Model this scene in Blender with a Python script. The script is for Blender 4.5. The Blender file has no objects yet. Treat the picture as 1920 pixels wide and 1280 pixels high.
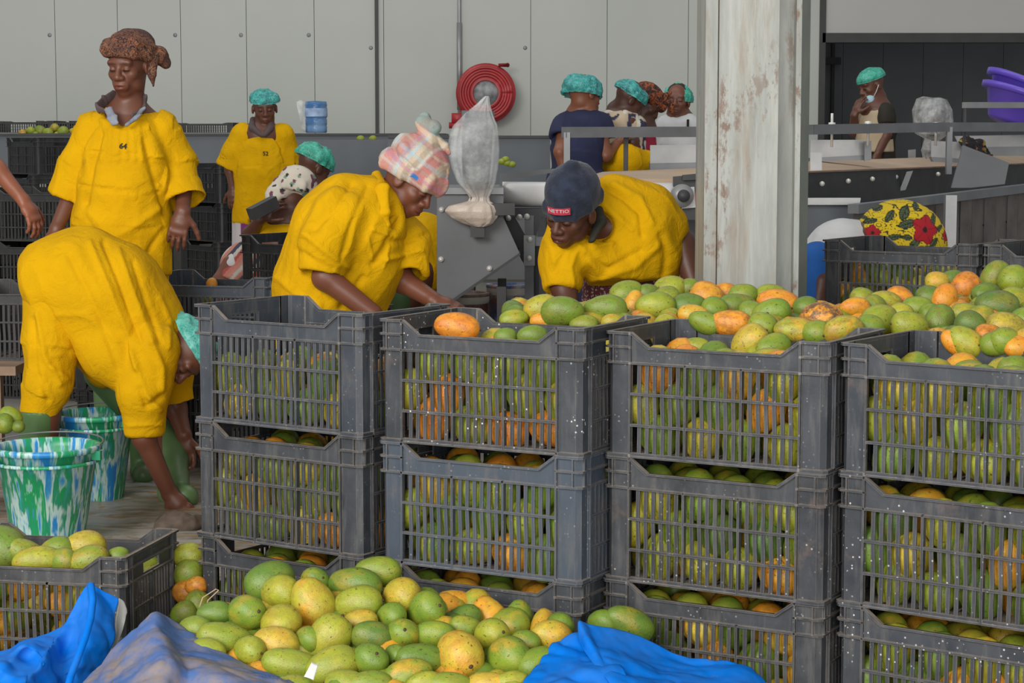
import bpy, bmesh, math, random
import numpy as np
from mathutils import Vector, Matrix, Euler, Quaternion
R = math.radians
random.seed(7)
rng = np.random.default_rng(7)
scene = bpy.context.scene
col = scene.collection

# ------------------------------------------------------------------ camera
CAM_Z, PITCH, FPX = 1.33, R(5.716), 3700.0
cd = bpy.data.cameras.new('camera'); cam = bpy.data.objects.new('camera', cd); col.objects.link(cam)
cam.location = (0, 0, CAM_Z); cam.rotation_euler = (math.pi/2 - PITCH, 0, 0)
cd.sensor_width = 36; cd.lens = FPX/1920*36; cd.clip_end = 200; cd.clip_start = .05
scene.camera = cam
# ------------------------------------------------------------------ light
scene.view_settings.view_transform = 'Standard'; scene.view_settings.look = 'None'
scene.view_settings.gamma = 1; scene.view_settings.use_curve_mapping = False
scene.view_settings.exposure = 0.0
world = bpy.data.worlds.new('world'); scene.world = world; world.use_nodes = True
bg = world.node_tree.nodes['Background']; bg.inputs[0].default_value = (.93, .97, 1, 1); bg.inputs[1].default_value = .30
def area(name, loc, aim, size, power, color):
    l = bpy.data.lights.new(name, 'AREA'); l.energy = power; l.color = color; l.shape = 'RECTANGLE'; l.size, l.size_y = size
    o = bpy.data.objects.new(name, l); col.objects.link(o); o.location = loc
    o.rotation_euler = (Vector(aim) - Vector(loc)).to_track_quat('-Z', 'Y').to_euler(); return o
area('daylight_opening', (-5.5, -2.5, 5.2), (0, 6, .7), (6, 4), 980, (1, .97, .92))
area('roof_light_strip', (-1.5, 12.5, 7.5), (0, 15, .8), (12, 3), 240, (.97, 1, .98))  # unseen overhead area light above the rear, aimed towards the back

area('open_doorway', (1.0, -6.0, 2.3), (0, 5, .8), (9, 3.4), 800, (1, .985, .95))  # added low fill from behind the camera, brightens the crate interiors
# ------------------------------------------------------------------ placing
CP, SP = math.cos(PITCH), math.sin(PITCH)
CAMR, CAMU, CAMF = Vector((1, 0, 0)), Vector((0, SP, CP)), Vector((0, CP, -SP))
def at(px, py, Y):
    d = CAMF + CAMR*((px - 960)/FPX) + CAMU*((640 - py)/FPX)
    return Vector((0, 0, CAM_Z)) + d*(Y/d.y)
def atz(px, py, z):
    d = CAMF + CAMR*((px - 960)/FPX) + CAMU*((640 - py)/FPX)
    return Vector((0, 0, CAM_Z)) + d*((z - CAM_Z)/d.z)
def pxm(Y, z=.9):                                    # pixels per metre at that depth
    return FPX/(Y*CP - (z - CAM_Z)*SP)

# ------------------------------------------------------------------ materials
class NT:
    def __init__(s, name):
        s.m = bpy.data.materials.new(name); s.m.use_nodes = True
        s.t = s.m.node_tree; s.b = s.t.nodes['Principled BSDF']
    def n(s, typ, ins=None, **kw):
        nd = s.t.nodes.new('ShaderNode' + typ)
        for k, v in kw.items(): setattr(nd, k, v)
        for k, v in (ins or {}).items():
            if isinstance(v, bpy.types.NodeSocket): s.t.links.new(v, nd.inputs[k])
            else: nd.inputs[k].default_value = v
        return nd
    def l(s, a, b): s.t.links.new(a, b)
    def coord(s, kind='Object', scale=None, w=False):
        tc = s.n('TexCoord').outputs[kind]
        if scale:
            mp = s.n('Mapping', {'Vector': tc}); mp.inputs['Scale'].default_value = scale; tc = mp.outputs[0]
        return tc
    def noise(s, vec, scale, detail=3, rough=.5, dist=0.0):
        return s.n('TexNoise', {'Vector': vec, 'Scale': scale, 'Detail': detail, 'Roughness': rough, 'Distortion': dist}).outputs['Fac']
    def ramp(s, fac, pts, interp='LINEAR'):
        r = s.n('ValToRGB', {'Fac': fac}); r.color_ramp.interpolation = interp
        e = r.color_ramp.elements
        while len(e) < len(pts): e.new(.5)
        for x, (p, c) in zip(e, pts):
            x.position = p; x.color = (c, c, c, 1) if isinstance(c, (int, float)) else (*c, 1)
        return r.outputs[0]
    def mix(s, f, a, b, blend='MIX'):
        nd = s.n('Mix', data_type='RGBA', blend_type=blend)
        for k, v in ((0, f), (6, a), (7, b)):
            if isinstance(v, bpy.types.NodeSocket): s.l(v, nd.inputs[k])
            else: nd.inputs[k].default_value = v if k == 0 else (*v, 1)
        return nd.outputs[2]
    def math(s, op, a, b=0.0, c=None, clamp=False):
        nd = s.n('Math', operation=op, use_clamp=clamp)
        for i, v in enumerate((a, b) + ((c,) if c is not None else ())):
            if isinstance(v, bpy.types.NodeSocket): s.l(v, nd.inputs[i])
            else: nd.inputs[i].default_value = v
        return nd.outputs[0]
    def base(s, c):
        if isinstance(c, bpy.types.NodeSocket): s.l(c, s.b.inputs['Base Color'])
        else: s.b.inputs['Base Color'].default_value = (*c, 1)
    def set(s, **k):
        for a, v in k.items():
            i = s.b.inputs[a.replace('_', ' ')]
            if isinstance(v, bpy.types.NodeSocket): s.l(v, i)
            else: i.default_value = v
    def bump(s, h, strength=.3, dist=.01):
        s.l(s.n('Bump', {'Height': h, 'Strength': strength, 'Distance': dist}).outputs[0], s.b.inputs['Normal'])

def plain(name, c, rough=.6, metal=0, var=.18, scale=8, bump=0, bscale=60, dirt=None, dirt_at=(.55, .7)):
    t = NT(name); v = t.coord()
    n = t.noise(v, scale, 4)
    cc = t.mix(t.ramp(n, [(.3, 0), (.7, 1)]), tuple(x*(1 - var) for x in c), tuple(min(1, x*(1 + var)) for x in c))
    if dirt:
        dn = t.noise(v, scale*.7 + 3, 6, .65)
        cc = t.mix(t.ramp(dn, [(dirt_at[0], 0), (dirt_at[1], 1)]), cc, dirt)
    t.base(cc); t.set(Roughness=rough, Metallic=metal)
    if bump: t.bump(t.noise(v, bscale, 3), bump, .004)
    return t.m

def mango_material(name, island):
    t = NT(name)
    if island:
        tc = t.coord(); rnd = t.n('NewGeometry').outputs['Random Per Island']
        ripe = t.ramp(rnd, [(0, .10), (.45, .36), (.62, .5), (.76, .8), (1, .95)]); bl = rnd; sc = 20; dirt = .15
        off = t.n('VectorMath', {0: tc, 1: (0, 0, 0)}, operation='ADD').outputs[0]
    else:
        oi = t.n('ObjectInfo'); sep = t.n('SeparateColor', {0: oi.outputs['Color']})
        ripe, bl, dirt = sep.outputs[0], sep.outputs[1], sep.outputs[2]; sc = 1.0
        o = t.n('CombineXYZ', {0: t.math('MULTIPLY', oi.outputs['Random'], 37.), 1: t.math('MULTIPLY', oi.outputs['Random'], 91.)}).outputs[0]
        off = t.n('VectorMath', {0: t.coord(), 1: o}, operation='ADD').outputs[0]
    n1 = t.noise(off, 1.1*sc, 3, .55)
    n2 = t.noise(off, .8*sc, 4, .6, .4)
    f = t.math('ADD', ripe, t.math('MULTIPLY', t.math('SUBTRACT', n1, .5), .42), clamp=True)
    c = t.ramp(f, [(0, (.075, .165, .028)), (.25, (.18, .285, .024)), (.5, (.40, .41, .030)), (.72, (.62, .42, .04)), (.86, (.80, .33, .022)), (1, (.76, .22, .02))])
    b = t.math('MULTIPLY', t.ramp(n2, [(.5, 0), (.62, 1)]), bl)
    c = t.mix(b, c, (.74, .36, .03))
    sp = t.n('TexVoronoi', {'Vector': off, 'Scale': 17*sc}).outputs['Distance']
    c = t.mix(t.ramp(sp, [(.06, .55), (.17, 0)]), c, (.60, .58, .20))
    n3 = t.noise(off, 5.5*sc, 5, .7)
    c = t.mix(t.ramp(n3, [(.60, 0), (.66, .9)]), c, (.07, .045, .015))
    n5 = t.noise(off, 13*sc, 4, .75); c = t.mix(t.math('MULTIPLY', t.ramp(n5, [(.62, 0), (.67, .9)]), t.ramp(n2, [(.42, 0), (.52, 1)])), c, (.055, .04, .02))
    n6 = t.noise(off, 3.2*sc, 4, .6); c = t.mix(t.ramp(n6, [(.35, .2), (.6, 0)]), c, (.05, .09, .02))
    n4 = t.noise(off, 2.2*sc, 6, .7)
    rot = t.math('MULTIPLY', t.ramp(n4, [(.42, 0), (.58, 1)]), dirt)
    c = t.mix(rot, c, (.13, .07, .035))
    t.base(c); t.set(Roughness=.42)
    t.bump(t.noise(off, 14*sc, 3), .12, .05/sc if not island else .003)
    return t.m

def crate_material(name):
    t = NT(name); oi = t.n('ObjectInfo'); g = t.n('NewGeometry')
    v = t.n('VectorMath', {0: t.coord(), 1: t.n('VectorMath', {0: oi.outputs['Location'], 1: (0, 0, 0)}, operation='ADD').outputs[0]}, operation='ADD').outputs[0]
    sep = t.n('SeparateColor', {0: oi.outputs['Color']})
    n = t.noise(v, 9, 5, .6)
    c = t.mix(t.ramp(n, [(.35, 0), (.7, 1)]), (.024, .026, .030), (.054, .057, .064))
    c = t.mix(sep.outputs[1], c, (.055, .075, .105))
    st = t.noise(t.n('Mapping', {'Vector': v, 'Scale': (1, 1, .15)}).outputs[0], 42, 4, .6)
    c = t.mix(t.ramp(st, [(.5, 0), (.72, .5)]), c, (.13, .125, .12))
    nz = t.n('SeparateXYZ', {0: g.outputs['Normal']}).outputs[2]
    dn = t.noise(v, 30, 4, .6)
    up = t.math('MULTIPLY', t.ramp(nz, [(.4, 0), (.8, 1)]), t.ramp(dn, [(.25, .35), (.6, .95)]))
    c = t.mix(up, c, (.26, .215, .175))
    bv = t.n('Bevel', {'Radius': .0028}, samples=4); dt = t.n('VectorMath', {0: bv.outputs[0], 1: g.outputs['Normal']}, operation='DOT_PRODUCT').outputs['Value']
    ed = t.math('MULTIPLY', t.ramp(dt, [(.80, 1), (.97, 0)]), t.ramp(t.noise(v, 38, 4, .6), [(.3, .2), (.6, .8)]))
    c = t.mix(ed, c, (.27, .235, .205))
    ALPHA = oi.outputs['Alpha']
    rd = t.noise(v, 7, 6, .7)
    c = t.mix(t.math('MULTIPLY', t.ramp(rd, [(.58, 0), (.72, .8)]), sep.outputs[0]), c, (.17, .115, .085))
    vo = t.n('TexVoronoi', {'Vector': v, 'Scale': 75.}).outputs['Distance']
    msk = t.ramp(t.noise(v, 11, 3), [(.5, 0), (.62, 1)])
    c = t.mix(t.math('MULTIPLY', t.math('MULTIPLY', t.ramp(vo, [(.13, 1), (.2, 0)]), msk), sep.outputs[2]), c, (.62, .60, .58))
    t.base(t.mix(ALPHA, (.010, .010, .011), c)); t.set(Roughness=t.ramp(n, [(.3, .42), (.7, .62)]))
    t.bump(t.noise(v, 120, 3), .15, .002)
    return t.m

MAT = {}
MAT['mango'] = mango_material('mango_skin', False); MAT['mango_pile'] = mango_material('mango_pile_skin', True)
MAT['crate'] = crate_material('crate_plastic')
MAT['stem'] = plain('mango_stem', (.07, .04, .02), .8, var=.3, scale=3)
MAT['yellow'] = plain('yellow_cotton', (.64, .350, .002), .9, var=.07, scale=9, bump=.35, bscale=220, dirt=(.36, .18, .01), dirt_at=(.66, .84))
MAT['yellow'].node_tree.nodes['Principled BSDF'].inputs['Specular IOR Level'].default_value = .12
_m = MAT['yellow'].node_tree; _b = next(n for n in _m.nodes if n.type == 'BUMP'); _b2 = _m.nodes.new('ShaderNodeBump'); _n = _m.nodes.new('ShaderNodeTexNoise'); _c = _m.nodes.new('ShaderNodeTexCoord')
_n.inputs['Scale'].default_value = 17; _n.inputs['Detail'].default_value = 3; _n.inputs['Distortion'].default_value = 1.2; _b2.inputs['Strength'].default_value = .55; _b2.inputs['Distance'].default_value = .012
_m.links.new(_c.outputs['Object'], _n.inputs['Vector']); _m.links.new(_n.outputs['Fac'], _b2.inputs['Height']); _m.links.new(_b2.outputs[0], _b.inputs['Normal'])
MAT['grey_steel'] = plain('grey_painted_steel', (.135, .14, .15), .5, var=.1, scale=5, bump=.05, bscale=300)
MAT['blue_steel'] = plain('slate_painted_steel', (.105, .12, .14), .5, var=.12, scale=3)
MAT['light_steel'] = plain('bare_steel', (.36, .36, .36), .42, .5, var=.15, scale=6)
MAT['rail_steel'] = plain('rail_steel', (.20, .205, .215), .42, .4, var=.15, scale=6)
MAT['bolt'] = plain('zinc_bolt', (.72, .70, .66), .35, .3, var=.1)
MAT['dark_steel'] = plain('dark_steel', (.045, .045, .048), .55, var=.2)
MAT['black'] = plain('black_rubber', (.018, .018, .018), .7, var=.2)
MAT['white_pvc'] = plain('white_roller', (.9, .88, .86), .35, var=.04, scale=4)
MAT['belt'] = plain('tan_belt', (.50, .36, .25), .7, var=.1, scale=3)
MAT['red'] = plain('red_hose', (.40, .028, .032), .42, var=.18, scale=6, dirt=(.5, .10, .10))
MAT['wood'] = plain('old_wood', (.30, .20, .14), .8, var=.25, scale=7, bump=.2)

# ------------------------------------------------------------------ mesh builder
class MB:
    def __init__(s): s.v, s.f = [], []
    def add(s, vs, fs, M=None):
        b = len(s.v)
        s.v += [tuple(M @ Vector(p)) if M is not None else tuple(p) for p in vs]
        s.f += [tuple(b + i for i in f) for f in fs]; return s
    def box(s, lo, hi, M=None):
        x0, y0, z0 = lo; x1, y1, z1 = hi
        return s.add([(x0,y0,z0),(x1,y0,z0),(x1,y1,z0),(x0,y1,z0),(x0,y0,z1),(x1,y0,z1),(x1,y1,z1),(x0,y1,z1)],
                     [(3,2,1,0),(4,5,6,7),(0,1,5,4),(1,2,6,5),(2,3,7,6),(3,0,4,7)], M)
    def cbox(s, c, size, M=None):
        return s.box([a - b/2 for a, b in zip(c, size)], [a + b/2 for a, b in zip(c, size)], M)
    def bar(s, a, b, w, h, up=(0, 0, 1)):
        a, b = Vector(a), Vector(b); d = (b - a); L = d.length; x = d/L
        y = Vector(up).cross(x); y.normalize(); z = x.cross(y)
        M = Matrix((x, y, z)).transposed().to_4x4(); M.translation = a
        return s.box((0, -w/2, -h/2), (L, w/2, h/2), M)
    def prism(s, poly, d, M=None):                   # poly in local xz, extruded along y by d
        n = len(poly)
        vs = [(x, 0, z) for x, z in poly] + [(x, d, z) for x, z in poly]
        fs = [tuple(range(n)), tuple(range(2*n - 1, n - 1, -1))] + [(i, i + n, (i + 1) % n + n, (i + 1) % n) for i in range(n)]
        return s.add(vs, fs, M)
    def tube(s, pts, r, n=8, cap=True):
        pts = [Vector(p) for p in pts]; rs = r if isinstance(r, (list, tuple)) else [r]*len(pts)
        b = len(s.v); u = None
        for i, p in enumerate(pts):
            t = (pts[min(i + 1, len(pts) - 1)] - pts[max(i - 1, 0)]).normalized()
            if u is None: u = t.orthogonal().normalized()
            u = (u - t*u.dot(t)).normalized(); w = t.cross(u)
            s.v += [tuple(p + (u*math.cos(a) + w*math.sin(a))*rs[i]) for a in (2*math.pi*k/n for k in range(n))]
        for i in range(len(pts) - 1):
            for k in range(n):
                s.f.append((b + i*n + k, b + i*n + (k + 1) % n, b + (i + 1)*n + (k + 1) % n, b + (i + 1)*n + k))
        if cap:
            s.f.append(tuple(b + k for k in reversed(range(n)))); s.f.append(tuple(b + (len(pts) - 1)*n + k for k in range(n)))
        return s
    def lathe(s, prof, n=24, M=None):                # profile of (r, z) around z
        b = len(s.v); vs, fs = [], []
        for r, z in prof: vs += [(r*math.cos(2*math.pi*k/n), r*math.sin(2*math.pi*k/n), z) for k in range(n)]
        for i in range(len(prof) - 1):
            for k in range(n): fs.append((i*n + k, i*n + (k + 1) % n, (i + 1)*n + (k + 1) % n, (i + 1)*n + k))
        return s.add(vs, fs, M)
    def mesh(s, name, mat, smooth=False):
        me = bpy.data.meshes.new(name); me.from_pydata(s.v, [], s.f)
        if mat is not None: me.materials.append(mat)
        if smooth: me.polygons.foreach_set('use_smooth', [True]*len(me.polygons))
        me.update(); return me
    def build(s, name, mat, parent=None, smooth=False):
        return obj(name, s.mesh(name, mat, smooth), parent)

def obj(name, me, parent=None, loc=None):
    o = bpy.data.objects.new(name, me); col.objects.link(o)
    if parent is not None: o.parent = parent
    if loc is not None: o.location = loc
    return o
def tag(o, label=None, cat=None, group=None, kind=None):
    for k, v in (('label', label), ('category', cat), ('group', group), ('kind', kind)):
        if v: o[k] = v
    return o
def empty(name, label, cat, loc=(0, 0, 0), rz=0, group=None):
    o = bpy.data.objects.new(name, None); col.objects.link(o); o.location = loc; o.rotation_euler = (0, 0, rz)
    o.empty_display_size = .1
    return tag(o, label, cat, group)
def copy_tree(o, parent=None):
    c = o.copy(); col.objects.link(c)
    if parent is not None: c.parent = parent
    for ch in o.children: copy_tree(ch, c)
    return c
def tint(o, c):
    o.color = c
    for ch in o.children: tint(ch, c)
ORD = ['first','second','third','fourth','fifth','sixth','seventh','eighth','ninth','tenth','eleventh','twelfth','thirteenth','fourteenth','fifteenth','sixteenth','seventeenth','eighteenth','nineteenth','twentieth']

def spline_sheet(rows, nu, nv):                      # Catmull-Rom net of world points -> (nv,nu,3)
    P = np.array([[tuple(p) for p in r] for r in rows], float)
    def cr(P, n):
        m = len(P); t = np.linspace(0, m - 1, n); i = np.minimum(t.astype(int), m - 2); f = (t - i).reshape(-1, *([1]*(P.ndim - 1)))
        p0, p1, p2, p3 = P[np.maximum(i - 1, 0)], P[i], P[i + 1], P[np.minimum(i + 2, m - 1)]
        return .5*(2*p1 + (p2 - p0)*f + (2*p0 - 5*p1 + 4*p2 - p3)*f**2 + (3*p1 - p0 - 3*p2 + p3)*f**3)
    A = cr(P, nv); return cr(A.transpose(1, 0, 2), nu).transpose(1, 0, 2)
def vnoise(p, seed=0):                               # smooth value noise, p (n,3) -> (-1..1)
    p = np.asarray(p, np.float64); i = np.floor(p).astype(np.int64); f = p - i; f = f*f*(3 - 2*f)
    def h(a, b, c):
        n = (a*73856093) ^ (b*19349663) ^ (c*83492791) ^ (seed*2654435 + 12345)
        n = (n ^ (n >> 13))*1274126177 & 0x7fffffff
        return ((n ^ (n >> 16)) & 0xffff)/32767.5 - 1
    r = 0
    for dx in (0, 1):
        for dy in (0, 1):
            for dz in (0, 1):
                w = (f[:, 0] if dx else 1 - f[:, 0])*(f[:, 1] if dy else 1 - f[:, 1])*(f[:, 2] if dz else 1 - f[:, 2])
                r = r + w*h(i[:, 0] + dx, i[:, 1] + dy, i[:, 2] + dz)
    return r
def sheet(name, rows, mat, nu=60, nv=50, amp=.012, freq=9, seed=1, thick=.002, parent=None):
    G = spline_sheet(rows, nu, nv); P = G.reshape(-1, 3)
    wv = P*freq + .5*np.c_[vnoise(P*freq*.7, seed + 3), vnoise(P*freq*.7, seed + 4), vnoise(P*freq*.7, seed + 5)]
    d = amp*.6*vnoise(wv*.8, seed) + amp*1.3*(.5 - np.abs(vnoise(wv*1.5, seed + 1))) + amp*.5*(.5 - np.abs(vnoise(wv*3.6, seed + 6))) + amp*.12*vnoise(P*freq*9, seed + 2)
    du = np.gradient(G, axis=1).reshape(-1, 3); dv = np.gradient(G, axis=0).reshape(-1, 3)
    nrm = np.cross(du, dv); nrm /= np.linalg.norm(nrm, axis=1)[:, None] + 1e-9
    P = P + nrm*d[:, None]
    f = [(j*nu + i, j*nu + i + 1, (j + 1)*nu + i + 1, (j + 1)*nu + i) for j in range(nv - 1) for i in range(nu - 1)]
    me = bpy.data.meshes.new(name); me.from_pydata(P.tolist(), [], f); me.materials.append(mat)
    me.polygons.foreach_set('use_smooth', [True]*len(me.polygons)); me.update()
    o = obj(name, me, parent); m = o.modifiers.new('thickness', 'SOLIDIFY'); m.thickness = thick
    return o
# ================================================================== the setting
t = NT('concrete_floor'); v = t.coord()
c = t.mix(t.ramp(t.noise(v, .9, 6, .6), [(.3, 0), (.7, 1)]), (.22, .195, .165), (.36, .33, .295))
c = t.mix(t.ramp(t.noise(v, 2.6, 6, .7), [(.55, 0), (.72, .7)]), c, (.22, .16, .11))
t.base(c); t.set(Roughness=.55); t.bump(t.noise(v, 25, 4), .15, .01); MAT['floor'] = t.m
t = NT('wall_panel_enamel'); v = t.coord('Generated'); w = t.coord()
c = t.mix(t.ramp(t.noise(w, .8, 4), [(.3, 0), (.7, 1)]), (.42, .435, .40), (.475, .485, .45))
c = t.mix(t.ramp(t.noise(w, 3.2, 6, .7), [(.68, 0), (.8, .3)]), c, (.33, .33, .31))
t.base(c); t.set(Roughness=.45); MAT['panel'] = t.m
MAT['bulkhead'] = plain('bulkhead_panel', (.45, .44, .42), .5, var=.04, scale=1)
MAT['dark_wall'] = plain('dark_coldroom_wall', (.085, .089, .096), .6, var=.1, scale=2)
MAT['frame_dark'] = plain('dark_trim', (.03, .03, .03), .5)

tag(MB().box((-9, -6, -.1), (12, 26, 0)).build('floor', MAT['floor']), kind='structure')
WY = 19.0
xe = at(1541, 100, WY).x
wb = tag(MB().box((-9, WY + .03, 0), (xe, WY + .12, 4.2)).build('wall_back', MAT['bulkhead']), kind='structure')
seams = [-20, 105, 222, 340, 463, 590, 706, 720, 863, 995, 1138, 1290, 1430, 1541]
for i in range(len(seams) - 1):
    x0, x1 = at(seams[i], 100, WY).x + .0025, at(seams[i + 1], 100, WY).x - .0025
    m = MB().box((x0, WY - .02, .05), (x1, WY + .03, 4.1))
    p = m.build('panel', MAT['panel'], wb)
    if i in (0, 2, 3, 4, 5, 8):                      # paired fixings beside the seams
        for sx in (x1 - .05, ):
            b = MB().lathe([(0, .006), (.014, .004), (.02, 0)], 10, Matrix.Translation((sx, WY - .02, at(0, 66 + (i > 4)*24, WY).z)) @ Matrix.Rotation(math.pi/2, 4, 'X'))
            b.build('rivet', MAT['rail_steel'], p)
    for k in range(4):
        pass
x0 = at(706, 100, WY).x
tag(MB().box((x0 - .012, WY - .05, 0), (x0 + .02, WY - .02, 4.1)).build('trim_1', MAT['frame_dark']), kind='structure')
# recess of the dark cold room at the right
zt = at(1700, 62, WY).z
tag(MB().box((xe, WY, zt), (12, WY + .12, 4.2)).build('wall_bulkhead', MAT['bulkhead']), kind='structure')
tag(MB().box((xe, WY - .03, zt - .09), (12, WY + .14, zt)).box((xe - .03, WY - .03, 0), (xe + .03, WY + .14, 4.2)).build('trim_2', MAT['frame_dark']), kind='structure')
wd = tag(MB().box((xe - .5, 23.03, 0), (12, 23.1, 4.2)).build('wall_dark', MAT['frame_dark']), kind='structure')
xs = [at(q, 150, 23).x for q in (1540, 1580, 1655, 1730, 1805, 1880, 1955, 2030, 2105)]
for a, b in zip(xs, xs[1:]):
    MB().box((a + .002, 22.99, 0), (b - .002, 23.03, 4.1)).build('panel', MAT['dark_wall'], wd)
tag(MB().box((xe - .06, WY + .1, 0), (xe, 23.03, 4.2)).build('wall_recess_side', MAT['dark_wall']), kind='structure')
zl = at(1560, 114, 22.9).z
tag(MB().box((at(1548, 0, 22.9).x, 22.9, zl - .04), (at(1579, 0, 22.9).x, 22.98, zl + .04)).box((at(1562, 0, 22.9).x, 22.93, 0), (at(1568, 0, 22.9).x, 22.98, 3.5)).build('trim_3', MAT['black']), kind='structure')
# plastic sheet spread on the floor under the women at the left
t = NT('floor_sheet'); v = t.coord()
c = t.mix(t.ramp(t.noise(v, 3, 5, .6), [(.35, 0), (.65, 1)]), (.24, .22, .185), (.46, .46, .44))
c = t.mix(t.ramp(t.noise(t.coord(scale=(1, 3, 1)), 3.2, 6, .7, 1.5), [(.50, 0), (.60, .85)]), c, (.36, .19, .05))
c = t.mix(t.ramp(t.noise(t.coord(scale=(1, 3.5, 1)), 5, 5, .7, .8), [(.48, 0), (.62, .8)]), c, (.17, .125, .08))
t.base(c); t.set(Roughness=.35); MAT['floor_sheet'] = t.m
rows = [[(x, y, .012) for x in np.linspace(-2.3, -.35, 6)] for y in np.linspace(5.6, 8.2, 6)]
fs = sheet('floor_sheet', rows, MAT['floor_sheet'], 60, 60, .010, 5, 4)
tag(fs, 'pale juice-stained plastic sheet spread on the floor by the buckets', 'sheet')
# ================================================================== crates
CW, CDp, CH = .56, .39, .2984
def T(x, y, z, rz=0): return Matrix.Translation((x, y, z)) @ Matrix.Rotation(rz, 4, 'Z')
PW, PS = .070, .055                                   # corner post widths on the long and the short side
HR2, HR3 = CH - .034, CH - .071
def post_mesh():
    m = MB(); e = .005                                # local: outer corner at (0,0), long side along +x, short side along +y
    def ell(x0, y0, th, z0, z1, ch):
        o = [(PW, y0), (PW, y0 + th), (x0 + th + ch*.6, y0 + th), (x0 + th, y0 + th + ch*.6), (x0 + th, PS), (x0, PS), (x0, y0 + ch), (x0 + ch, y0)]
        n = len(o); vs = [(x, y, z0) for x, y in o] + [(x, y, z1) for x, y in o]
        q = [(0, 1, 2, 7), (7, 2, 3, 6), (6, 3, 4, 5)]
        fs = [tuple(reversed(f)) for f in q] + [tuple(i + n for i in f) for f in q] + [(i, (i + 1) % n, (i + 1) % n + n, i + n) for i in range(n)]
        m.add(vs, [tuple(reversed(f)) for f in fs])
    ell(e + .003, e + .003, .005, 0, CH, .012)
    for z, h in ((CH, .006), (HR2, .0045), (HR3, .0045), (.008, .008)):
        ell(0, 0, .011, z - h, z, .010)
    m.box((PW - .005, 0, .002), (PW, .013, CH))       # upright rib where the window starts
    m.box((0, PS - .005, .002), (.013, PS, CH))
    m.box((.022, .002, HR3), (.026, .010, CH)); m.box((.002, .022, HR3), (.010, .026, CH))
    return m.mesh('corner_post', MAT['crate'])
def long_wall_mesh():                                 # outer face towards -y, x from 0 (post edge) to LW, y 0 outside
    m = MB(); LW = CW - 2*PW; s = .046; y = .007
    zt = HR2
    m.prism([(0, HR3), (LW, HR3), (LW, CH), (LW - s, zt), (s, zt), (0, CH)], .0045, T(0, y, 0))
    m.bar((0, .006, CH - .003), (s, .006, zt - .003), .012, .006); m.bar((LW, .006, CH - .003), (LW - s, .006, zt - .003), .012, .006)
    m.box((s, 0, zt - .005), (LW - s, .012, zt)); m.box((0, 0, HR3 - .005), (LW, .013, HR3))
    m.box((0, .003, 0), (LW, .013, .012)); m.box((0, 0, 0), (LW, .012, .004))
    for z in (CH*.51, CH*.26): m.box((0, .001, z - .003), (LW, .013, z + .003))
    for k in (1, 2): m.box((LW*k/3 - .003, 0, .004), (LW*k/3 + .003, .014, HR3))
    return m.mesh('long_wall', MAT['crate'])
def short_wall_mesh():                                # same frame, for the 39 cm side; a hand hole in the band
    m = MB(); LW = CDp - 2*PS; y = .007; hz0, hz1 = HR3 + .004, HR2 - .001; a, b = LW/2 - .055, LW/2 + .055
    m.box((0, y, HR2), (LW, y + .0045, CH)); m.box((0, y, HR3), (a, y + .0045, HR2)); m.box((b, y, HR3), (LW, y + .0045, HR2))
    m.box((a, y, HR3), (b, y + .0045, hz0)); m.box((0, 0, CH - .006), (LW, .012, CH))
    m.box((0, 0, HR2 - .004), (LW, .011, HR2)); m.box((0, 0, HR3 - .005), (LW, .013, HR3))
    m.box((0, .003, 0), (LW, .013, .012)); m.box((0, 0, 0), (LW, .012, .004))
    for z in (CH*.51, CH*.26): m.box((0, .001, z - .003), (LW, .013, z + .003))
    m.box((LW/2 - .003, 0, .004), (LW/2 + .003, .014, HR3))
    return m.mesh('short_wall', MAT['crate'])
def slat_mesh(z1):
    m = MB(); w = .0047; zs = [.008, z1*.4, z1*.65, z1]   # a little bowed, as warped plastic is
    vs, fs = [], []
    for z, bx in zip(zs, (0, .0012, -.0008, .0002)):
        vs += [(-w + bx, .006, z), (w + bx, .006, z), (w + bx, .0105, z), (-w + bx, .0105, z)]
    for i in range(3):
        b = i*4; fs += [(b + k, b + (k + 1) % 4, b + 4 + (k + 1) % 4, b + 4 + k) for k in range(4)]
    return m.add(vs, fs).mesh('slat', MAT['crate'])
ME_POST, ME_LONG, ME_SHORT, ME_SLAT = post_mesh(), long_wall_mesh(), short_wall_mesh(), slat_mesh(HR3 - .002)
def base_mesh():
    m = MB().box((-CW/2 + .012, -CDp/2 + .012, .002), (CW/2 - .012, CDp/2 - .012, .007))
    for k in range(7): m.box((-CW/2 + .02 + k*.084, -CDp/2 + .012, .007), (-CW/2 + .026 + k*.084, CDp/2 - .012, .012))
    return m.mesh('base', MAT['crate'])
ME_BASE = base_mesh()
def slat_xs(LW, cols):
    c = LW/cols; n = 6 if cols == 3 else 6
    return [c*k + c/7*(i + 1) for k in range(cols) for i in range(n)]
def joined_slats(LW, cols):
    m = MB()
    for x in slat_xs(LW, cols): m.box((x - .0047, .006, .008), (x + .0047, .0105, HR3 - .002))
    return m.mesh('slat_grid', MAT['crate'])
ME_GL, ME_GS = joined_slats(CW - 2*PW, 3), joined_slats(CDp - 2*PS, 2)
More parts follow.
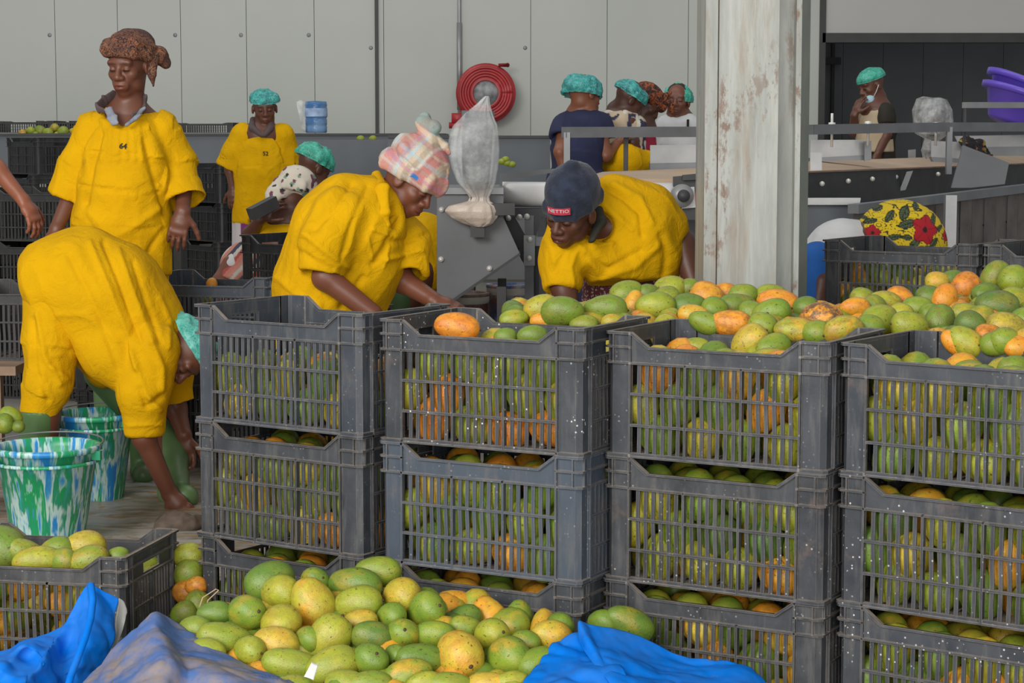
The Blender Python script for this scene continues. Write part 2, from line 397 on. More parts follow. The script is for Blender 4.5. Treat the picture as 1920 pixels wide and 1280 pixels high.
def make_crate(front=True, right=True, back=False, left=False):
    r = empty('plastic_crate', None, None)
    for sx, sy in ((0, 0), (1, 0), (0, 1), (1, 1)):
        o = obj('corner_post', ME_POST, r)
        o.matrix_local = Matrix.Translation((-CW/2 if not sx else CW/2, -CDp/2 if not sy else CDp/2, 0)) @ Matrix.Diagonal((-1 if sx else 1, -1 if sy else 1, 1, 1))
    obj('base', ME_BASE, r)
    for k, (me, M, LW, cols, ind) in enumerate(((ME_LONG, T(-CW/2 + PW, -CDp/2, 0), CW - 2*PW, 3, front), (ME_LONG, T(CW/2 - PW, CDp/2, 0, math.pi), CW - 2*PW, 3, back),
                              (ME_SHORT, T(CW/2, -CDp/2 + PS, 0, math.pi/2), CDp - 2*PS, 2, right), (ME_SHORT, T(-CW/2, CDp/2 - PS, 0, -math.pi/2), CDp - 2*PS, 2, left))):
        w = obj('long_wall' if k < 2 else 'short_wall', me, r); w.matrix_local = M
        if ind:
            for x in slat_xs(LW, cols):
                o = obj('slat', ME_SLAT, w); o.location = (x, 0, 0)
        else:
            g = obj('slat_grid', ME_GL if k < 2 else ME_GS, w); g['kind'] = 'stuff'
    return r
PROTO = make_crate(); PROTO_LOD = make_crate(False, False)
used_proto = set()
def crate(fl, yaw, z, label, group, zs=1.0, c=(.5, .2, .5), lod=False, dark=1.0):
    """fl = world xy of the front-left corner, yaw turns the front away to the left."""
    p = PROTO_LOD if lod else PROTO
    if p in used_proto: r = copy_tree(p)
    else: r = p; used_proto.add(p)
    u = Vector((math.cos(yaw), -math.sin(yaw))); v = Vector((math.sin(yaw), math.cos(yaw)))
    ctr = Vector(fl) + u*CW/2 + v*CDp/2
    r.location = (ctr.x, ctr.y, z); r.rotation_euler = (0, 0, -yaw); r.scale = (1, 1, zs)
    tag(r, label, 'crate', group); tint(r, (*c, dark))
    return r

STK = [((-.83706, 5.1345), .5992, .914), ((-.33107, 4.8108), .4996, .905), ((.21685, 4.6383), .5372, .891), ((.7323, 4.3874), .6395, .888)]
STN = ['leftmost', 'second', 'third', 'rightmost']; LVN = ['bottom', 'middle', 'top']
TINTS = {(0, 2): (.25, .35, .25), (0, 1): (.35, .1, .15), (0, 0): (.3, .05, .2), (1, 2): (.6, .15, 1.0), (1, 1): (.3, .75, .25), (1, 0): (.5, .1, .2),
         (2, 2): (.4, .15, .2), (2, 1): (.6, .05, .5), (2, 0): (.9, .05, .3), (3, 2): (.5, .2, .25), (3, 1): (.7, .1, .8), (3, 0): (.6, .15, .9)}
CRATES = {}
for s, (fl, yaw, zt) in enumerate(STK):
    zs = zt/3/CH
    for l in range(3):
        nm = f'black slatted crate of mangos, {LVN[l]} one in the {STN[s]} of the front stacks'
        if (s, l) == (0, 2): nm = 'grey-black slatted crate half full of mangos, on top of the leftmost front stack'
        if (s, l) == (1, 2): nm = 'paint-spattered black crate with a big orange mango, on top of the second front stack'
        if (s, l) == (1, 1): nm = 'bluish slate crate of mangos in the middle of the second front stack'
        if (s, l) == (2, 0): nm = 'mud-streaked black crate at the bottom of the third front stack, by the blue tarp'
        CRATES[s, l] = crate((fl[0] + rng.normal(0, .002), fl[1] + rng.normal(0, .002)), yaw + rng.normal(0, .006), l*zt/3, nm, 'front stacks of mango crates', zs, TINTS[s, l])
# front left crate, standing on the floor
FLC = at(234, 1052, 4.86); yw = R(11)
CR_LEFT = crate((FLC.x - CW*math.cos(yw), FLC.y + CW*math.sin(yw)), yw, 0, 'black slatted crate of mangos on the floor at the lower left, behind the blue tarp', None, 1, (.15, .0, .3))
# second row, behind the front stacks, buried by the heap of mangos
for i, (q, Yq) in enumerate(((1085, 5.27), (1440, 5.12), (1850, 4.86))):
    p = at(q, 600, Yq); yaw = (.50, .54, .60)[i]
    for l in range(3):
        crate((p.x, p.y), yaw, l*.265, f'{LVN[l]} black crate buried under the heap, behind the {STN[i + 1]} front stack', 'second row of crates under the mango heap', .265/CH, lod=True)
for i, (q, Yq) in enumerate(((1545, 5.56), (1905, 5.32))):
    p = at(q, 575, Yq); yaw = (.54, .60)[i]
    for l in range(3):
        crate((p.x, p.y), yaw, l*.265, f'{LVN[l]} black crate buried under the back of the heap, ' + ('right of the column' if i == 0 else 'at the right edge'), 'third row of crates under the mango heap', .265/CH, lod=True)
# two stacks at the right, behind the heap, on a pallet
for i, (q, qy, Yq) in enumerate(((1540, 449, 6.8), (1820, 456, 6.62))):
    p = at(q, qy, Yq)
    if i: p = RB0 + Vector((.825, -.565, 0))*.575
    RB0 = p.copy()
    for l in range(3):
        z = p.z - CH*(3 - l)
        crate((p.x, p.y), .60, z, ('black slatted crate of green mangos in front of the woman in the yellow floral wrap' if i == 0 else 'black crate at the right edge, beside the one before the floral wrap') if l == 2 else f'{LVN[l]} black crate in the back stack ' + ('by the floral wrap' if i == 0 else 'at the right edge') + ', hidden by mangos', 'right-hand back stacks', 1, (.2, .05, .2), lod=(l < 2))
    pal = empty('pallet', 'low wooden pallet under the right-hand back stack' + (' nearest the column' if i == 0 else ' at the right edge'), 'pallet', (p.x, p.y, 0), -.60)
    h = p.z - CH*3
    for k in range(5): MB().box((.0 + k*.115, 0, h - .022), (.095 + k*.115, .40, h)).build('board', MAT['wood'], pal)
    for k in range(3): MB().box((0, k*.165, 0), (.555, .07 + k*.165, h - .022)).build('bearer', MAT['wood'], pal)
# stack behind the plaid-headwrap woman
p = at(446, 440, 8.6)
for l in range(3):
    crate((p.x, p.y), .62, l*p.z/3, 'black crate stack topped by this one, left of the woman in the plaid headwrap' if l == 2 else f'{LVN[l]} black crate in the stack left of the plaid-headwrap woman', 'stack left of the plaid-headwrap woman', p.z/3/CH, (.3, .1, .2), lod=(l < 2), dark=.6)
# far stacks at the left: (px of front-left top, Y, yaw, levels)
def far_stack(px, py, Y, yaw, n, what, zs=None, lod=True):
    p = at(px, py, Y); h = p.z/n
    for l in range(n):
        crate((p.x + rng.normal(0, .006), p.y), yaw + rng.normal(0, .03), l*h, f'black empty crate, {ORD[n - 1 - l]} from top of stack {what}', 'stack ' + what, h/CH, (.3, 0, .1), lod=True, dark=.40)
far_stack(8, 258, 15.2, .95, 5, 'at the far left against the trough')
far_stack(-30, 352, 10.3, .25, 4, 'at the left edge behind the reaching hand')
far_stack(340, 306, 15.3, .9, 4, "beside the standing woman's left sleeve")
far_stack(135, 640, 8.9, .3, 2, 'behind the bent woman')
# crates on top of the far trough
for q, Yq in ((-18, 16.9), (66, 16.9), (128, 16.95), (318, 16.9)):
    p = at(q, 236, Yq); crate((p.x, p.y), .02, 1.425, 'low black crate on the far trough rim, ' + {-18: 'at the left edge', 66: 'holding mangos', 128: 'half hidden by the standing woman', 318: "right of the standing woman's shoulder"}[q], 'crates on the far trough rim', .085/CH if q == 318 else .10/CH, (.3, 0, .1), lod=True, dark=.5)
# wooden table at the left edge with a crate on it
p = at(-66, 535, 7.75)
crate((p.x, p.y), .04, p.z - CH, 'black slatted crate on the wooden bench at the left edge', None, 1, (.4, 0, .1), dark=.55)
bz = p.z - CH
bench = empty('wooden_bench', 'low brown plank bench carrying a crate at the left edge', 'bench', (at(-20, 740, 7.8).x, 7.85, 0))
for k in range(4): MB().box((-.45, -.30 + k*.16, bz - .035), (.17, -.145 + k*.16, bz)).build('plank', MAT['wood'], bench)
for sx in (-.4, .05):
    for sy in (-.26, .28): MB().box((sx, sy, 0), (sx + .05, sy + .05, bz - .035)).build('leg', MAT['wood'], bench)
# low tray of mangos under the bench, and the grey bin behind the bent woman
p = atz(-40, 832, .02)
crate((p.x - .1, 6.72), .05, 0, 'shallow dark crate of mangos on the floor before the bench', None, .12/CH, (.1, .1, .05), lod=True); TRAY = Vector((p.x + .18, 6.9, .10))
p = at(318, 516, 8.0)
crate((p.x - .12, p.y), .25, p.z - .33, 'grey crate with a pale blue lining behind the bent woman', None, .33/CH, (.05, .9, .3), lod=True, dark=.8)
crate((p.x - .12, p.y), .25, 0, 'black crate under the grey crate with the pale lining', None, (p.z - .33)/CH, (.2, .1, .1), lod=True)

# ================================================================== mangos
def mango_mesh(seed, nu=22, nv=14, name='mango'):
    r = random.Random(seed); vs = [(1, 0, 0)]; fs = []
    tp, bend, flat, beak = r.uniform(.06, .16), r.uniform(-.10, .10), r.uniform(.84, .93), r.uniform(.0, .10)
    for j in range(1, nv):
        th = math.pi*j/nv
        for k in range(nu):
            a = 2*math.pi*k/nu; rr = math.sin(th)**.92*(1 + tp*math.cos(th)) + beak*math.exp(-((th - 2.5)/.3)**2)*max(0, math.cos(a))*.6
            x = math.cos(th)*(1 - .05*math.exp(-(th/.35)**2))
            vs.append((x, rr*math.cos(a) + bend*(1 - x*x), rr*flat*math.sin(a)))
    vs.append((-1, 0, 0)); L = len(vs) - 1
    for k in range(nu): fs.append((0, 1 + (k + 1) % nu, 1 + k)); fs.append((L, 1 + (nv - 2)*nu + k, 1 + (nv - 2)*nu + (k + 1) % nu))
    for j in range(nv - 2):
        for k in range(nu):
            a, b = 1 + j*nu + k, 1 + j*nu + (k + 1) % nu; fs.append((a, b, b + nu, a + nu))
    me = bpy.data.meshes.new(name); me.from_pydata(vs, [], [tuple(reversed(f)) for f in fs]); me.materials.append(MAT['mango'])
    me.polygons.foreach_set('use_smooth', [True]*len(me.polygons)); me.update(); return me
MANGO = [mango_mesh(s) for s in (1, 2, 3, 4, 5)]
MANGO_LO = [mango_mesh(s, 12, 8) for s in (1, 2, 3)]
stm = MB().lathe([(0, .07), (.05, .06), (.07, .02), (.13, -.005), (.17, -.03)], 9, Matrix.Translation((.965, 0, 0)) @ Matrix.Rotation(math.pi/2, 4, 'Y') @ Matrix.Scale(1.15, 4)).mesh('stem', MAT['stem'], True)
def colour_word(r, b=0, d=0):
    if d > .6: return 'brown rotting'
    return 'dark green' if r < .18 else 'green' if r < .37 else 'yellow-green' if r < .55 else 'yellow' if r < .7 else 'golden orange' if r < .86 else 'orange'
def mango(loc, L, Wd, rot, ripe, blush=None, dirt=None, stem=True, me=None):
    o = obj('mango', me or random.choice(MANGO)); o.location = loc
    o.rotation_mode = 'QUATERNION'; o.rotation_quaternion = rot
    o.scale = (L/2, Wd/2, Wd/2)
    blush = (random.random()**2*(.1 + ripe)) if blush is None else blush
    dirt = random.random()**3*.5 if dirt is None else dirt
    o.color = (ripe, blush, dirt, 1); o['category'] = 'mango'; o['ripe'] = ripe
    if stem: s = obj('stem', stm, o)
    return o
VIEWM = Matrix((CAMR, CAMU, -CAMF)).transposed()
def view_rot(ang, tilt=0, roll=0):
    return (VIEWM @ Matrix.Rotation(R(ang), 3, 'Z') @ Matrix.Rotation(tilt, 3, 'Y') @ Matrix.Rotation(roll, 3, 'X')).to_quaternion()
def name_rows(items, bands, fmt):                     # items: (px, py, object, ripe, blush, dirt)
    items = sorted(items, key=lambda i: i[1]); per = math.ceil(len(items)/bands)
    for b in range(bands):
        row = sorted(items[b*per:(b + 1)*per], key=lambda i: i[0])
        for k, it in enumerate(row):
            it[2]['label'] = fmt.format(c=colour_word(*it[3:6]), k=ORD[k] if k < 20 else str(k), r=ORD[b])

HEAP = [(505,1089,95,75,25,.12),(526,1113,78,66,10,.5),(585,1131,98,78,115,.6,.8),(463,1151,78,68,20,.25),(402,1150,66,44,5,.12),(523,1170,92,76,-20,.58),(422,1197,108,62,-10,.38),
 (366,1180,66,48,0,.33),(617,1198,100,76,60,.47),(517,1210,88,66,-20,.66),(468,1221,60,55,0,.45),(544,1244,108,58,-8,.38),(590,1090,60,50,30,.2),(580,1200,55,50,0,.25),(624,1250,102,74,20,.42),
 (709,1073,88,60,0,.3),(666,1100,106,68,-5,.16),(672,1132,92,66,10,.40),(753,1118,74,66,0,.62),(799,1146,82,66,30,.26),(677,1166,64,50,0,.66),(698,1196,82,64,-15,.08),(753,1189,64,62,60,.28),
 (733,1156,56,50,0,.26),(815,1190,80,54,5,.28),(872,1174,60,44,0,.3),(923,1192,72,62,30,.46),(861,1229,104,88,-28,.74,.7),(953,1233,90,74,10,.28,.5),(695,1243,78,68,60,.22),(788,1236,96,62,0,.16),
 (742,1230,48,44,0,.2),(765,1266,92,62,15,.33,.6),(1035,1194,78,58,-15,.66),(1049,1173,66,54,0,.22),(985,1206,58,46,0,.22),(1006,1243,80,60,30,.26),(1180,1170,100,62,-28,.12),
 (694,1283,84,50,0,.3),(843,1283,84,48,0,.34),(914,1281,80,46,8,.72,.6),(797,1283,70,46,0,.46),(648,1280,80,50,0,.4),(1130,1168,60,50,10,.2),(960,1280,70,46,0,.5),(388,1223,70,50,0,.4),(548,1290,80,50,0,.3)]
def heapY(px, py): return 4.66 - (py - 1050)*.0024
it = []
for h in HEAP:
    px, py, L, Wd, a, rp = h[:6]
    if px > 1100: Y = 4.5
    else: Y = heapY(px, py)
    s = pxm(Y, .25)
    rnd_ = Wd/L > .8
    o = mango(at(px, py, Y), (Wd/s*1.3 if rnd_ else L/s*1.04), Wd/s*1.06, view_rot(a + (0 if rnd_ else 180 if random.random() < .5 else 0), -random.uniform(.65, 1.15) if rnd_ else random.uniform(-.35, .35), random.uniform(-.6, .6)), rp, h[6] if len(h) > 6 else None, .12 if rp < .3 else .22)
    o['group'] = 'loose mangos heaped in front of the crates'; it.append((px, py, o, rp, 0, 0))
name_rows(it, 6, '{c} mango, {k} from left in the {r} row down of the front floor heap')
N_ind = len(it)
SIDE = [(354,1043,58,46,0,.45),(356,1079,60,52,80,.34),(352,1109,54,46,0,.9),(368,1100,40,34,0,.92),(368,1135,56,50,60,.36,.3),(345,1150,50,40,20,.3)]
it = []
for k, h in enumerate(SIDE):
    px, py, L, Wd, a, rp = h[:6]; Y = 5.22 - k*.03; s = pxm(Y, .2)
    o = mango(at(px, py, Y), L/s*1.1, Wd/s*1.1, view_rot(a), rp, 0, .4); o['group'] = 'loose mangos between the two front crates'; it.append((px, py, o, rp, 0, 0))
name_rows(it, 1, '{c} mango, {k} from the left, wedged between the lower-left crate and leftmost stack')
N_ind += 6
LEFTC = [(0,1030,105,86,-20,.22),(45,1035,80,50,-25,.3),(70,1052,95,50,5,.52,.5),(107,1036,72,52,10,.3),(117,1052,60,45,0,.3),(160,1030,82,64,-12,.62,.5),(165,1052,85,52,15,.36),(222,1044,46,36,0,.26),(-60,1040,90,70,0,.3),(-90,1060,90,60,0,.4)]
it = []
for h in LEFTC:
    px, py, L, Wd, a, rp = h[:6]; Y = 5.10 - (py - 1030)*.0035; s = pxm(Y, .25)
    o = mango(at(px, py, Y), L/s, Wd/s*1.08, view_rot(a, random.uniform(-.3, .3)), rp, h[6] if len(h) > 6 else None, .3); o['group'] = 'mangos in the lower-left crate'; it.append((px, py, o, rp, 0, 0))
name_rows(it, 2, '{c} mango, {k} from left in the {r} row of the crate at lower left')
N_ind += len(it)
TOPH = [(1135,582,82,52,0,.26),(1174,549,62,46,20,.34),(1257,543,62,52,20,.46),(1229,577,76,54,-8,.35),(1189,571,54,40,80,.8,.8),(1216,549,42,32,0,.2),(1292,543,44,38,0,.3),(1325,556,64,56,-20,.88,.6),(1292,575,68,48,0,.12),
 (1358,551,50,40,0,.9),(1391,553,60,42,0,.3),(1382,574,74,48,0,.16),(1299,588,56,36,0,.78,.5),(1323,604,64,40,-20,.28),(1371,605,78,48,-5,.93),(1447,553,60,40,0,.36),(1461,572,84,52,-15,.9),(1447,588,74,52,15,.28),
 (1511,577,48,42,0,.18),(1430,613,54,54,70,.34),(1493,620,82,46,-5,.5,.6),(1541,602,82,64,-10,.9,.3,1.0),(1581,619,78,50,15,.6,.7),(1406,641,74,54,35,.66,.6),(1450,650,68,46,20,.32),(1303,652,58,36,0,.42),(1342,655,40,32,0,.2),
 (1618,560,48,42,-30,.36),(1603,579,58,40,-5,.88),(1686,562,56,44,-20,.92),(1660,568,64,44,-10,.55,.8),(1649,599,70,56,20,.38),(1705,610,70,54,-5,.42),(1762,602,64,54,70,.22),(1721,577,58,44,-10,.34),(1743,558,54,46,0,.16),
 (1771,560,58,48,65,.92),(1758,527,46,36,0,.72),(1784,526,48,42,30,.18),(1811,539,58,52,30,.98),(1867,520,66,50,45,.3),(1900,527,58,54,0,.36),(1848,550,56,40,10,.18),(1870,573,82,54,-5,.10),(1902,562,56,50,0,.4),
 (1819,611,60,50,-20,.08),(1817,590,72,40,-10,.44),(1802,583,46,34,0,.88),(1885,612,74,54,-5,.58),(1812,640,72,50,-35,.45),(1797,643,70,42,-30,.9),(1872,644,68,46,5,.28),(1911,652,60,44,0,.9),(1631,613,52,48,0,.26),(1690,588,46,40,0,.5),
 (1015,578,66,52,10,.55,.7),(1054,586,80,56,5,.26),(1022,602,56,34,0,.86,.4),(963,598,54,32,10,.4),(1095,608,54,32,0,.36),(1149,605,44,30,0,.6),(1250,560,50,44,0,.4),(1410,585,50,44,0,.3),(1340,580,50,44,0,.3),(1640,575,44,40,0,.3),
 (1748,590,50,44,0,.3),(1840,595,50,44,0,.34),(1885,640,60,50,0,.3),(1930,600,70,50,0,.3),(1940,560,60,50,0,.36),(1935,640,70,50,0,.7),(1530,622,54,44,0,.3),(1855,628,54,44,0,.9)]
def topY(px, py):
    return 5.15 - (px - 862)*.00063 + .085 + max(-.02, (572 + (px - 862)*.0643 - py)*.0095)
it = []
for h in TOPH:
    px, py, L, Wd, a, rp = h[:6]; Y = topY(px, py)
    Y = {(1406,641): 4.78, (1450,650): 4.72, (1303,652): 4.84, (1342,655): 4.82}.get((px, py), Y)
    s = pxm(Y)
    o = mango(at(px, py, Y), L/s*1.05, Wd/s*1.1, view_rot(a + (180 if random.random() < .5 else 0), random.uniform(-.3, .3), random.uniform(-.6, .6)), rp, h[6] if len(h) > 6 else None, h[7] if len(h) > 7 else random.uniform(.05, .45))
    o['group'] = 'mangos heaped behind the front stacks'; it.append((px, py, o, rp, 0, h[7] if len(h) > 7 else 0))
name_rows(it, 8, '{c} mango, {k} from left in the {r} row of the heap behind the stacks')
N_ind += len(it)
# mangos inside the front crates: the layer behind the slats one by one, the rest as stuff
BULK = []
def crate_fill(key, n_layers, top_z, individual, ripe_bias=0.0):
    r = CRATES[key]; Mw = Matrix.LocRotScale(r.location, r.rotation_euler, None); zs = r.scale[2]
    s, l = key; H = CH*zs; got = []
    nz = 3
    for lay in range(n_layers):
        y = -CDp/2 + .058 + lay*.075
        for j in range(nz):
            z = .047 + j*.076
            if z > top_z: continue
            n = 5 if (j + lay) % 2 else 4
            for i in range(n):
                x = (i - (n - 1)/2)*.106 + random.uniform(-.012, .012)
                L, Wd = random.uniform(.104, .128), random.uniform(.088, .100)
                a = random.choice((90, 90, 70, 110, 30, -20, 0)) if not (j + lay) % 2 else random.choice((80, 90, 100, 60))
                q = (Matrix.Rotation(r.rotation_euler.z, 3, 'Z') @ Matrix.Rotation(R(90), 3, 'X') @ Matrix.Rotation(R(a + random.uniform(-15, 15)), 3, 'Z')).to_quaternion()
                p = Mw @ Vector((x, y + random.uniform(-.006, .006), z + random.uniform(-.006, .006)))
                rp = min(.97, max(.04, random.choice((.1, .2, .25, .3, .3, .36, .45, .5, .6, .75, .9, .93)) + ripe_bias))
                if lay == 0 and individual: got.append((x, -z, p, L, Wd, q, rp))
                else: BULK.append((p, L, Wd, q))
    if top_z < .2 or l == 2:
        pass
    if got:
        its = []
        for x, zz, p, L, Wd, q, rp in got:
            o = mango(p, L, Wd, q, rp, stem=False, me=random.choice(MANGO_LO)); o['group'] = f'mangos behind the slats of the {LVN[l]} crate, {STN[s]} front stack'
            its.append((x, zz, o, rp, 0, 0))
        rows = {}
        for i in its: rows.setdefault(round(i[1]/.076), []).append(i)
        for rn, key2 in zip(('top', 'middle', 'lowest'), sorted(rows)):
            for k, i in enumerate(sorted(rows[key2], key=lambda q: q[0])):
                i[2]['label'] = f'{colour_word(i[3])} mango, {ORD[k]} in {rn} row, behind slats of {STN[s]} stack {LVN[l]} crate'
        return len(got)
    return 0
for s in range(4):
    for l in (2, 1, 0):
        N_ind += crate_fill((s, l), 4, .23 if l < 2 else (.17 if s == 0 else .25), l >= 1, {(1, 2): .12, (0, 2): .05, (3, 1): -.08, (1, 1): -.06, (2, 1): -.04}.get((s, l), 0))
# big orange mango and the few others that show above the rim of the second top crate
p0 = at(859, 606, 4.93); s0 = pxm(4.93)
it = []
for px, py, L, Wd, a, rp, Y in ((857,613,88,56,-8,.93,4.93),(948,632,46,36,0,.22,4.83),(999,630,60,40,0,.22,4.80),(1817,694,60,44,0,.3,4.47),(1902,692,66,50,0,.28,4.42),(560,600,60,50,0,.3,5.2)):
    if px == 560: continue
    o = mango(at(px, py, Y), L/pxm(Y), Wd/pxm(Y), view_rot(a), rp, 0, .3); o['group'] = 'mangos showing over the crate rims'; it.append((px, py, o, rp, 0, 0))
it[0][2]['label'] = 'large bright orange mango sticking up in the paint-spattered top crate'
it[1][2]['label'] = 'small green mango low behind the rim, left one right of the big orange mango'
it[2][2]['label'] = 'green mango behind the rim of the paint-spattered crate, beside its right end'
it[3][2]['label'] = 'green mango just peeping over the rim of the rightmost top crate'
it[4][2]['label'] = 'green mango over the rim of the rightmost top crate, at the right edge'
N_ind += 5
def bulk(name, items, label, seed=0):
    V, F = [], []; protos = []
    for me in MANGO_LO:
        protos.append((np.array([v.co for v in me.vertices]), [tuple(p.vertices) for p in me.polygons]))
    n = 0
    for p, L, Wd, q in items:
        v, f = random.choice(protos); m = np.array(q.to_matrix())
        V.append((v*np.array((L/2, Wd/2, Wd/2)))@m.T + np.array(p)); F += [tuple(i + n for i in g) for g in f]; n += len(v)
    V = np.concatenate(V); c = V.mean(0); c[2] = V[:, 2].min()
    me = bpy.data.meshes.new(name); me.from_pydata((V - c).tolist(), [], F); me.materials.append(MAT['mango_pile'])
    me.polygons.foreach_set('use_smooth', [True]*len(me.polygons)); me.update()
    o = obj(name, me); o.location = c; return tag(o, label, 'mangos', kind='stuff')
def rq(): return Quaternion((random.gauss(0, 1), random.gauss(0, 1), random.gauss(0, 1), random.gauss(0, 1))).normalized()
# under the two heaps, in the left crate and in the crates at the right
for k in range(230):
    px, py = random.uniform(400, 1060), random.uniform(1110, 1330); Y = heapY(px, py) + random.uniform(.04, .12); p = at(px, py + 14, Y)
    if p.z > .05 and py > 1100 + max(0, (560 - px))*.35 + max(0, px - 800)*.3: BULK.append((p, .11, .085, rq()))
for k in range(260):
    px = random.uniform(960, 1960); yl = 572 + (px - 862)*.0643; py = random.uniform(yl - (45 if px < 1600 else 100), yl + 5)
    py = max(py, 566 if px < 1590 else 590 - (px - 1590)*.15); Y = topY(px, py) + random.uniform(.05, .1); BULK.append((at(px, py + 22, Y), .095, .078, rq()))
def box_fill(r, n, z0, z1, m=.05):
    Mw = Matrix.LocRotScale(r.location, r.rotation_euler, None)
    for k in range(n): BULK.append((Mw @ Vector((random.uniform(-CW/2 + m, CW/2 - m), random.uniform(-CDp/2 + m, CDp/2 - m), random.uniform(z0, z1))), .1, .08, rq()))
box_fill(CR_LEFT, 75, .05, .20)
for o in [o for o in col.objects if o.name.startswith('plastic_crate') and o.get('group') == 'right-hand back stacks' and 'hidden by' not in o['label']]: box_fill(o, 80, .05, .20)
bulk('mango_fill', BULK, 'mangos deeper inside the black crates and under the heaps')
# far mangos on the trough
it = []
for k, (px, py, L, rp) in enumerate(((42,250,14,.75),(57,246,16,.4),(75,245,20,.28),(90,249,18,.4),(102,240,16,.6),(96,246,16,.3),(118,247,20,.33),(137,247,14,.62),(84,252,14,.3),(108,253,14,.4),(65,253,14,.3))):
    Y = 16.6 + (k % 3)*.05; s = pxm(Y, 1.4); o = mango(at(px, py, Y), L*1.15/s, L/s, view_rot(random.uniform(-40, 40)), rp, stem=False, me=MANGO_LO[k % 3]); o['group'] = 'mangos in the crates on the far trough'; it.append((px, py, o, rp, 0, 0))
name_rows(it, 1, '{c} mango, {k} from left in the far crates on the trough rim')
it = []
for k, (px, py) in enumerate(((676,260),(699,260),(737,262),(941,303),(951,306),(960,308),(948,299))):
    Y = 15.6 if px < 800 else 13.6; s = pxm(Y, 1.2); o = mango(at(px, py, Y), 15/s, 12/s, view_rot(0), .38, 0, 0, stem=False, me=MANGO_LO[k % 3]); o['group'] = 'few mangos on the far sorting troughs'; it.append((px, py, o, .38, 0, 0))
name_rows(it, 1, '{c} mango, {k} from left among the few on the far sorting troughs')
it = []
for px, py, L, Wd, a, rp, Y in ((20,782,44,34,-40,.34,6.85),(8,795,34,36,0,.2,6.8),(34,800,24,22,0,.2,6.8),(397,533,20,22,0,.92,8.2),(393,548,22,18,0,.95,8.15),(404,545,16,16,0,.5,8.15),(388,560,22,18,0,.5,8.1)):
    s = pxm(Y, .4); o = mango(at(px, py, Y), L*1.1/s, Wd*1.1/s, view_rot(a), rp, stem=False, me=MANGO_LO[0]); o['group'] = 'mangos at the left side'; it.append((px, py, o, rp, 0, 0))
for k, w in enumerate(('split green mango on top of the shallow crate at the left edge', 'dark green mango in the shallow crate at the left edge', 'small green mango at the right of the shallow left-edge crate', 'orange mango topmost beside the grey lined crate', 'orange mango under the topmost beside the grey lined crate', 'small yellow mango beside the striped sleeve', 'yellow mango lowest beside the grey lined crate')): it[k][2]['label'] = w
N_ind += 25
print('individual mangos', N_ind)

# ================================================================== tarps
def tarp_mat(name, c, dirt, amt):
    t = NT(name); v = t.coord()
    cc = t.mix(t.ramp(t.noise(v, 5, 4), [(.3, 0), (.7, 1)]), tuple(x*.82 for x in c), c)
    cc = t.mix(t.math('MULTIPLY', t.ramp(t.noise(v, 9, 6, .7), [(.42, 0), (.62, 1)]), amt), cc, dirt)
    sp = t.noise(v, 26, 5, .75); cc = t.mix(t.math('MULTIPLY', t.ramp(sp, [(.62, 0), (.7, 1)]), amt), cc, (.22, .13, .08))
    t.base(cc); t.set(Roughness=.55); t.b.inputs['Specular IOR Level'].default_value = .10
    wv = t.n('TexChecker', {'Vector': v, 'Scale': 420.}).outputs['Fac']; t.bump(t.math('ADD', t.math('MULTIPLY', wv, .15), t.noise(v, 45, 4)), .22, .004)
    return t.m
MAT['tarp'] = tarp_mat('blue_tarp', (.001, .165, .66), (.08, .17, .40), .2)
MAT['tarp_dirty'] = tarp_mat('dusty_blue_tarp', (.085, .16, .38), (.25, .21, .20), 1.0)
MAT['pale_tarp'] = plain('pale_tarp_back', (.5, .5, .48), .6)
def A(l): return [at(*q) for q in l]
def floor_row(l, z=.012): return [Vector((p[0], p[1], z)) for p in l]
r0 = A([(-60,1222,4.33),(0,1213,4.33),(45,1192,4.34),(95,1178,4.34),(132,1142,4.36),(168,1094,4.38),(224,1121,4.40)])
r1 = A([(-60,1235,4.22),(0,1228,4.22),(45,1206,4.20),(92,1200,4.26),(128,1178,4.33),(168,1150,4.33),(220,1160,4.38)])
r2 = A([(-60,1262,4.20),(0,1250,4.10),(50,1235,4.18),(85,1235,4.15),(120,1222,4.30),(160,1195,4.28),(212,1205,4.34)])
r3 = A([(-60,1290,4.05),(0,1285,4.08),(50,1275,4.02),(80,1278,4.12),(112,1262,4.22),(150,1245,4.24),(190,1245,4.30)])
r4 = A([(-60,1330,3.98),(0,1330,3.95),(50,1330,3.98),(80,1330,3.95),(106,1320,4.15),(136,1300,4.18),(160,1290,4.22)])
r5 = [Vector((p.x*1.0, 3.80, .02)) for p in r4]
tl = sheet('tarp', [r0, r1, r2, r3, r4, r5], MAT['tarp'], 90, 90, .016, 8, 3, .003)
tag(tl, 'bright blue crumpled tarp with a corded hem at the lower left', 'tarp')
MB().tube(A([(170,1094,4.345),(174,1125,4.325),(170,1160,4.285),(160,1195,4.235),(145,1235,4.195),(132,1270,4.16),(124,1300,4.12)]), .0085, 8).build('hem_cord', MAT['tarp'], tl, True)
sheet('tarp_lining', [A([(222,1121,4.42),(232,1128,4.43),(239,1148,4.44)]), A([(219,1170,4.40),(226,1170,4.42),(232,1176,4.42)]), A([(203,1225,4.35),(206,1228,4.36),(210,1230,4.37)])], MAT['pale_tarp'], 14, 14, .006, 14, 5, .002, tl)
g0 = A([(150,1288,4.14),(190,1243,4.22),(232,1198,4.26),(262,1168,4.28),(292,1144,4.30),(330,1168,4.33),(372,1190,4.30),(425,1222,4.22),(500,1258,4.14),(578,1292,4.08)])
g1 = A([(150,1320,4.05),(195,1275,4.10),(240,1240,4.12),(272,1215,4.12),(302,1192,4.16),(338,1210,4.20),(380,1228,4.16),(432,1250,4.10),(500,1280,4.04),(578,1312,3.98)])
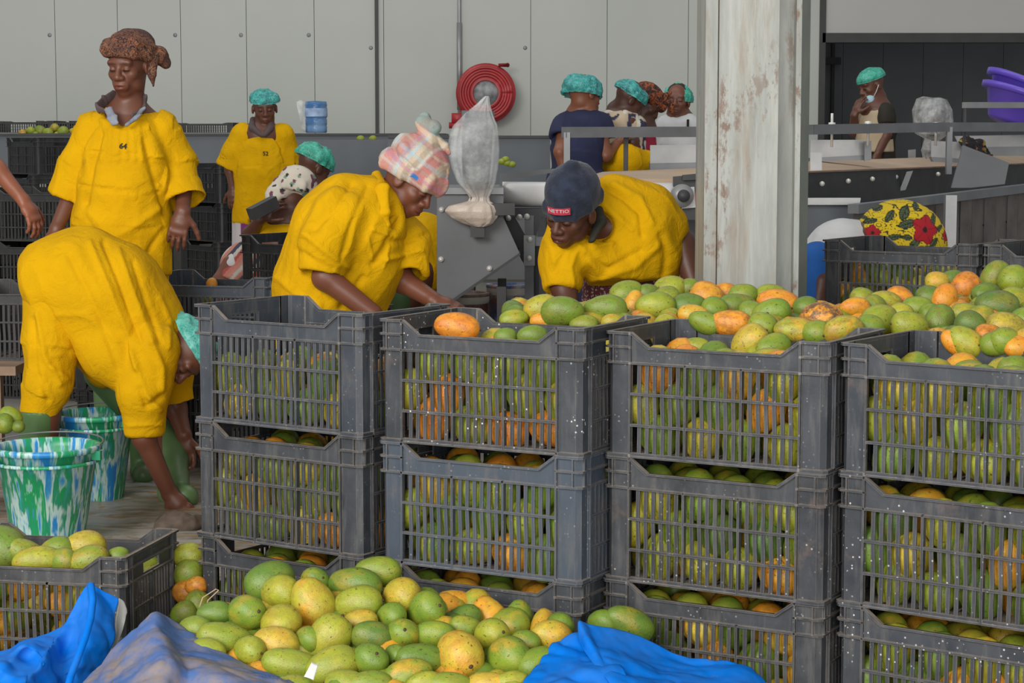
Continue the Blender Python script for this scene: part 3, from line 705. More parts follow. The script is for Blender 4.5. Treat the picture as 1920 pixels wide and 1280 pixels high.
g2 = A([(150,1350,3.95),(195,1322,3.95),(240,1300,3.96),(280,1282,3.96),(315,1266,3.98),(350,1275,4.02),(390,1285,3.98),(440,1300,3.95),(505,1320,3.92),(578,1345,3.90)])
g3 = [Vector((p.x, 3.74, .02)) for p in g2]
tag(sheet('tarp', [g0, g1, g2, g3], MAT['tarp_dirty'], 100, 70, .010, 8, 9, .003), 'dusty grey-blue tarp with a peaked fold in front of the mango heap', 'tarp')
b0 = A([(968,1292,4.05),(1002,1250,4.13),(1040,1202,4.22),(1086,1190,4.24)])
b1 = A([(968,1320,3.98),(1015,1275,4.06),(1068,1240,4.12),(1130,1225,4.18)])
b2 = A([(968,1350,3.92),(1030,1330,3.95),(1100,1310,3.98),(1180,1290,4.02)])
b3 = [Vector((p.x, 3.72, .02)) for p in b2]
tr = sheet('tarp', [b0, b1, b2, b3], MAT['tarp'], 50, 60, .012, 8, 12, .003)
tag(tr, 'bright blue tarp with two folded flaps at the bottom right of the mango heap', 'tarp')
c0 = A([(1082,1196,4.20),(1086,1161,4.22),(1130,1173,4.24),(1190,1189,4.26),(1290,1226,4.26),(1390,1243,4.24),(1448,1296,4.20)])
c1 = A([(1096,1222,4.16),(1106,1198,4.17),(1150,1212,4.19),(1210,1232,4.20),(1300,1255,4.20),(1390,1275,4.16),(1448,1318,4.14)])
c2 = A([(1120,1255,4.08),(1138,1245,4.09),(1180,1256,4.10),(1240,1272,4.10),(1310,1295,4.08),(1390,1315,4.05),(1448,1345,4.03)])
c3 = A([(1165,1330,3.95),(1175,1325,3.95),(1210,1330,3.95),(1260,1340,3.95),(1320,1350,3.94),(1390,1360,3.93),(1448,1370,3.92)])
c4 = [Vector((p.x, 3.70, .02)) for p in c3]
sheet('flap', [c0, c1, c2, c3, c4], MAT['tarp'], 80, 60, .010, 7, 21, .003, tr)
ws = MB().tube(A([(380,1185,4.45),(370,1150,4.45),(380,1120,4.46),(405,1104,4.48),(410,1106,4.48),(390,1125,4.46),(382,1150,4.45),(386,1185,4.44)]), .0012, 5).build('dry_stalk', plain('straw', (.45, .33, .2), .8))
tag(ws, 'thin looped straw-coloured twine sticking up from the heap', 'twine')
sc = sheet('paper_scrap', [A([(585,1240,4.03),(597,1246,4.03)]), A([(570,1268,4.0),(588,1274,4.0)])], plain('paper', (.72, .72, .7), .7), 6, 6, .003, 20, 3, .001)
tag(sc, 'small white paper scrap by the edge of the dusty tarp', 'paper')
# ================================================================== steel column
t = NT('column_paint'); v = t.coord()
st = t.coord(scale=(1, 1, .12))
n = t.noise(st, 16, 5, .65)
c = t.mix(t.ramp(n, [(.35, 0), (.65, 1)]), (.25, .265, .245), (.40, .41, .38))
n2 = t.noise(st, 11, 6, .7, .3)
c = t.mix(t.ramp(n2, [(.52, 0), (.70, .75)]), c, (.27, .19, .12))
n3 = t.noise(t.coord(scale=(1, 1, .4)), 26, 6, .75)
msk = t.ramp(t.noise(t.coord(scale=(1, 1, .3)), 5, 3), [(.5, 0), (.6, 1)])
c = t.mix(t.math('MULTIPLY', t.ramp(n3, [(.52, 0), (.60, .9)]), msk), c, (.17, .095, .06))
n4 = t.noise(t.coord(scale=(1, 1, .05)), 60, 4, .6)
c = t.mix(t.ramp(n4, [(.58, 0), (.68, .45)]), c, (.45, .44, .41))
t.base(c); t.set(Roughness=.5); t.bump(n3, .15, .004); MAT['column'] = t.m
colm = empty('steel_column', 'rust-streaked pale grey painted steel column rising behind the mango heap', 'column')
Yc = 6.35
def cx(px): return at(px, 300, Yc).x
H0, H1 = 0, 3.6
cxm = cx(1430); colm.location = (cxm, Yc, 0)
def cpart(name, x0, x1, y0, y1, m=MAT['column']):
    return MB().box((x0 - cxm, y0, H0), (x1 - cxm, y1, H1)).build(name, m, colm)
cpart('flange', cx(1321), cx(1344), .0, .30); cpart('cover_plate', cx(1344) + .003, cx(1449), -.012, .02)
cpart('web', cx(1440), cx(1497), .05, .08); cpart('side_lip', cx(1449), cx(1457), -.012, .06)
cpart('lip', cx(1490), cx(1500), -.002, .10)
MB().prism([(0, 0), (.001, 0), (.001, .001)], .001).build('x', MAT['column'], colm) if False else None
m = MB(); xa, xb = cx(1498) - cxm, cx(1530) - cxm
m.add([(xa, 0, H0), (xb, .16, H0), (xb, .34, H0), (xa, .34, H0), (xa, 0, H1), (xb, .16, H1), (xb, .34, H1), (xa, .34, H1)], [(3,2,1,0),(4,5,6,7),(0,1,5,4),(1,2,6,5),(2,3,7,6),(3,0,4,7)])
m.build('flange', plain('column_side_paint', (.24, .265, .225), .55, var=.12, scale=7, dirt=(.32, .25, .18)), colm)  # greenish right-hand side, with its shade mixed into the paint colour
MB().box((cx(1344) - cxm, .01, H0), (cx(1344) - cxm + .003, .05, H1)).build('joint', MAT['wood'], colm)

# ================================================================== far troughs
def box_px(m, x0, x1, y0, y1, Y, d):                 # axis-aligned box whose front face covers those pixels at depth Y
    a, b = at(x0, y1, Y), at(x1, y0, Y); m.box((a.x, Y, a.z), (b.x, Y + d, b.z)); return m
def trough(label, x0, x1, ytop, ybot, Y, d, posts, lip=True, liner=True):
    a, b = at(x0, ybot, Y), at(x1, ytop, Y)
    r = empty('sorting_trough', label, 'trough', ((a.x + b.x)/2, Y, 0)); o = r.location
    def mb(): return MB()
    W2 = (b.x - a.x)/2
    mb().box((-W2, 0, a.z), (W2, .012, b.z)).build('front_panel', MAT['blue_steel'], r)
    mb().box((-W2, d, a.z), (W2, d + .012, b.z)).build('back_panel', MAT['blue_steel'], r)
    mb().box((-W2, .012, a.z), (-W2 + .012, d, b.z)).build('end_panel', MAT['blue_steel'], r)
    mb().box((W2 - .012, .012, a.z), (W2, d, b.z)).build('end_panel', MAT['blue_steel'], r)
    mb().box((-W2, .012, b.z - .13), (W2, d, b.z - .12)).build('bed', MAT['dark_steel'], r)
    if label.startswith('slate-grey') or label.startswith('lower'): mb().box((-W2 + .02, .1, .35), (W2 - .02, .12, a.z)).build('lower_panel', MAT['grey_steel'], r)
    if lip: mb().box((-W2, -.02, b.z - .02), (W2, .04, b.z)).build('rim', MAT['dark_steel'], r)
    for k in range(posts):
        x = -W2 + .03 + (2*W2 - .12)*k/max(1, posts - 1)
        for y in (.03, d - .08): mb().box((x, y, 0), (x + .06, y + .06, a.z)).build('leg', MAT['dark_steel'], r)
    return r
trough('long slate-grey trough along the back wall, carrying the blue water bottle', -40, 835, 250, 345, 16.5, .9, 6)
trough('slate-grey trough section right of the hose reel, behind the plastic bag', 728, 1032, 254, 352, 14.2, .8, 3)
trough('lower slate-grey trough in front of the long one, behind the plaid headwrap', 540, 728, 262, 352, 15.0, .6, 3, False)
tag(MB().box((at(-40, 0, 17.3).x, 17.5, 0), (at(735, 0, 17.3).x, 17.55, .95)).build('skirting_board', plain('dusty_board', (.21, .195, .175), .8, var=.2, scale=1.5)), 'dusty grey-brown board closing the space under the long back trough', 'board')
m = MB(); a, b = at(300, 352, 16.35), at(545, 344, 16.35); m.box((a.x, 16.3, a.z), (b.x, 16.48, b.z))
tag(m.build('shelf_rail', MAT['light_steel']), 'thin pale rail along the lower edge of the long back trough', 'rail')
for k in range(3): pass
# water bottle on the trough
t = NT('blue_bottle'); v = t.coord(); t.base(t.mix(t.ramp(t.noise(v, 6, 3), [(.4, 0), (.6, 1)]), (.10, .24, .50), (.28, .45, .70))); t.set(Roughness=.2, Transmission_Weight=.25, IOR=1.3); MAT['bottle'] = t.m
p = at(593, 249, 16.72); wb_ = empty('water_bottle', 'blue ribbed water bottle standing on the long back trough', 'bottle', p)
MB().lathe([(0, 0), (.085, 0), (.09, .01), (.092, .05), (.087, .06), (.092, .07), (.092, .11), (.087, .12), (.092, .13), (.092, .18), (.096, .20), (.09, .215), (.094, .23), (.088, .262), (.03, .267), (0, .267)], 24).build('body', MAT['bottle'], wb_, True)
MB().lathe([(.0955, .135), (.0965, .14), (.0965, .20), (.0955, .205)], 24).build('label', plain('bottle_label', (.34, .46, .68), .5, var=.4, scale=14), wb_, True)
t = NT('clear_film'); v = t.coord(); t.base((.86, .86, .84)); t.set(Roughness=.25, Alpha=t.ramp(t.noise(v, 14, 5, .7), [(.35, .10), (.7, .5)])); MAT['film'] = t.m
fb = sheet('plastic_film', [A([(556,190,16.68),(566,186,16.70),(576,194,16.74)]), A([(560,215,16.66),(568,214,16.67),(577,214,16.70)]), A([(566,245,16.68),(572,247,16.69),(577,248,16.70)])], MAT['film'], 16, 16, .02, 12, 4, .002)
tag(fb, 'crinkled clear plastic film hanging beside the blue water bottle', 'plastic film')

# ================================================================== fire hose reel
Yh = 18.75; p = at(911, 175, Yh); hr = empty('fire_hose_reel', 'red wall-mounted fire hose reel with grey hub behind the plastic bag', 'hose reel', p)
MX = Matrix.Rotation(math.pi/2, 4, 'X')
MB().box((-.08, .0, -.08), (.08, .24, .08)).build('wall_bracket', MAT['dark_steel'], hr)
MB().lathe([(.150, -.06), (.268, -.06), (.275, -.05), (.275, -.03), (.262, -.02), (.262, .0)] , 48, MX).build('drum', MAT['red'], hr, True)
for k, rr in enumerate((.165, .19, .215, .24)):
    MB().tube([(rr*math.cos(a), -.067 - (k % 2)*.004, rr*math.sin(a)) for a in np.linspace(0, 2*math.pi, 49)], .0145, 8).build('hose_coil', MAT['red'], hr, True)
MB().lathe([(.118, .075), (.150, .085), (.152, .05), (.118, .05)], 40, MX).build('hub_ring', MAT['red'], hr, True)
MB().lathe([(0, .085), (.05, .085), (.06, .07), (.120, .065), (.120, .02)], 40, MX).build('hub', plain('grey_hub', (.30, .30, .31), .5, var=.5, scale=14), hr, True)
MB().lathe([(.255, .03), (.282, .025), (.282, -.09), (.262, -.1)], 48, MX).build('rim', MAT['red'], hr, True)
MB().tube([(.12, -.05, .262), (.20, -.06, .262), (.205, -.07, .262)], [.016, .018, .022], 10).build('nozzle', MAT['red'], hr, True)
q = at(862, 235, Yh) - p
MB().tube([(q.x + .03, .1, -.12), (q.x + .02, .0, -.17), (q.x + .0, -.02, -.2), (q.x, -.02, q.z)], .012, 8).build('supply_pipe', MAT['red'], hr, True)
MB().cbox((q.x - .02, -.03, at(0, 222, Yh).z - p.z), (.11, .07, .10)).tube([(q.x - .10, -.04, q.z), (q.x + .05, -.04, q.z)], .03, 10).build('valve', MAT['red'], hr, True)
wp = MB().tube([(at(860, 0, Yh).x, WY - .05, .6), (at(860, 0, Yh).x, WY - .05, 4.1)], .016, 8).tube([(at(860, 0, Yh).x, WY - .05, at(0, 40, Yh).z), (at(860, 0, Yh).x, WY - .05, at(0, 205, Yh).z)], .024, 8)
tag(wp.build('wall_pipe', MAT['light_steel'], None, True), 'thin grey vertical pipe on the back wall left of the hose reel', 'pipe')

# ================================================================== sorting conveyor
cv = empty('sorting_conveyor', 'long grey conveyor with a tan belt and a white end roller', 'conveyor', (0, 0, 0))
Yd = 8.9
a, b = at(942, 364, Yd + .12), at(1268, 366, Yd)
MB().tube([a, b], .057, 28).build('end_roller', MAT['white_pvc'], cv, True)
MB().tube([a + Vector((-.05, .02, 0)), a], .035, 16).build('shaft', MAT['black'], cv, True)
# roller bracket plates
def plate(name, poly, Y, d, m, parent, Y2=None):     # polygon given in pixels at depth Y, thickness d backwards
    pts = [at(x, y, Y) for x, y in poly]; n = len(pts)
    vs = [tuple(p) for p in pts] + [tuple(p + Vector((0, d, 0))) for p in pts]
    fs = [tuple(range(n)), tuple(range(2*n - 1, n - 1, -1))] + [(i, i + n, (i + 1) % n + n, (i + 1) % n) for i in range(n)]
    bm = MB().add(vs, fs); o = bm.build(name, m, parent)
    return o
plate('bracket_plate', [(937,326),(1060,314),(1060,320),(942,338),(942,408),(937,408)], Yd + .05, .012, MAT['grey_steel'], cv)
plate('under_tray', [(939,391),(1268,391),(1268,408),(939,408)], Yd + .02, .25, MAT['dark_steel'], cv)
plate('side_plate', [(1262,331),(1326,326),(1326,412),(1262,412)], Yd - .04, .014, MAT['dark_steel'], cv)
plate('side_rib', [(1280,328),(1326,324),(1326,336),(1280,338)], Yd - .07, .03, MAT['dark_steel'], cv)
MB().tube([b + Vector((.02, -.05, 0)), b + Vector((.02, -.085, 0))], .052, 24).build('bearing', MAT['light_steel'], cv, True)
MB().tube([b + Vector((.025, -.085, 0)), b + Vector((.025, -.105, 0))], .028, 16).build('shaft', MAT['dark_steel'], cv, True)
plate('bearing_flange', [(1276,352),(1302,350),(1304,389),(1278,391)], Yd - .06, .012, MAT['light_steel'], cv)
lb = plate('warning_label', [(1303,362),(1315,360),(1315,378),(1303,380)], Yd - .048, .004, plain('label_red', (.62, .05, .05), .5, var=.02), cv)
for k in range(2): plate('print', [(1305,365 + k*6.5),(1313,364 + k*6.5),(1313,368 + k*6.5),(1305,369 + k*6.5)], Yd - .052, .002, plain('label_white', (.8, .75, .72), .6, var=.02), cv)
# deck: from the roller away to the right
zb = at(1300, 335, Yd).z
P0, P1 = at(1120, 336, Yd + .3), at(1300, 336, Yd)
nr = [at(1085, 331, 9.3), at(1320, 342, 9.0), at(1525, 333, 10.4), at(1790, 316, 12.8), at(1990, 303, 16.0)]
fr = [at(1130, 322, 10.2), at(1325, 314, 10.5), at(1525, 302, 11.6), at(1790, 293, 13.9), at(1990, 290, 17.0)]
zt = sum(p.z for p in nr)/len(nr)
for p in nr: p.z = zt
vs = [tuple(p) for p in nr + fr] + [(p.x, p.y, p.z - .03) for p in nr + fr]; n = 5; fs = []
for i in range(n - 1): fs += [(i, i + 1, n + i + 1, n + i), (2*n + i, 3*n + i, 3*n + i + 1, 2*n + i + 1), (i, 2*n + i, 2*n + i + 1, i + 1), (n + i, n + i + 1, 3*n + i + 1, 3*n + i)]
MB().add(vs, fs).build('belt', MAT['belt'], cv)
def skirt(pts, z0, z1, th, name, m, off=(0, 0)):
    mb = MB()
    for a, b in zip(pts, pts[1:]):
        a2, b2 = Vector((a.x + off[0], a.y + off[1], (z0 + z1)/2)), Vector((b.x + off[0], b.y + off[1], (z0 + z1)/2))
        mb.bar(a2, b2, th, z1 - z0)
    return mb.build(name, m, cv)
skirt(nr[1:], zt - .16, zt + .012, .02, 'side_skirt', MAT['dark_steel'], (.0, -.02))
skirt(nr[1:], zt + .012, zt + .02, .05, 'edge_trim', MAT['wood'], (0, -.01))

plate('splice_plate', [(1700,322),(1712,320),(1698,356),(1686,358)], 11.7, .012, MAT['rail_steel'], cv)
for q in ((1538,344,10.4),(1587,339,10.8),(1632,335,11.2),(1676,331,11.7),(1755,326,12.3)):
    p = at(*q); MB().lathe([(0, .022), (.012, .018), (.014, 0)], 10, Matrix.Translation(p + Vector((0, -.06, 0))) @ Matrix.Rotation(math.pi/2, 4, 'X')).build('bolt', MAT['bolt'], cv, True)
# legs and braces under the roller end
lg = plate('leg', [(984,404),(1001,404),(1001,600),(984,600)], Yd + .0, .06, MAT['grey_steel'], cv)
z0 = at(990, 598, Yd).z
MB().box((at(984, 0, Yd).x, Yd, 0), (at(1001, 0, Yd).x, Yd + .06, z0)).build('leg', MAT['grey_steel'], cv)
plate('leg_joint', [(982,441),(1003,441),(1003,498),(982,498)], Yd - .012, .014, MAT['rail_steel'], cv)
for q in ((993,449),(992,484),(953,409),(974,407),(988,406)):
    p = at(*q, Yd - .014); MB().lathe([(0, .016), (.011, .013), (.014, 0)], 10, Matrix.Translation(p) @ Matrix.Rotation(math.pi/2, 4, 'X')).build('bolt', MAT['bolt'], cv, True)
plate('brace', [(942,408),(966,408),(984,440),(984,496),(978,488)], Yd + .03, .03, MAT['dark_steel'], cv)
plate('crossbar', [(1001,444),(1330,444),(1330,461),(1001,461)], Yd + .02, .05, MAT['rail_steel'], cv)
plate('gusset', [(990,406),(1016,406),(1008,432),(1006,442),(1000,442),(999,430)], Yd + .01, .03, MAT['dark_steel'], cv)
MB().box((at(1001, 0, Yd).x, Yd + .06, .05), (at(1012, 0, Yd).x, Yd + .1, at(0, 461, Yd).z)).build('leg', MAT['dark_steel'], cv)
for X, Y in ((at(1310, 400, 9.2).x, 9.2), (at(1560, 380, 11.0).x, 11.0), (at(1790, 350, 13.4).x, 13.4)):
    MB().box((X, Y, 0), (X + .06, Y + .06, zt - .1)).build('leg', MAT['dark_steel'], cv)
# dark tank under the belt seen right of the beanie and beyond the column
plate('lower_panel', [(1200,412),(1326,412),(1326,470),(1230,470)], Yd + .35, .02, MAT['grey_steel'], cv)
plate('lower_panel', [(1480,384),(1618,384),(1618,470),(1480,470)], 9.9, .02, MAT['blue_steel'], cv)
plate('panel_lip', [(1480,371),(1614,371),(1612,384),(1480,384)], 9.85, .05, MAT['light_steel'], cv)
plate('white_strip', [(1302,465),(1326,465),(1326,500),(1306,470)], Yd + .3, .01, MAT['white_pvc'], cv)
# dividers standing on the belt
def divider(poly, Y, base, m=None):
    o = plate('divider_plate', poly, Y, .015, m or MAT['light_steel'], cv)
    if base: plate('divider_foot', base, Y - .02, .07, MAT['rail_steel'], cv)
divider([(1219,272),(1326,271),(1326,306),(1219,308)], 10.9, [(1219,306),(1326,304),(1326,319),(1219,321)])
divider([(1519,262),(1622,262),(1622,294),(1519,300)], 11.6, [(1519,296),(1634,290),(1634,300),(1519,303)])
plate('divider_plate', [(1621,265),(1634,264),(1634,300),(1621,302)], 11.5, .02, MAT['rail_steel'], cv)
plate('divider_plate', [(1519,285),(1541,287),(1541,321),(1519,321)], 10.6, .012, MAT['light_steel'], cv)
divider([(1746,264),(1803,266),(1802,296),(1746,296)], 12.4, [(1746,294),(1800,297),(1796,305),(1750,303)])
plate('divider_plate', [(1703,281),(1717,280),(1717,296),(1703,296)], 13.6, .012, MAT['light_steel'], cv)
divider([(1790,255),(1960,252),(1960,276),(1800,276)], 13.4, [(1800,276),(1960,274),(1960,292),(1830,292)])
# overhead rail along the belt
rl = empty('guard_rail', 'grey steel guard rail carried on posts above the conveyor belt', 'rail', (0, 0, 0))
ra, rb, rc, rd = at(1057, 248, 10.2), at(1330, 247, 10.6), at(1520, 243, 11.0), at(1775, 238, 11.9)
re = at(1990, 238, 12.6)
for A_, B_ in ((ra, rb), (rb, rc), (rc, rd), (rd, re)):
    MB().bar(A_, B_, .05, .055).build('bar', MAT['rail_steel'], rl)
for p, y1 in ((ra, 330), (rd, 309)):
    zz = zt - .02; MB().box((p.x - .0, p.y - .02, zz), (p.x + .032, p.y + .02, p.z)).build('post', MAT['rail_steel'], rl)
px_ = at(1175, 262, 10.4); MB().box((px_.x - .012, px_.y + .05, zt - .05), (px_.x + .012, px_.y + .08, px_.z + .02)).build('post', MAT['dark_steel'], rl)
for q in ((1560,229,11.2),(1628,227,11.4),(1755,229,11.9),(1783,229,12.0)):
    p = at(*q); MB().tube([p + Vector((0, 0, -.14)), p + Vector((0, 0, .05 if q[0] == 1560 else .0))], .008, 8).lathe([(0, .03), (.02, .028), (.022, 0), (0, 0)], 8, Matrix.Translation(p + Vector((0, 0, -.03)))).build('bolt', MAT['bolt'], rl, True)
r2 = empty('side_rail', 'short pale steel rail in front of the purple basins at right', 'rail', (0, 0, 0))
MB().bar(at(1808, 197, 12.2), at(1990, 197, 12.6), .04, .036).build('bar', MAT['light_steel'], r2)
p = at(1810, 215, 12.2); MB().box((p.x - .006, p.y, zt - .02), (p.x + .006, p.y + .03, at(0, 193, 12.2).z)).build('post', MAT['dark_steel'], r2)
# grey deflector sheet and mesh skirt at right
tag(plate('deflector_sheet', [(1806,272),(1892,305),(1884,345),(1820,352),(1784,352)], 10.9, .02, MAT['grey_steel'], None), 'tilted grey steel deflector sheet leaning against the conveyor side', 'sheet')
sk = empty('belt_guard', 'long grey-brown slatted guard with a top rail, behind the yellow floral wrap', 'guard', (0, 0, 0))
gl, gr = Vector((at(1600, 384, 9.6).x, 9.6, 0)), Vector((at(1990, 338, 11.6).x, 11.6, 0))
zl, zr = at(1600, 384, 9.6).z, at(1990, 338, 11.6).z
MB().bar((gl.x, gl.y, zl - .02), (gr.x, gr.y, zr - .02), .06, .045).build('top_rail', MAT['rail_steel'], sk)
t = NT('guard_mat'); t.base(t.mix(t.ramp(t.noise(t.coord(), 7, 5, .6), [(.3, 0), (.7, 1)]), (.095, .085, .078), (.17, .15, .135))); t.set(Roughness=.7); MAT['guard'] = t.m
N = 17
for k in range(N):
    f0, f1 = k/N, (k + .93)/N; a, b = gl.lerp(gr, f0), gl.lerp(gr, f1); za, zb_ = zl + (zr - zl)*f0 - .04, zl + (zr - zl)*f1 - .04
    dy = .012*(k % 2)
    MB().add([(a.x, a.y + dy, .15), (b.x, b.y + dy, .15), (b.x, b.y + dy + .01, .15), (a.x, a.y + dy + .01, .15), (a.x, a.y + dy, za), (b.x, b.y + dy, zb_), (b.x, b.y + dy + .01, zb_), (a.x, a.y + dy + .01, za)],
             [(3,2,1,0),(4,5,6,7),(0,1,5,4),(1,2,6,5),(2,3,7,6),(3,0,4,7)]).build('slat', MAT['guard'], sk)
for h in (.25, .45, .65, .82):
    MB().bar((gl.x, gl.y + .03, zl*h), (gr.x, gr.y + .03, zr*h), .012, .012).build('cross_wire', MAT['dark_steel'], sk)
p = at(1783, 420, 9.9); MB().box((p.x - .028, p.y, 0), (p.x + .028, p.y + .05, at(0, 366, 9.9).z)).build('post', MAT['light_steel'], sk)
p = at(1900, 420, 10.9); MB().box((p.x + .3, p.y, 0), (p.x + .34, p.y + .05, .9)).build('post', MAT['dark_steel'], sk)
# purple basins
t = NT('purple_plastic'); t.base((.13, .075, .52)); t.set(Roughness=.35); MAT['purple'] = t.m
for k, (px, py, ang, cc) in enumerate(((1925, 186, 20, 0), (1932, 168, 24, 1))):
    p = at(px, py, 13.0 + .05*k)
    r = empty('plastic_basin', ('lower purple basin tipped over behind the short rail at right' if k == 0 else 'upper purple basin nested in the one below at the right edge'), 'basin', p); r.rotation_euler = (0, R(ang), 0); r['group'] = 'purple basins'
    MB().lathe([(0, -.19), (.18, -.19), (.20, -.17), (.27, 0), (.30, .005), (.30, .02), (.262, .012), (.19, -.165), (0, -.175)], 40).build('bowl', MAT['purple'], r, True)
    MB().lathe([(.262, -.012), (.305, -.01), (.31, .025), (.295, .03), (.27, .02)], 40).build('rim', MAT['purple'], r, True)
# wrapped motor on the far side of the belt, and a dark cloth with bright patches
m = MB(); p = at(1748, 212, 13.2)
me = MB().lathe([(0, -.10), (.10, -.10), (.125, -.06), (.125, .03), (.10, .08), (.06, .10), (0, .105)], 9, Matrix.Translation(p) @ Matrix.Rotation(R(90), 4, 'X') @ Matrix.Diagonal((1, 1, 1.2, 1)))
mo = empty('motor', 'machine head wrapped in crinkled clear film on the far side of the conveyor', 'machine', p)
MB().lathe([(0, -.12), (.07, -.12), (.09, 0), (.06, .09), (0, .09)], 14).build('housing', MAT['rail_steel'], mo, True)
bm_ = MB().lathe([(.05, -.32), (.07, -.25), (.05, -.17), (.11, -.13), (.135, -.06), (.13, .02), (.10, .09), (.06, .10), (0, .095)], 28); P = np.array(bm_.v); P = P*(1 + .14*vnoise(P*16, 5)[:, None]); bm_.v = [tuple(x) for x in P]
bm_.build('wrap', MAT['film'], mo, False)
MB().tube([(0, 0, -.12), (-.02, 0, -.25), (0, 0, zt - p.z)], .03, 8).build('stand', MAT['dark_steel'], mo, True)
t = NT('dark_print'); v = t.coord(); t.base(t.mix(t.ramp(t.noise(v, 22, 2), [(.62, 0), (.64, 1)]), (.015, .014, .015), t.mix(t.ramp(t.noise(v, 9, 1), [(.45, 0), (.55, 1)]), (.35, .40, .03), (.40, .10, .04)))); t.set(Roughness=.9)
cl = sheet('cloth', [A([(1798,262,12.4),(1815,258,12.5),(1835,266,12.6),(1850,282,12.6),(1862,290,12.5)]), A([(1800,270,12.3),(1818,264,12.25),(1836,276,12.3),(1850,290,12.3),(1860,294,12.3)]), A([(1806,276,12.25),(1822,278,12.2),(1838,286,12.2),(1850,297,12.2),(1858,300,12.2)])], t.m, 30, 20, .03, 12, 4, .01)
tag(cl, 'dark cloth with red and yellow-green patches draped behind the deflector sheet', 'cloth')

# ================================================================== chute and bagged motor
ch = empty('steel_chute', 'grey bolted steel chute standing left of the conveyor roller', 'chute', (0, 0, 0))
Yk = 8.55
plate('side_panel', [(820,362),(944,362),(944,408),(974,474),(845,563),(820,563)], Yk, .02, MAT['grey_steel'], ch)
plate('back_panel', [(820,362),(944,362),(944,408),(974,474),(845,563),(820,563)], Yk + .6, .02, MAT['grey_steel'], ch)
plate('top_lip', [(818,352),(944,352),(944,364),(818,364)], Yk - .02, .66, MAT['rail_steel'], ch)
plate('lower_edge', [(845,563),(974,474),(976,478),(847,568)], Yk - .01, .62, MAT['dark_steel'], ch)
plate('end_panel', [(819,360),(824,360),(824,565),(819,565)], Yk + .01, .6, MAT['grey_steel'], ch)
for q in ((828,393),(827,486),(918,503),(826,563)):
    p = at(*q, Yk); MB().lathe([(0, .014), (.010, .012), (.013, 0)], 10, Matrix.Translation(p) @ Matrix.Rotation(math.pi/2, 4, 'X')).build('bolt', MAT['bolt'], ch, True)
p = at(828, 560, Yk)
for dx in (0, .25):
    for dy in (0, .55): MB().box((p.x + dx - .01, Yk + .03 + dy*.95, 0), (p.x + dx + .03, Yk + .07 + dy*.95, p.z + .05)).build('leg', MAT['dark_steel'], ch)
bgm = empty('bagged_motor', 'grey motor knotted inside a hanging translucent plastic bag above the chute', 'motor', at(895, 330, 8.45))
o = bgm.location
bot = at(890, 392, 8.5) - o; top = at(912, 190, 8.5) - o; mid = at(892, 265, 8.5) - o
MB().tube([mid + Vector((.0, .04, -.20)), mid + Vector((.01, .04, .13))], [.06, .072], 20).build('motor_body', MAT['grey_steel'], bgm, True)
MB().box((-.03, .03, bot.z - .12), (.03, .07, mid.z - .18)).build('motor_foot', MAT['dark_steel'], bgm)
MB().cbox((.06, .04, bot.z + .0), (.2, .05, .05)).build('motor_arm', MAT['dark_steel'], bgm)
# bag: rings from the pointed top to the knot and the flared tail
rings = [(913,180,2,2),(908,192,10,6),(900,210,26,14),(893,235,42,24),(890,262,46,28),(889,290,45,28),(891,318,42,26),(893,340,36,22),(897,358,24,15),(899,370,16,11),(898,377,18,12),(888,386,40,22),(886,396,47,24),(890,408,40,20),(895,418,26,12),(898,425,8,5)]
V, F = [], []; nk = 72
for i, (x, y, w, d) in enumerate(rings):
    c0 = at(x, y, 8.48) - o; s = pxm(8.48, 1.3)
    for k in range(nk):
        a = 2*math.pi*k/nk
        V.append((c0.x + math.cos(a)*w/s, c0.y + math.sin(a)*d/s, c0.z))
Vn = np.array(V).reshape(len(rings), nk, 3); G = []
tt = np.linspace(0, len(rings) - 1, 64)
for q in tt:
    i = min(int(q), len(rings) - 2); f = q - i; f = f*f*(3 - 2*f)*.5 + f*.5; G.append(Vn[i]*(1 - f) + Vn[i + 1]*f)
G = np.array(G); P = G.reshape(-1, 3); cen = G.mean(1, keepdims=True).repeat(nk, 1).reshape(-1, 3); dr = P - cen; ln = np.linalg.norm(dr, axis=1, keepdims=True) + 1e-6
ang = np.tile(np.arange(nk)/nk*2*math.pi, 64); row = np.repeat(np.arange(64), nk)
nz_ = vnoise(np.c_[np.cos(ang)*4 + row*.02, np.sin(ang)*4, row*.05], 3)*.011 + vnoise(P*22, 8)*.012*(row > 44) + vnoise(P*11, 2)*.008
P = P + dr/ln*np.minimum(nz_[:, None], ln*.8)
for j in range(63):
    for k in range(nk): F.append((j*nk + k, j*nk + (k + 1) % nk, (j + 1)*nk + (k + 1) % nk, (j + 1)*nk + k))
t = NT('bag_film'); v = t.coord()
al = t.ramp(t.noise(v, 11, 5, .65), [(.34, .16), (.66, .50)]); zc = t.n('SeparateXYZ', {0: v}).outputs[2]
knot = t.n('MapRange', {0: zc, 1: -.02, 2: -.12, 3: 0., 4: 1.}).outputs[0]
t.base(t.mix(knot, (.78, .80, .80), (.74, .62, .52))); t.set(Roughness=.28, Alpha=t.math('MAXIMUM', al, t.math('MULTIPLY', knot, .86))); t.bump(t.noise(v, 30, 5, .7), .5, .01)
me = bpy.data.meshes.new('bag'); me.from_pydata(P.tolist(), [], F); me.materials.append(t.m); me.polygons.foreach_set('use_smooth', [True]*len(me.polygons)); me.update()
bag = obj('bag', me, bgm)
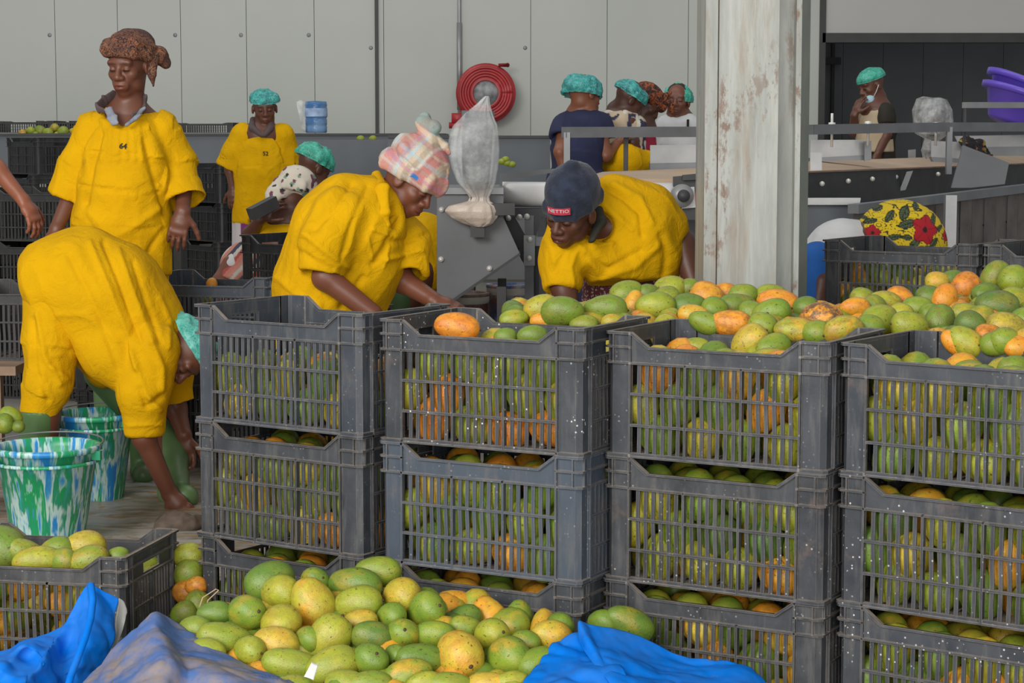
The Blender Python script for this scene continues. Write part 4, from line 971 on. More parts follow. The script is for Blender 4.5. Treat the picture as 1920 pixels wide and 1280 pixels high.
# paint-smeared drums under the chute
for k, (px, py, Y, h, rr, w, nm) in enumerate(((955, 566, 9.5, .42, .105, 'white and blue', 'blue paint-smeared drum under the chute, left of the conveyor leg'), (868, 580, 9.4, .34, .12, 'brown', 'brown stained drum in the shade under the chute'))):
    p = at(px, py, Y)
    r = empty('drum', nm, 'drum', (p.x, p.y, 0))
    t = NT('drum_paint'); v = t.coord()
    t.base(t.mix(t.ramp(t.noise(v, 8, 5, .7), [(.42, 0), (.6, 1)]), (.05, .12, .30) if k == 0 else (.13, .05, .045), t.mix(t.ramp(t.noise(v, 17, 4), [(.45, 0), (.6, 1)]), (.5, .5, .5), (.35, .15, .12)) if k == 0 else (.25, .18, .15))); t.set(Roughness=.5)
    zt_ = at(0, 532 if k == 0 else 548, Y).z
    MB().lathe([(0, 0), (rr, 0), (rr, zt_ - .02), (rr + .008, zt_ - .015), (rr + .008, zt_), (rr - .01, zt_), (rr - .01, zt_ - .1), (0, zt_ - .1)], 28).build('shell', t.m, r, True)
    MB().lathe([(rr + .001, zt_ - .05), (rr + .006, zt_ - .045), (rr + .006, zt_ - .005), (rr + .001, zt_)], 28).build('rim', plain('drum_rim', (.5, .47, .43), .5, var=.3), r, True)
# ================================================================== buckets
t = NT('marbled_plastic'); tc = t.coord(); sx = t.n('SeparateXYZ', {0: tc})
ang = t.math('ARCTAN2', sx.outputs[1], sx.outputs[0])
vec = t.n('CombineXYZ', {0: t.math('MULTIPLY', ang, 1.05), 1: t.math('MULTIPLY', sx.outputs[2], 1.3), 2: t.n('ObjectInfo').outputs['Random']}).outputs[0]
n1 = t.noise(vec, 2.6, 4, .6, .35)
c = t.ramp(n1, [(.0, (.01, .12, .50)), (.40, (.02, .24, .60)), (.44, (.42, .62, .64)), (.48, (.52, .68, .62)), (.515, (.02, .28, .16)), (.60, (.01, .34, .09)), (.63, (.34, .60, .50)), (.68, (.02, .25, .60))])
n2 = t.noise(vec, 9, 4, .6, .2); c = t.mix(t.ramp(n2, [(.55, 0), (.66, .8)]), c, (.05, .34, .50))
c = t.mix(t.ramp(t.noise(tc, 30, 4, .7), [(.66, 0), (.74, .5)]), c, (.35, .28, .2))
t.base(c); t.set(Roughness=.38); MAT['bucket'] = t.m
def bucket(px, pyb, Y, rt, rb_, h, label, hang):
    p = atz(px, pyb, 0); r = empty('plastic_bucket', label, 'bucket', (p.x, p.y, 0), hang, 'marbled plastic buckets')
    MB().lathe([(0, .0), (rb_, 0), (rb_ + .003, .01), (rt, h - .02), (rt + .012, h - .02), (rt + .014, h - .004), (rt + .006, h), (rt - .006, h - .002), (rt - .010, h - .03), (rb_ - .004, .012), (0, .01)], 48).build('pail', MAT['bucket'], r, True)
    MB().lathe([(rt - .016 + .012, h - .06), (rt + .006, h - .058), (rt + .006, h - .05), (rt, h - .048)], 48).build('band', MAT['bucket'], r, True)
    for s in (-1, 1): MB().cbox((s*(rt + .012), 0, h - .03), (.03, .035, .03)).build('ear', MAT['bucket'], r)
    hh = MB().tube([((rt + .018)*math.cos(a), -(rt + .018)*math.sin(a)*.98, h + .004 + .012*math.sin(a)) for a in np.linspace(0, math.pi, 25)], .0028, 6)
    hh.build('wire_handle', MAT['rail_steel'], r, True); return r
bucket(92, 1026, 6.5, .165, .112, .345, 'blue, white and green marbled bucket at left, nearest the camera', R(170))
bucket(182, 938, 7.3, .142, .095, .335, 'blue and green marbled bucket behind the nearer one, before the bent woman', R(150))
# ================================================================== figures: one signed-distance body each, skinned with surface nets
def V3(p): return np.array(tuple(p), np.float32)
class Sdf:
    def __init__(s): s.pr = []
    def cap(s, a, b, ra, rb=None, k=.015, op='u', side=None, q=1.0):
        s.pr.append(('cap', V3(a), V3(b), ra, ra if rb is None else rb, k, op, None if side is None else V3(Vector(side).normalized()), q)); return s
    def chain(s, pts, rs, k=.015, side=None, qs=None):
        for i in range(len(pts) - 1): s.cap(pts[i], pts[i + 1], rs[i], rs[i + 1], k, 'u', side, 1.0 if qs is None else (qs[i] + qs[i + 1])/2)
        return s
    def ell(s, c, r, M=None, k=.012, op='u'):        # M: 3x3, columns are the axes
        s.pr.append(('ell', V3(c), np.array(r, np.float32), np.eye(3, dtype=np.float32) if M is None else np.array(M, np.float32), k, op)); return s
    def cut(s, c, n, rad=.3, k=.004):
        s.pr.append(('cut', V3(c), V3(Vector(n).normalized()), rad, k)); return s
    def group(s, g, k=.01): s.pr.append(('grp', g, k)); return s
    def bounds(s):
        lo, hi = np.full(3, 1e9), np.full(3, -1e9)
        for p in s.pr:
            if p[0] == 'cap' and p[6] == 'u': m = max(p[3], p[4])*max(1, p[8]); l, h = np.minimum(p[1], p[2]) - m, np.maximum(p[1], p[2]) + m
            elif p[0] == 'ell' and p[5] == 'u': m = np.sqrt(((p[3]*p[2])**2).sum(1)); l, h = p[1] - m, p[1] + m
            elif p[0] == 'grp': l, h = p[1].bounds()
            else: continue
            lo, hi = np.minimum(lo, l), np.maximum(hi, h)
        return lo, hi
    def segs(s):
        r = []
        for p in s.pr:
            if p[0] == 'cap' and p[6] == 'u': r.append((p[1], p[2], p[3], p[4]))
            elif p[0] == 'grp': r += p[1].segs()
        return r
    def field(s, xs, ys, zs, h):
        f = np.full((len(xs), len(ys), len(zs)), .1, np.float32)
        def blk(lo, hi):
            out = []
            for ax, l, g in zip((xs, ys, zs), lo, hi):
                i, j = int(np.searchsorted(ax, l)), int(np.searchsorted(ax, g)); out.append(slice(max(i - 1, 0), min(j + 1, len(ax))))
            return tuple(out)
        for p in s.pr:
            if p[0] == 'grp':
                l, g = p[1].bounds(); m = p[2] + 4*h; B = blk(l - m, g + m)
                if 0 in f[B].shape: continue
                d = p[1].field(xs[B[0]], ys[B[1]], zs[B[2]], h); f[B] = smin(f[B], d, p[2]); continue
            if p[0] == 'cut': m = p[3]; B = blk(p[1] - m, p[1] + m)
            elif p[0] == 'cap':
                m = max(p[3], p[4])*max(1, p[8]) + p[5] + 4*h; B = blk(np.minimum(p[1], p[2]) - m, np.maximum(p[1], p[2]) + m)
            else:
                m = np.sqrt(((p[3]*p[2])**2).sum(1)) + p[4] + 4*h; B = blk(p[1] - m, p[1] + m)
            if 0 in f[B].shape: continue
            X, Y, Z = xs[B[0]][:, None, None] - p[1][0], ys[B[1]][None, :, None] - p[1][1], zs[B[2]][None, None, :] - p[1][2]
            if p[0] == 'cut':
                n = p[2]; d = X*n[0] + Y*n[1] + Z*n[2]; r2 = X*X + Y*Y + Z*Z
                f[B] = np.where(r2 < p[3]**2, np.maximum(f[B], d), f[B]); continue
            if p[0] == 'cap':
                ab = p[2] - p[1]; L2 = float(ab@ab) + 1e-9
                t = np.clip((X*ab[0] + Y*ab[1] + Z*ab[2])/L2, 0, 1); X, Y, Z = X - t*ab[0], Y - t*ab[1], Z - t*ab[2]
                d2 = X*X + Y*Y + Z*Z
                if p[7] is not None: c = X*p[7][0] + Y*p[7][1] + Z*p[7][2]; d2 = d2 - c*c*(1 - 1/p[8]**2)
                d = np.sqrt(np.maximum(d2, 0)) - (p[3] + (p[4] - p[3])*t); k, op = p[5], p[6]
            else:
                M, r = p[3], p[2]; k0 = k1 = 0
                for i in range(3):
                    c = X*M[0, i] + Y*M[1, i] + Z*M[2, i]; k0 = k0 + (c/r[i])**2; k1 = k1 + (c/r[i]**2)**2
                k0 = np.sqrt(k0); d = k0*(k0 - 1)/np.sqrt(k1 + 1e-12); k, op = p[4], p[5]
            f[B] = smin(f[B], d, k) if op == 'u' else -smin(-f[B], d, k)
        return f
    def mesh(s, h):
        lo, hi = s.bounds(); lo = lo - 5*h; n = np.ceil((hi + 5*h - lo)/h).astype(int)
        ax = [(lo[i] + h*np.arange(n[i])).astype(np.float32) for i in range(3)]
        return nets(s.field(*ax, h), lo, h)
def smin(a, b, k):
    if k <= 0: return np.minimum(a, b)
    g = np.clip(.5 + .5*(a - b)/k, 0, 1); return a + (b - a)*g - k*g*(1 - g)
def nets(f, lo, h):
    sgn = f < 0; nx, ny, nz = f.shape
    c = np.zeros((nx - 1, ny - 1, nz - 1), np.uint8)
    offs = [(i, j, k) for i in (0, 1) for j in (0, 1) for k in (0, 1)]
    for o in offs: c += sgn[o[0]:nx - 1 + o[0], o[1]:ny - 1 + o[1], o[2]:nz - 1 + o[2]]
    cells = np.argwhere((c > 0) & (c < 8)); idx = np.full(c.shape, -1, np.int64); idx[tuple(cells.T)] = np.arange(len(cells))
    val = {o: f[tuple((cells + o).T)] for o in offs}
    acc = np.zeros((len(cells), 3)); cnt = np.zeros(len(cells))
    for a in offs:
        for ax in range(3):
            if a[ax]: continue
            b = list(a); b[ax] = 1; b = tuple(b); va, vb = val[a], val[b]; m = (va < 0) != (vb < 0)
            t = np.where(m, va/np.where(m, va - vb, 1), 0); pt = np.tile(np.array(a, float), (len(cells), 1)); pt[:, ax] = t
            acc += pt*m[:, None]; cnt += m
    V = lo + (cells + acc/cnt[:, None])*h; Q = []
    for ax in range(3):
        sl0 = [slice(None)]*3; sl1 = [slice(None)]*3; sl0[ax] = slice(0, -1); sl1[ax] = slice(1, None)
        e = np.argwhere(sgn[tuple(sl0)] != sgn[tuple(sl1)]); u, v = (ax + 1) % 3, (ax + 2) % 3
        e = e[(e[:, u] > 0) & (e[:, v] > 0) & (e[:, u] < f.shape[u] - 1) & (e[:, v] < f.shape[v] - 1)]
        flip = sgn[tuple(e.T)]; q = []
        for du, dv in ((1, 1), (0, 1), (0, 0), (1, 0)):
            g = e.copy(); g[:, u] -= du; g[:, v] -= dv; q.append(idx[tuple(g.T)])
        q = np.stack(q, 1); q[~flip] = q[~flip][:, ::-1]; Q.append(q)
    return V, np.concatenate(Q)
def vnormals(V, Q):
    n = np.cross(V[Q[:, 2]] - V[Q[:, 0]], V[Q[:, 3]] - V[Q[:, 1]]); N = np.zeros_like(V)
    for i in range(4): np.add.at(N, Q[:, i], n)
    return N/(np.linalg.norm(N, axis=1, keepdims=True) + 1e-12)
def relax(V, Q, it=2, w=.5):
    for _ in range(it):
        S = np.zeros_like(V); C = np.zeros(len(V))
        for i in range(4): np.add.at(S, Q[:, i], V[Q[:, (i + 1) % 4]] + V[Q[:, i - 1]]); np.add.at(C, Q[:, i], 2)
        V = V*(1 - w) + S/np.maximum(C, 1)[:, None]*w
    return V
def qmesh(name, V, Q, mat, colors=None):
    me = bpy.data.meshes.new(name); me.vertices.add(len(V)); me.vertices.foreach_set('co', V.astype(np.float32).ravel())
    me.loops.add(len(Q)*4); me.loops.foreach_set('vertex_index', Q.astype(np.int32).ravel())
    me.polygons.add(len(Q)); me.polygons.foreach_set('loop_start', np.arange(0, len(Q)*4, 4, dtype=np.int32))
    me.polygons.foreach_set('use_smooth', np.ones(len(Q), bool)); me.update(calc_edges=True)
    if colors is not None:
        a = me.color_attributes.new('Col', 'FLOAT_COLOR', 'POINT'); a.data.foreach_set('color', np.c_[colors, np.ones(len(V))].astype(np.float32).ravel())
    me.materials.append(mat); return me
def near_seg(P, segs):                               # signed distance to each capsule, nearest one's axis
    best = np.full(len(P), 1e9); ax = np.zeros_like(P)
    for a, b, ra, rb in segs:
        ab = (b - a).astype(float); L = np.linalg.norm(ab) + 1e-9; t = np.clip(((P - a)@ab)/L**2, 0, 1)
        d = np.linalg.norm(P - a - t[:, None]*ab, axis=1) - (ra + (rb - ra)*t); m = d < best
        best[m] = d[m]; ax[m] = ab/L
    return best, ax
def fold_noise(P, axis, f, seed, stretch=.22):
    al = (P*axis).sum(1, keepdims=True); Q = (P - axis*al*(1 - stretch))*f
    w = np.c_[vnoise(P*f*.35, seed + 5), vnoise(P*f*.35, seed + 6), vnoise(P*f*.35, seed + 7)]*.55
    return 1 - 2*np.abs(vnoise(Q + w, seed))         # ridged
# ---- materials for figures
t = NT('skin'); at_ = t.n('Attribute', attribute_name='Col').outputs['Color']; oi = t.n('ObjectInfo').outputs['Color']
c = t.mix(1.0, oi, at_, 'MULTIPLY'); n = t.noise(t.coord(), 24, 4, .6)
c = t.mix(t.ramp(n, [(.3, 0), (.7, .35)]), c, t.mix(1.0, c, (.72, .66, .64), 'MULTIPLY')); t.base(c)
t.set(Roughness=.46, Subsurface_Weight=.04, Subsurface_Scale=.004); t.b.inputs['Subsurface Radius'].default_value = (.8, .4, .25)
t.bump(t.noise(t.coord(), 240, 3), .10, .002); MAT['skin'] = t.m
t = NT('printed_cloth'); t.base(t.n('Attribute', attribute_name='Col').outputs['Color']); t.set(Roughness=.85); t.bump(t.noise(t.coord(), 260, 3), .25, .002); MAT['print'] = t.m
def hairnet_mat(name, c1, c2, alpha=.78):
    t = NT(name); v = t.coord()
    vo = t.n('TexVoronoi', {'Vector': t.n('VectorMath', {0: v, 1: t.n('TexNoise', {'Vector': v, 'Scale': 9.}).outputs['Color']}, operation='ADD').outputs[0], 'Scale': 17.}, feature='DISTANCE_TO_EDGE').outputs[0]
    n = t.noise(v, 24, 4, .65)
    c = t.mix(t.ramp(n, [(.35, 0), (.65, 1)]), c1, c2); c = t.mix(t.ramp(vo, [(.0, .7), (.09, 0)]), c, (.25, .62, .58))
    t.base(c); t.set(Roughness=.5, Alpha=t.ramp(n, [(.3, alpha), (.65, 1.)])); t.bump(n, .4, .01); return t.m
MAT['net_teal'] = hairnet_mat('teal_hair_net', (.012, .17, .20), (.03, .42, .36))
MAT['net_green'] = hairnet_mat('green_hair_net', (.02, .30, .20), (.05, .48, .34))
MAT['net_pale2'] = hairnet_mat('sea_green_hair_net', (.03, .33, .27), (.12, .50, .42), .85)
MAT['net_pale'] = hairnet_mat('pale_hair_net', (.10, .42, .36), (.30, .58, .52), .4)
MAT['boot'] = plain('green_rubber_boot', (.085, .165, .06), .42, var=.15, scale=5, dirt=(.16, .16, .10))
MAT['navy'] = plain('navy_cotton', (.016, .020, .062), .85, var=.15, scale=8)
MAT['white_cloth'] = plain('white_cotton', (.62, .62, .62), .85, var=.06, scale=8)
MAT['collar_brown'] = plain('plum_brown_collar', (.085, .058, .058), .85, var=.2, scale=20)
MAT['grey_shirt'] = plain('grey_blue_shirt', (.22, .24, .29), .85, var=.3, scale=30)
def dirv(r, u, tow): return (CAMR*r + CAMU*u - CAMF*tow).normalized()
class Fig:
    def __init__(s, label, tone=(.135, .062, .040), h=.005, group=None):
        s.label, s.tone, s.h = label, (tone[0]*1.18, tone[1]*.98, tone[2]*.84), h; s.b = Sdf(); s.g = []; s.paint = []; s.heads = []; s.kids = []; s.group = group
    def head(s, c, fwd, up, k=1.0, neck=None, smile=False, ear=True):
        f = Vector(fwd).normalized(); u = Vector(up); u = (u - f*u.dot(f)).normalized(); r = f.cross(u); c = Vector(c); b = s.b
        def W(x, y, z): return c + (r*x + f*y + u*z)*k
        M = np.array([tuple(r), tuple(f), tuple(u)]).T
        def E(x, y, z, rx, ry, rz, kk=.012, op='u'): b.ell(W(x, y, z), (rx*k, ry*k, rz*k), M, kk*k, op)
        E(0, -.010, .030, .073, .093, .086); E(0, .026, -.040, .055, .062, .070, .03); E(0, .060, -.094, .024, .022, .019, .022)
        for q in (-1, 1):
            E(q*.040, .056, -.022, .021, .022, .020, .02); E(q*.047, .020, -.066, .014, .03, .026, .02)
        b.cap(W(-.040, .074, .026), W(.040, .074, .026), .013*k, None, .018*k)
        for q in (-1, 1): E(q*.030, .098, .002, .019, .016, .0125, .012, 's')
        for q in (-1, 1): E(q*.030, .0755, .0, .0150, .0135, .0125, .004)
        b.cap(W(0, .083, .012), W(0, .104, -.028), .0085*k, .0125*k, .010*k)
        for q in (-1, 1): E(q*.0145, .094, -.031, .0105, .012, .0095, .007)
        E(0, .082, -.062, .034, .018, .026, .014)
        E(0, .0945, -.0575, .0245, .0105, .0070, .005); E(0, .0935, -.0715, .0215, .0110, .0080, .005)
        E(0, .108, -.0642, .024, .012, .0018, .003, 's')
        if ear:
            for q in (-1, 1): E(q*.077, -.006, -.008, .010, .020, .030, .006); E(q*.088, .0, -.004, .006, .011, .018, .004, 's')
        if neck is not None: b.cap(W(0, -.022, -.045), neck, .050*k, .056*k, .025)
        s.heads.append((c, r, f, u, k)); return W
    def hand(s, wrist, d, nrm, size=1.0, curl=.5, thumb=1, spread=.12, fore=None):
        """d = wrist to knuckles, nrm = out of the back of the hand, thumb = +1/-1 which side along d x nrm."""
        d = Vector(d).normalized(); n = Vector(nrm); n = (n - d*n.dot(d)).normalized(); x = d.cross(n)*thumb; w = Vector(wrist); b = s.b; z = size
        k = w + d*.088*z
        b.cap(w, w + d*.05*z, .021*z, .024*z, .012, 'u', x, 1.35); b.cap(w + d*.04*z + x*.006*z, k, .0155*z, .0135*z, .012, 'u', x, 2.5)
        for i, (off, L) in enumerate(((.030, .074), (.010, .082), (-.010, .077), (-.029, .060))):
            p = k + x*off*z - d*(.004 if i in (1, 2) else .010)*z; dd = (d + x*(off*spread*18)).normalized(); rr = .0096*z
            for j, fr in enumerate((.45, .31, .24)):
                a = curl*(.55 if j == 0 else .95); dd2 = (dd*math.cos(a) - n*math.sin(a)).normalized(); nn = (n*math.cos(a) + dd*math.sin(a)).normalized()
                q = p + dd2*L*fr*z; b.cap(p, q, rr, rr*.90, .0025); p, dd, n_, rr = q, dd2, nn, rr*.90; n = nn
            n = Vector(nrm); n = (n - d*n.dot(d)).normalized()
        p = w + d*.022*z + x*.022*z; dd = (d*.62 + x*.75 - n*.25).normalized()
        for L, rr in ((.040, .0130), (.032, .0108), (.026, .0095)):
            q = p + dd*L*z; b.cap(p, q, rr*z, rr*.9*z, .005); p = q; dd = (dd + d*.35 - n*.18*(1 + curl)).normalized()
    def garment(s, name, sdf, mat, h=None, amp=.006, freq=14, seed=1, color=None, label=None, strokes=(), rel=1, flow=None, parent=None):
        s.g.append((name, sdf, mat, h or s.h*1.15, amp, freq, seed, color, label, strokes, rel, flow, parent)); return s
    def finish(s, loc):
        loc = Vector(loc); root = empty('person', s.label, 'person', loc, 0, s.group); L = np.array(tuple(loc))
        V, Q = s.b.mesh(s.h); V = relax(V, Q, 1, .4); C = np.ones((len(V), 3))
        for c, r, f, u, k in s.heads:
            P = (V - np.array(tuple(c)))/k; x, y, z = P@np.array(tuple(r)), P@np.array(tuple(f)), P@np.array(tuple(u))
            def spot(cx, cy, cz, rx, ry, rz): return np.clip(1.35 - np.sqrt(((x - cx)/rx)**2 + ((y - cy)/ry)**2 + ((z - cz)/rz)**2), 0, .35)/.35
            def put(w, colr): C[:] = C*(1 - w[:, None]) + np.array(colr)*w[:, None]
            put(spot(0, .100, -.0645, .024, .02, .0125)*.55, (1.25, .82, .85)); put(spot(0, .105, -.0640, .026, .02, .0022)*.8, (.30, .25, .25))
            for q in (-1, 1):
                put(spot(q*.030, .09, -.0045, .0150, .02, .0040), (.16, .13, .13)); put(spot(q*.031, .09, .024, .021, .03, .0038)*.75, (.30, .28, .28))
                put(spot(q*.030, .09, .0055, .015, .02, .005)*.4, (.7, .65, .62))
            front = np.clip((y - .03)/.06, 0, 1)*np.clip((.02 - np.abs(z + .02))/.03 + .6, 0, 1); put(front*.18, (1.35, 1.25, 1.2))
        o = obj('body', qmesh('body', V - L, Q, MAT['skin'], C), root); o.color = (*s.tone, 1)
        made = {}
        for name, sdf, mat, h, amp, freq, seed, color, label, strokes, rel, flow, parent in s.g:
            V, Q = sdf.mesh(h); N = vnormals(V, Q); V = relax(V, Q, rel, .5)
            if amp:
                if flow is not None: ax = np.tile(np.array(tuple(Vector(flow).normalized())), (len(V), 1))
                else: _, ax = near_seg(V, sdf.segs())
                d = amp*(.62*fold_noise(V, ax, freq, seed) + .38*fold_noise(V, ax, freq*1.9, seed + 20, .35)) + amp*.55*vnoise(V*freq*.45, seed + 9)
                V = V + N*d[:, None]
            O_ = np.array((0, 0, CAM_Z)); cf_ = np.array(tuple(CAMF)); D0 = ((V - O_)@cf_).mean(); Vp = O_ + (V - O_)*(D0/((V - O_)@cf_))[:, None]
            for pts, a, w in strokes:
                pts = [np.array(tuple(p)) for p in pts]; pts = [O_ + (p - O_)*(D0/((p - O_)@cf_)) for p in pts]; dist = np.full(len(V), 1e9)
                for p0, p1 in zip(pts, pts[1:]):
                    ab = p1 - p0; tt = np.clip(((Vp - p0)@ab)/(ab@ab + 1e-9), 0, 1); dl = Vp - p0 - tt[:, None]*ab; dist = np.minimum(dist, np.linalg.norm(dl, axis=1))
                face = np.clip(-(N@np.array(tuple(CAMF)))*2 + .4, 0, 1)
                V = V + N*(a*1.25*np.exp(-(dist/w)**2)*face)[:, None]
            V = relax(V, Q, 1, .3)
            C = color(V, vnormals(V, Q)) if color else None
            o = obj(name, qmesh(name, V - L, Q, mat, C), made.get(parent, root)); made.setdefault(name, o)
            if label: o['label'] = label
            o.color = (1, 1, 1, 1)
        for name, me, label in s.kids:
            o = obj(name, me, root); o.matrix_local = Matrix.Translation(-loc)
            if label: o['label'] = label
        s.root, s.made = root, made; return root
    def cap_net(s, i, mat, rx=.088, ry=.108, rz=.080, z0=.035, back=-.012, name='hair_net', puff=.008, tilt=0, seed=2, low=-.15, label=None):
        c, r, f, u, k = s.heads[i]; nv, nu = 26, 56; Vt, F = [], []
        for j in range(nv):
            th = (j/(nv - 1))**.85*(math.pi*.5 - low); st, ct = math.sin(th), math.cos(th)
            band = 1 if j < nv - 3 else (.965 if j == nv - 2 else .985)
            for a in range(nu):
                p = 2*math.pi*a/nu; g = 1 + .03*math.sin(p*17)*(th/1.6)**3
                x, y, z = rx*st*math.cos(p)*g*band, ry*st*math.sin(p)*g*band + back, rz*ct + z0 + tilt*(math.sin(p)*st)
                Vt.append(tuple(c + (r*x + f*y + u*z)*k))
        for j in range(nv - 1):
            for a in range(nu): F.append((j*nu + a, j*nu + (a + 1) % nu, (j + 1)*nu + (a + 1) % nu, (j + 1)*nu + a))
        P = np.array(Vt); cen = np.array(tuple(c)); dr = P - cen; dr /= np.linalg.norm(dr, axis=1, keepdims=True)
        P = P + dr*(puff*vnoise(P*28, seed) + puff*.6*vnoise(P*60, seed + 1))[:, None]
        me = bpy.data.meshes.new(name); me.from_pydata(P.tolist(), [], [tuple(reversed(q)) for q in F]); me.materials.append(mat)
        me.polygons.foreach_set('use_smooth', [True]*len(me.polygons)); me.update(); s.kids.append((name, me, label))
    def tube(s, name, pts, r, mat, n=8, label=None): s.kids.append((name, MB().tube(pts, r, n).mesh(name, mat, True), label))
    def meshkid(s, name, mb, mat, smooth=False, label=None): s.kids.append((name, mb.mesh(name, mat, smooth), label))
def sleeve(pts, rs, k=.02, wall=.012, side=None, qs=None):
    g = Sdf(); g.chain(pts, rs, k, side, qs); a, b = Vector(pts[-2]), Vector(pts[-1]); d = (b - a).normalized()
    g.cut(b, d, max(rs)*1.9 + .03); q = 1 if qs is None else qs[-1]
    g.cap(b - d*.045, b + d*.06, rs[-1] - wall*1.3, rs[-1] - wall, .004, 's', side, q); return g
def text_on(fig, gname, body, center, size, xdir, mat, name='number', label=None, font_off=0):
    """flat print: lettering laid onto the cloth surface."""
    from mathutils.bvhtree import BVHTree
    cu = bpy.data.curves.new('print', 'FONT'); cu.body = body; cu.size = size; cu.align_x = 'CENTER'; cu.align_y = 'CENTER'; cu.extrude = 0; cu.offset = font_off; cu.resolution_u = 3
    tmp = bpy.data.objects.new('print', cu); col.objects.link(tmp); dg = bpy.context.evaluated_depsgraph_get(); me = bpy.data.meshes.new_from_object(tmp.evaluated_get(dg))
    bpy.data.objects.remove(tmp)
    bm = bmesh.new(); bm.from_mesh(me)
    for _ in range(2): bmesh.ops.subdivide_edges(bm, edges=[e for e in bm.edges if e.calc_length() > size*.08], cuts=1)
    bmesh.ops.triangulate(bm, faces=bm.faces[:]); bm.to_mesh(me); bm.free()
    g = fig.made[gname]; off = fig.root.location; tree = BVHTree.FromPolygons([tuple(v.co) for v in g.data.vertices], [tuple(p.vertices) for p in g.data.polygons])
    x = Vector(xdir).normalized(); y = (CAMU - x*CAMU.dot(x)).normalized(); c = Vector(center)
    for v in me.vertices:
        p = c + x*v.co.x + y*v.co.y - off; hit = tree.ray_cast(p - CAMF*.5, CAMF)
        v.co = (hit[0] - CAMF*.004) if hit[0] is not None else p
    me.materials.clear(); me.materials.append(mat); o = obj(name, me, g)
    if label: o['label'] = label
    return o
MAT['ink'] = plain('black_ink', (.02, .017, .01), .8)
# ---------------------------------------------------------------- standing woman, number 64
Y1 = 7.75
def w1(x, y, d=0.0): return at(x, y, Y1 + d)
fg = Fig('woman in yellow smock numbered 64 and brown patterned headwrap, standing at left', (.125, .055, .036), .0046)
ff = dirv(-.30, -.30, .9); W = fg.head(w1(242, 124), ff, dirv(-.05, .95, .28), .98, w1(240, 212, .02))
b = fg.b; side1 = dirv(.98, 0, .18)
b.cap(w1(240, 215, .02), w1(238, 250, .02), .07, .10, .03, 'u', side1, 1.35)
b.chain([w1(238, 250, .03), w1(236, 330, .03), w1(235, 400, .03), w1(235, 470, .03)], [.10, .095, .085, .105], .03, side1, [1.35, 1.35, 1.3, 1.4])
b.cap(w1(238, 226, .0), w1(268, 222, .0), .016, .012, .02); b.cap(w1(236, 226, .0), w1(208, 222, .0), .016, .012, .02)
b.cap(w1(212, 228, .02), w1(176, 240, .03), .05, .048, .03); b.cap(w1(268, 228, .02), w1(300, 240, .03), .05, .048, .03)
b.chain([w1(176, 240, .03), w1(140, 352, .06), w1(106, 428, -.02)], [.046, .038, .026], .02)
fg.hand(w1(106, 428, -.02), dirv(-.42, -.9, .15), dirv(-.7, .3, .6), 1.0, .75, -1)
b.chain([w1(300, 240, .03), w1(345, 335, .08), w1(343, 396, -.04)], [.046, .038, .027], .02)
fg.hand(w1(343, 394, -.04), dirv(-.22, -.95, .08), dirv(.05, .15, 1), 1.02, .42, -1, .10)
for sx, fx in ((212, 205), (262, 268)):
    b.chain([w1(sx, 480, .03), w1(fx, 690, .02), w1(fx, 880, .05)], [.085, .055, .04], .02)
    b.cap(w1(fx, 893, .05), w1(fx, 895, -.1), .035, .03, .02)
# smock
sm = Sdf(); s1 = side1
sm.chain([w1(239, 246, .01), w1(236, 290, -.0), w1(232, 350, .0), w1(229, 420, .02), w1(231, 515, .03)], [.100, .128, .138, .148, .150], .04, s1, [1.35, 1.22, 1.22, 1.25, 1.28])
sm.cap(w1(205, 232, .02), w1(176, 246, .03), .062, .072, .05); sm.cap(w1(272, 232, .02), w1(302, 246, .03), .062, .072, .05)
sm.cut(w1(231, 512, .03), (0, 0, -1), .32)
sm.cap(w1(231, 500, .03), w1(231, 540, .03), .140, .140, .01, 's', s1, 1.28)
nk = Sdf(); 
sm.cap(w1(230, 205, -.06), w1(229, 224, -.13), .058, .050, .008, 's', s1, 1.5); sm.cap(w1(240, 225, .02), w1(240, 190, .04), .062, .066, .015, 's', s1, 1.2)
sm.group(sleeve([w1(178, 246, .03), w1(152, 310, .05), w1(133, 369, .06)], [.075, .078, .088], .03), .016)
sm.group(sleeve([w1(300, 246, .03), w1(330, 315, .07), w1(346, 376, .02)], [.075, .080, .090], .03), .016)
def ln(f, *p): return [f(*q) for q in p]
st1 = [(ln(w1, (x, 232, -.15), (x + dx, 262, -.16), (x + dx*2.0, 300, -.16)), .0042, .010) for x, dx in ((196, -3), (208, -2), (222, -1), (236, 0), (248, 2), (259, 4))]
st1 += [(ln(w1, (190, 226, -.14), (230, 231, -.15), (266, 228, -.14)), .005, .009),
        (ln(w1, (280, 240, -.1), (300, 300, -.12), (318, 350, -.1)), .010, .022), (ln(w1, (272, 262, -.1), (286, 320, -.12), (310, 400, -.1)), -.010, .014),
        (ln(w1, (190, 250, -.1), (172, 310, -.1), (160, 380, -.1)), -.012, .014), (ln(w1, (300, 390, -.1), (260, 420, -.12), (225, 440, -.12)), .008, .016),
        (ln(w1, (170, 400, -.1), (215, 455, -.12), (270, 470, -.12)), .008, .018), (ln(w1, (308, 430, -.1), (270, 480, -.12), (250, 510, -.1)), -.007, .012)]
fg.garment('smock', sm, MAT['yellow'], .0058, .0115, 7.5, 3, strokes=st1)
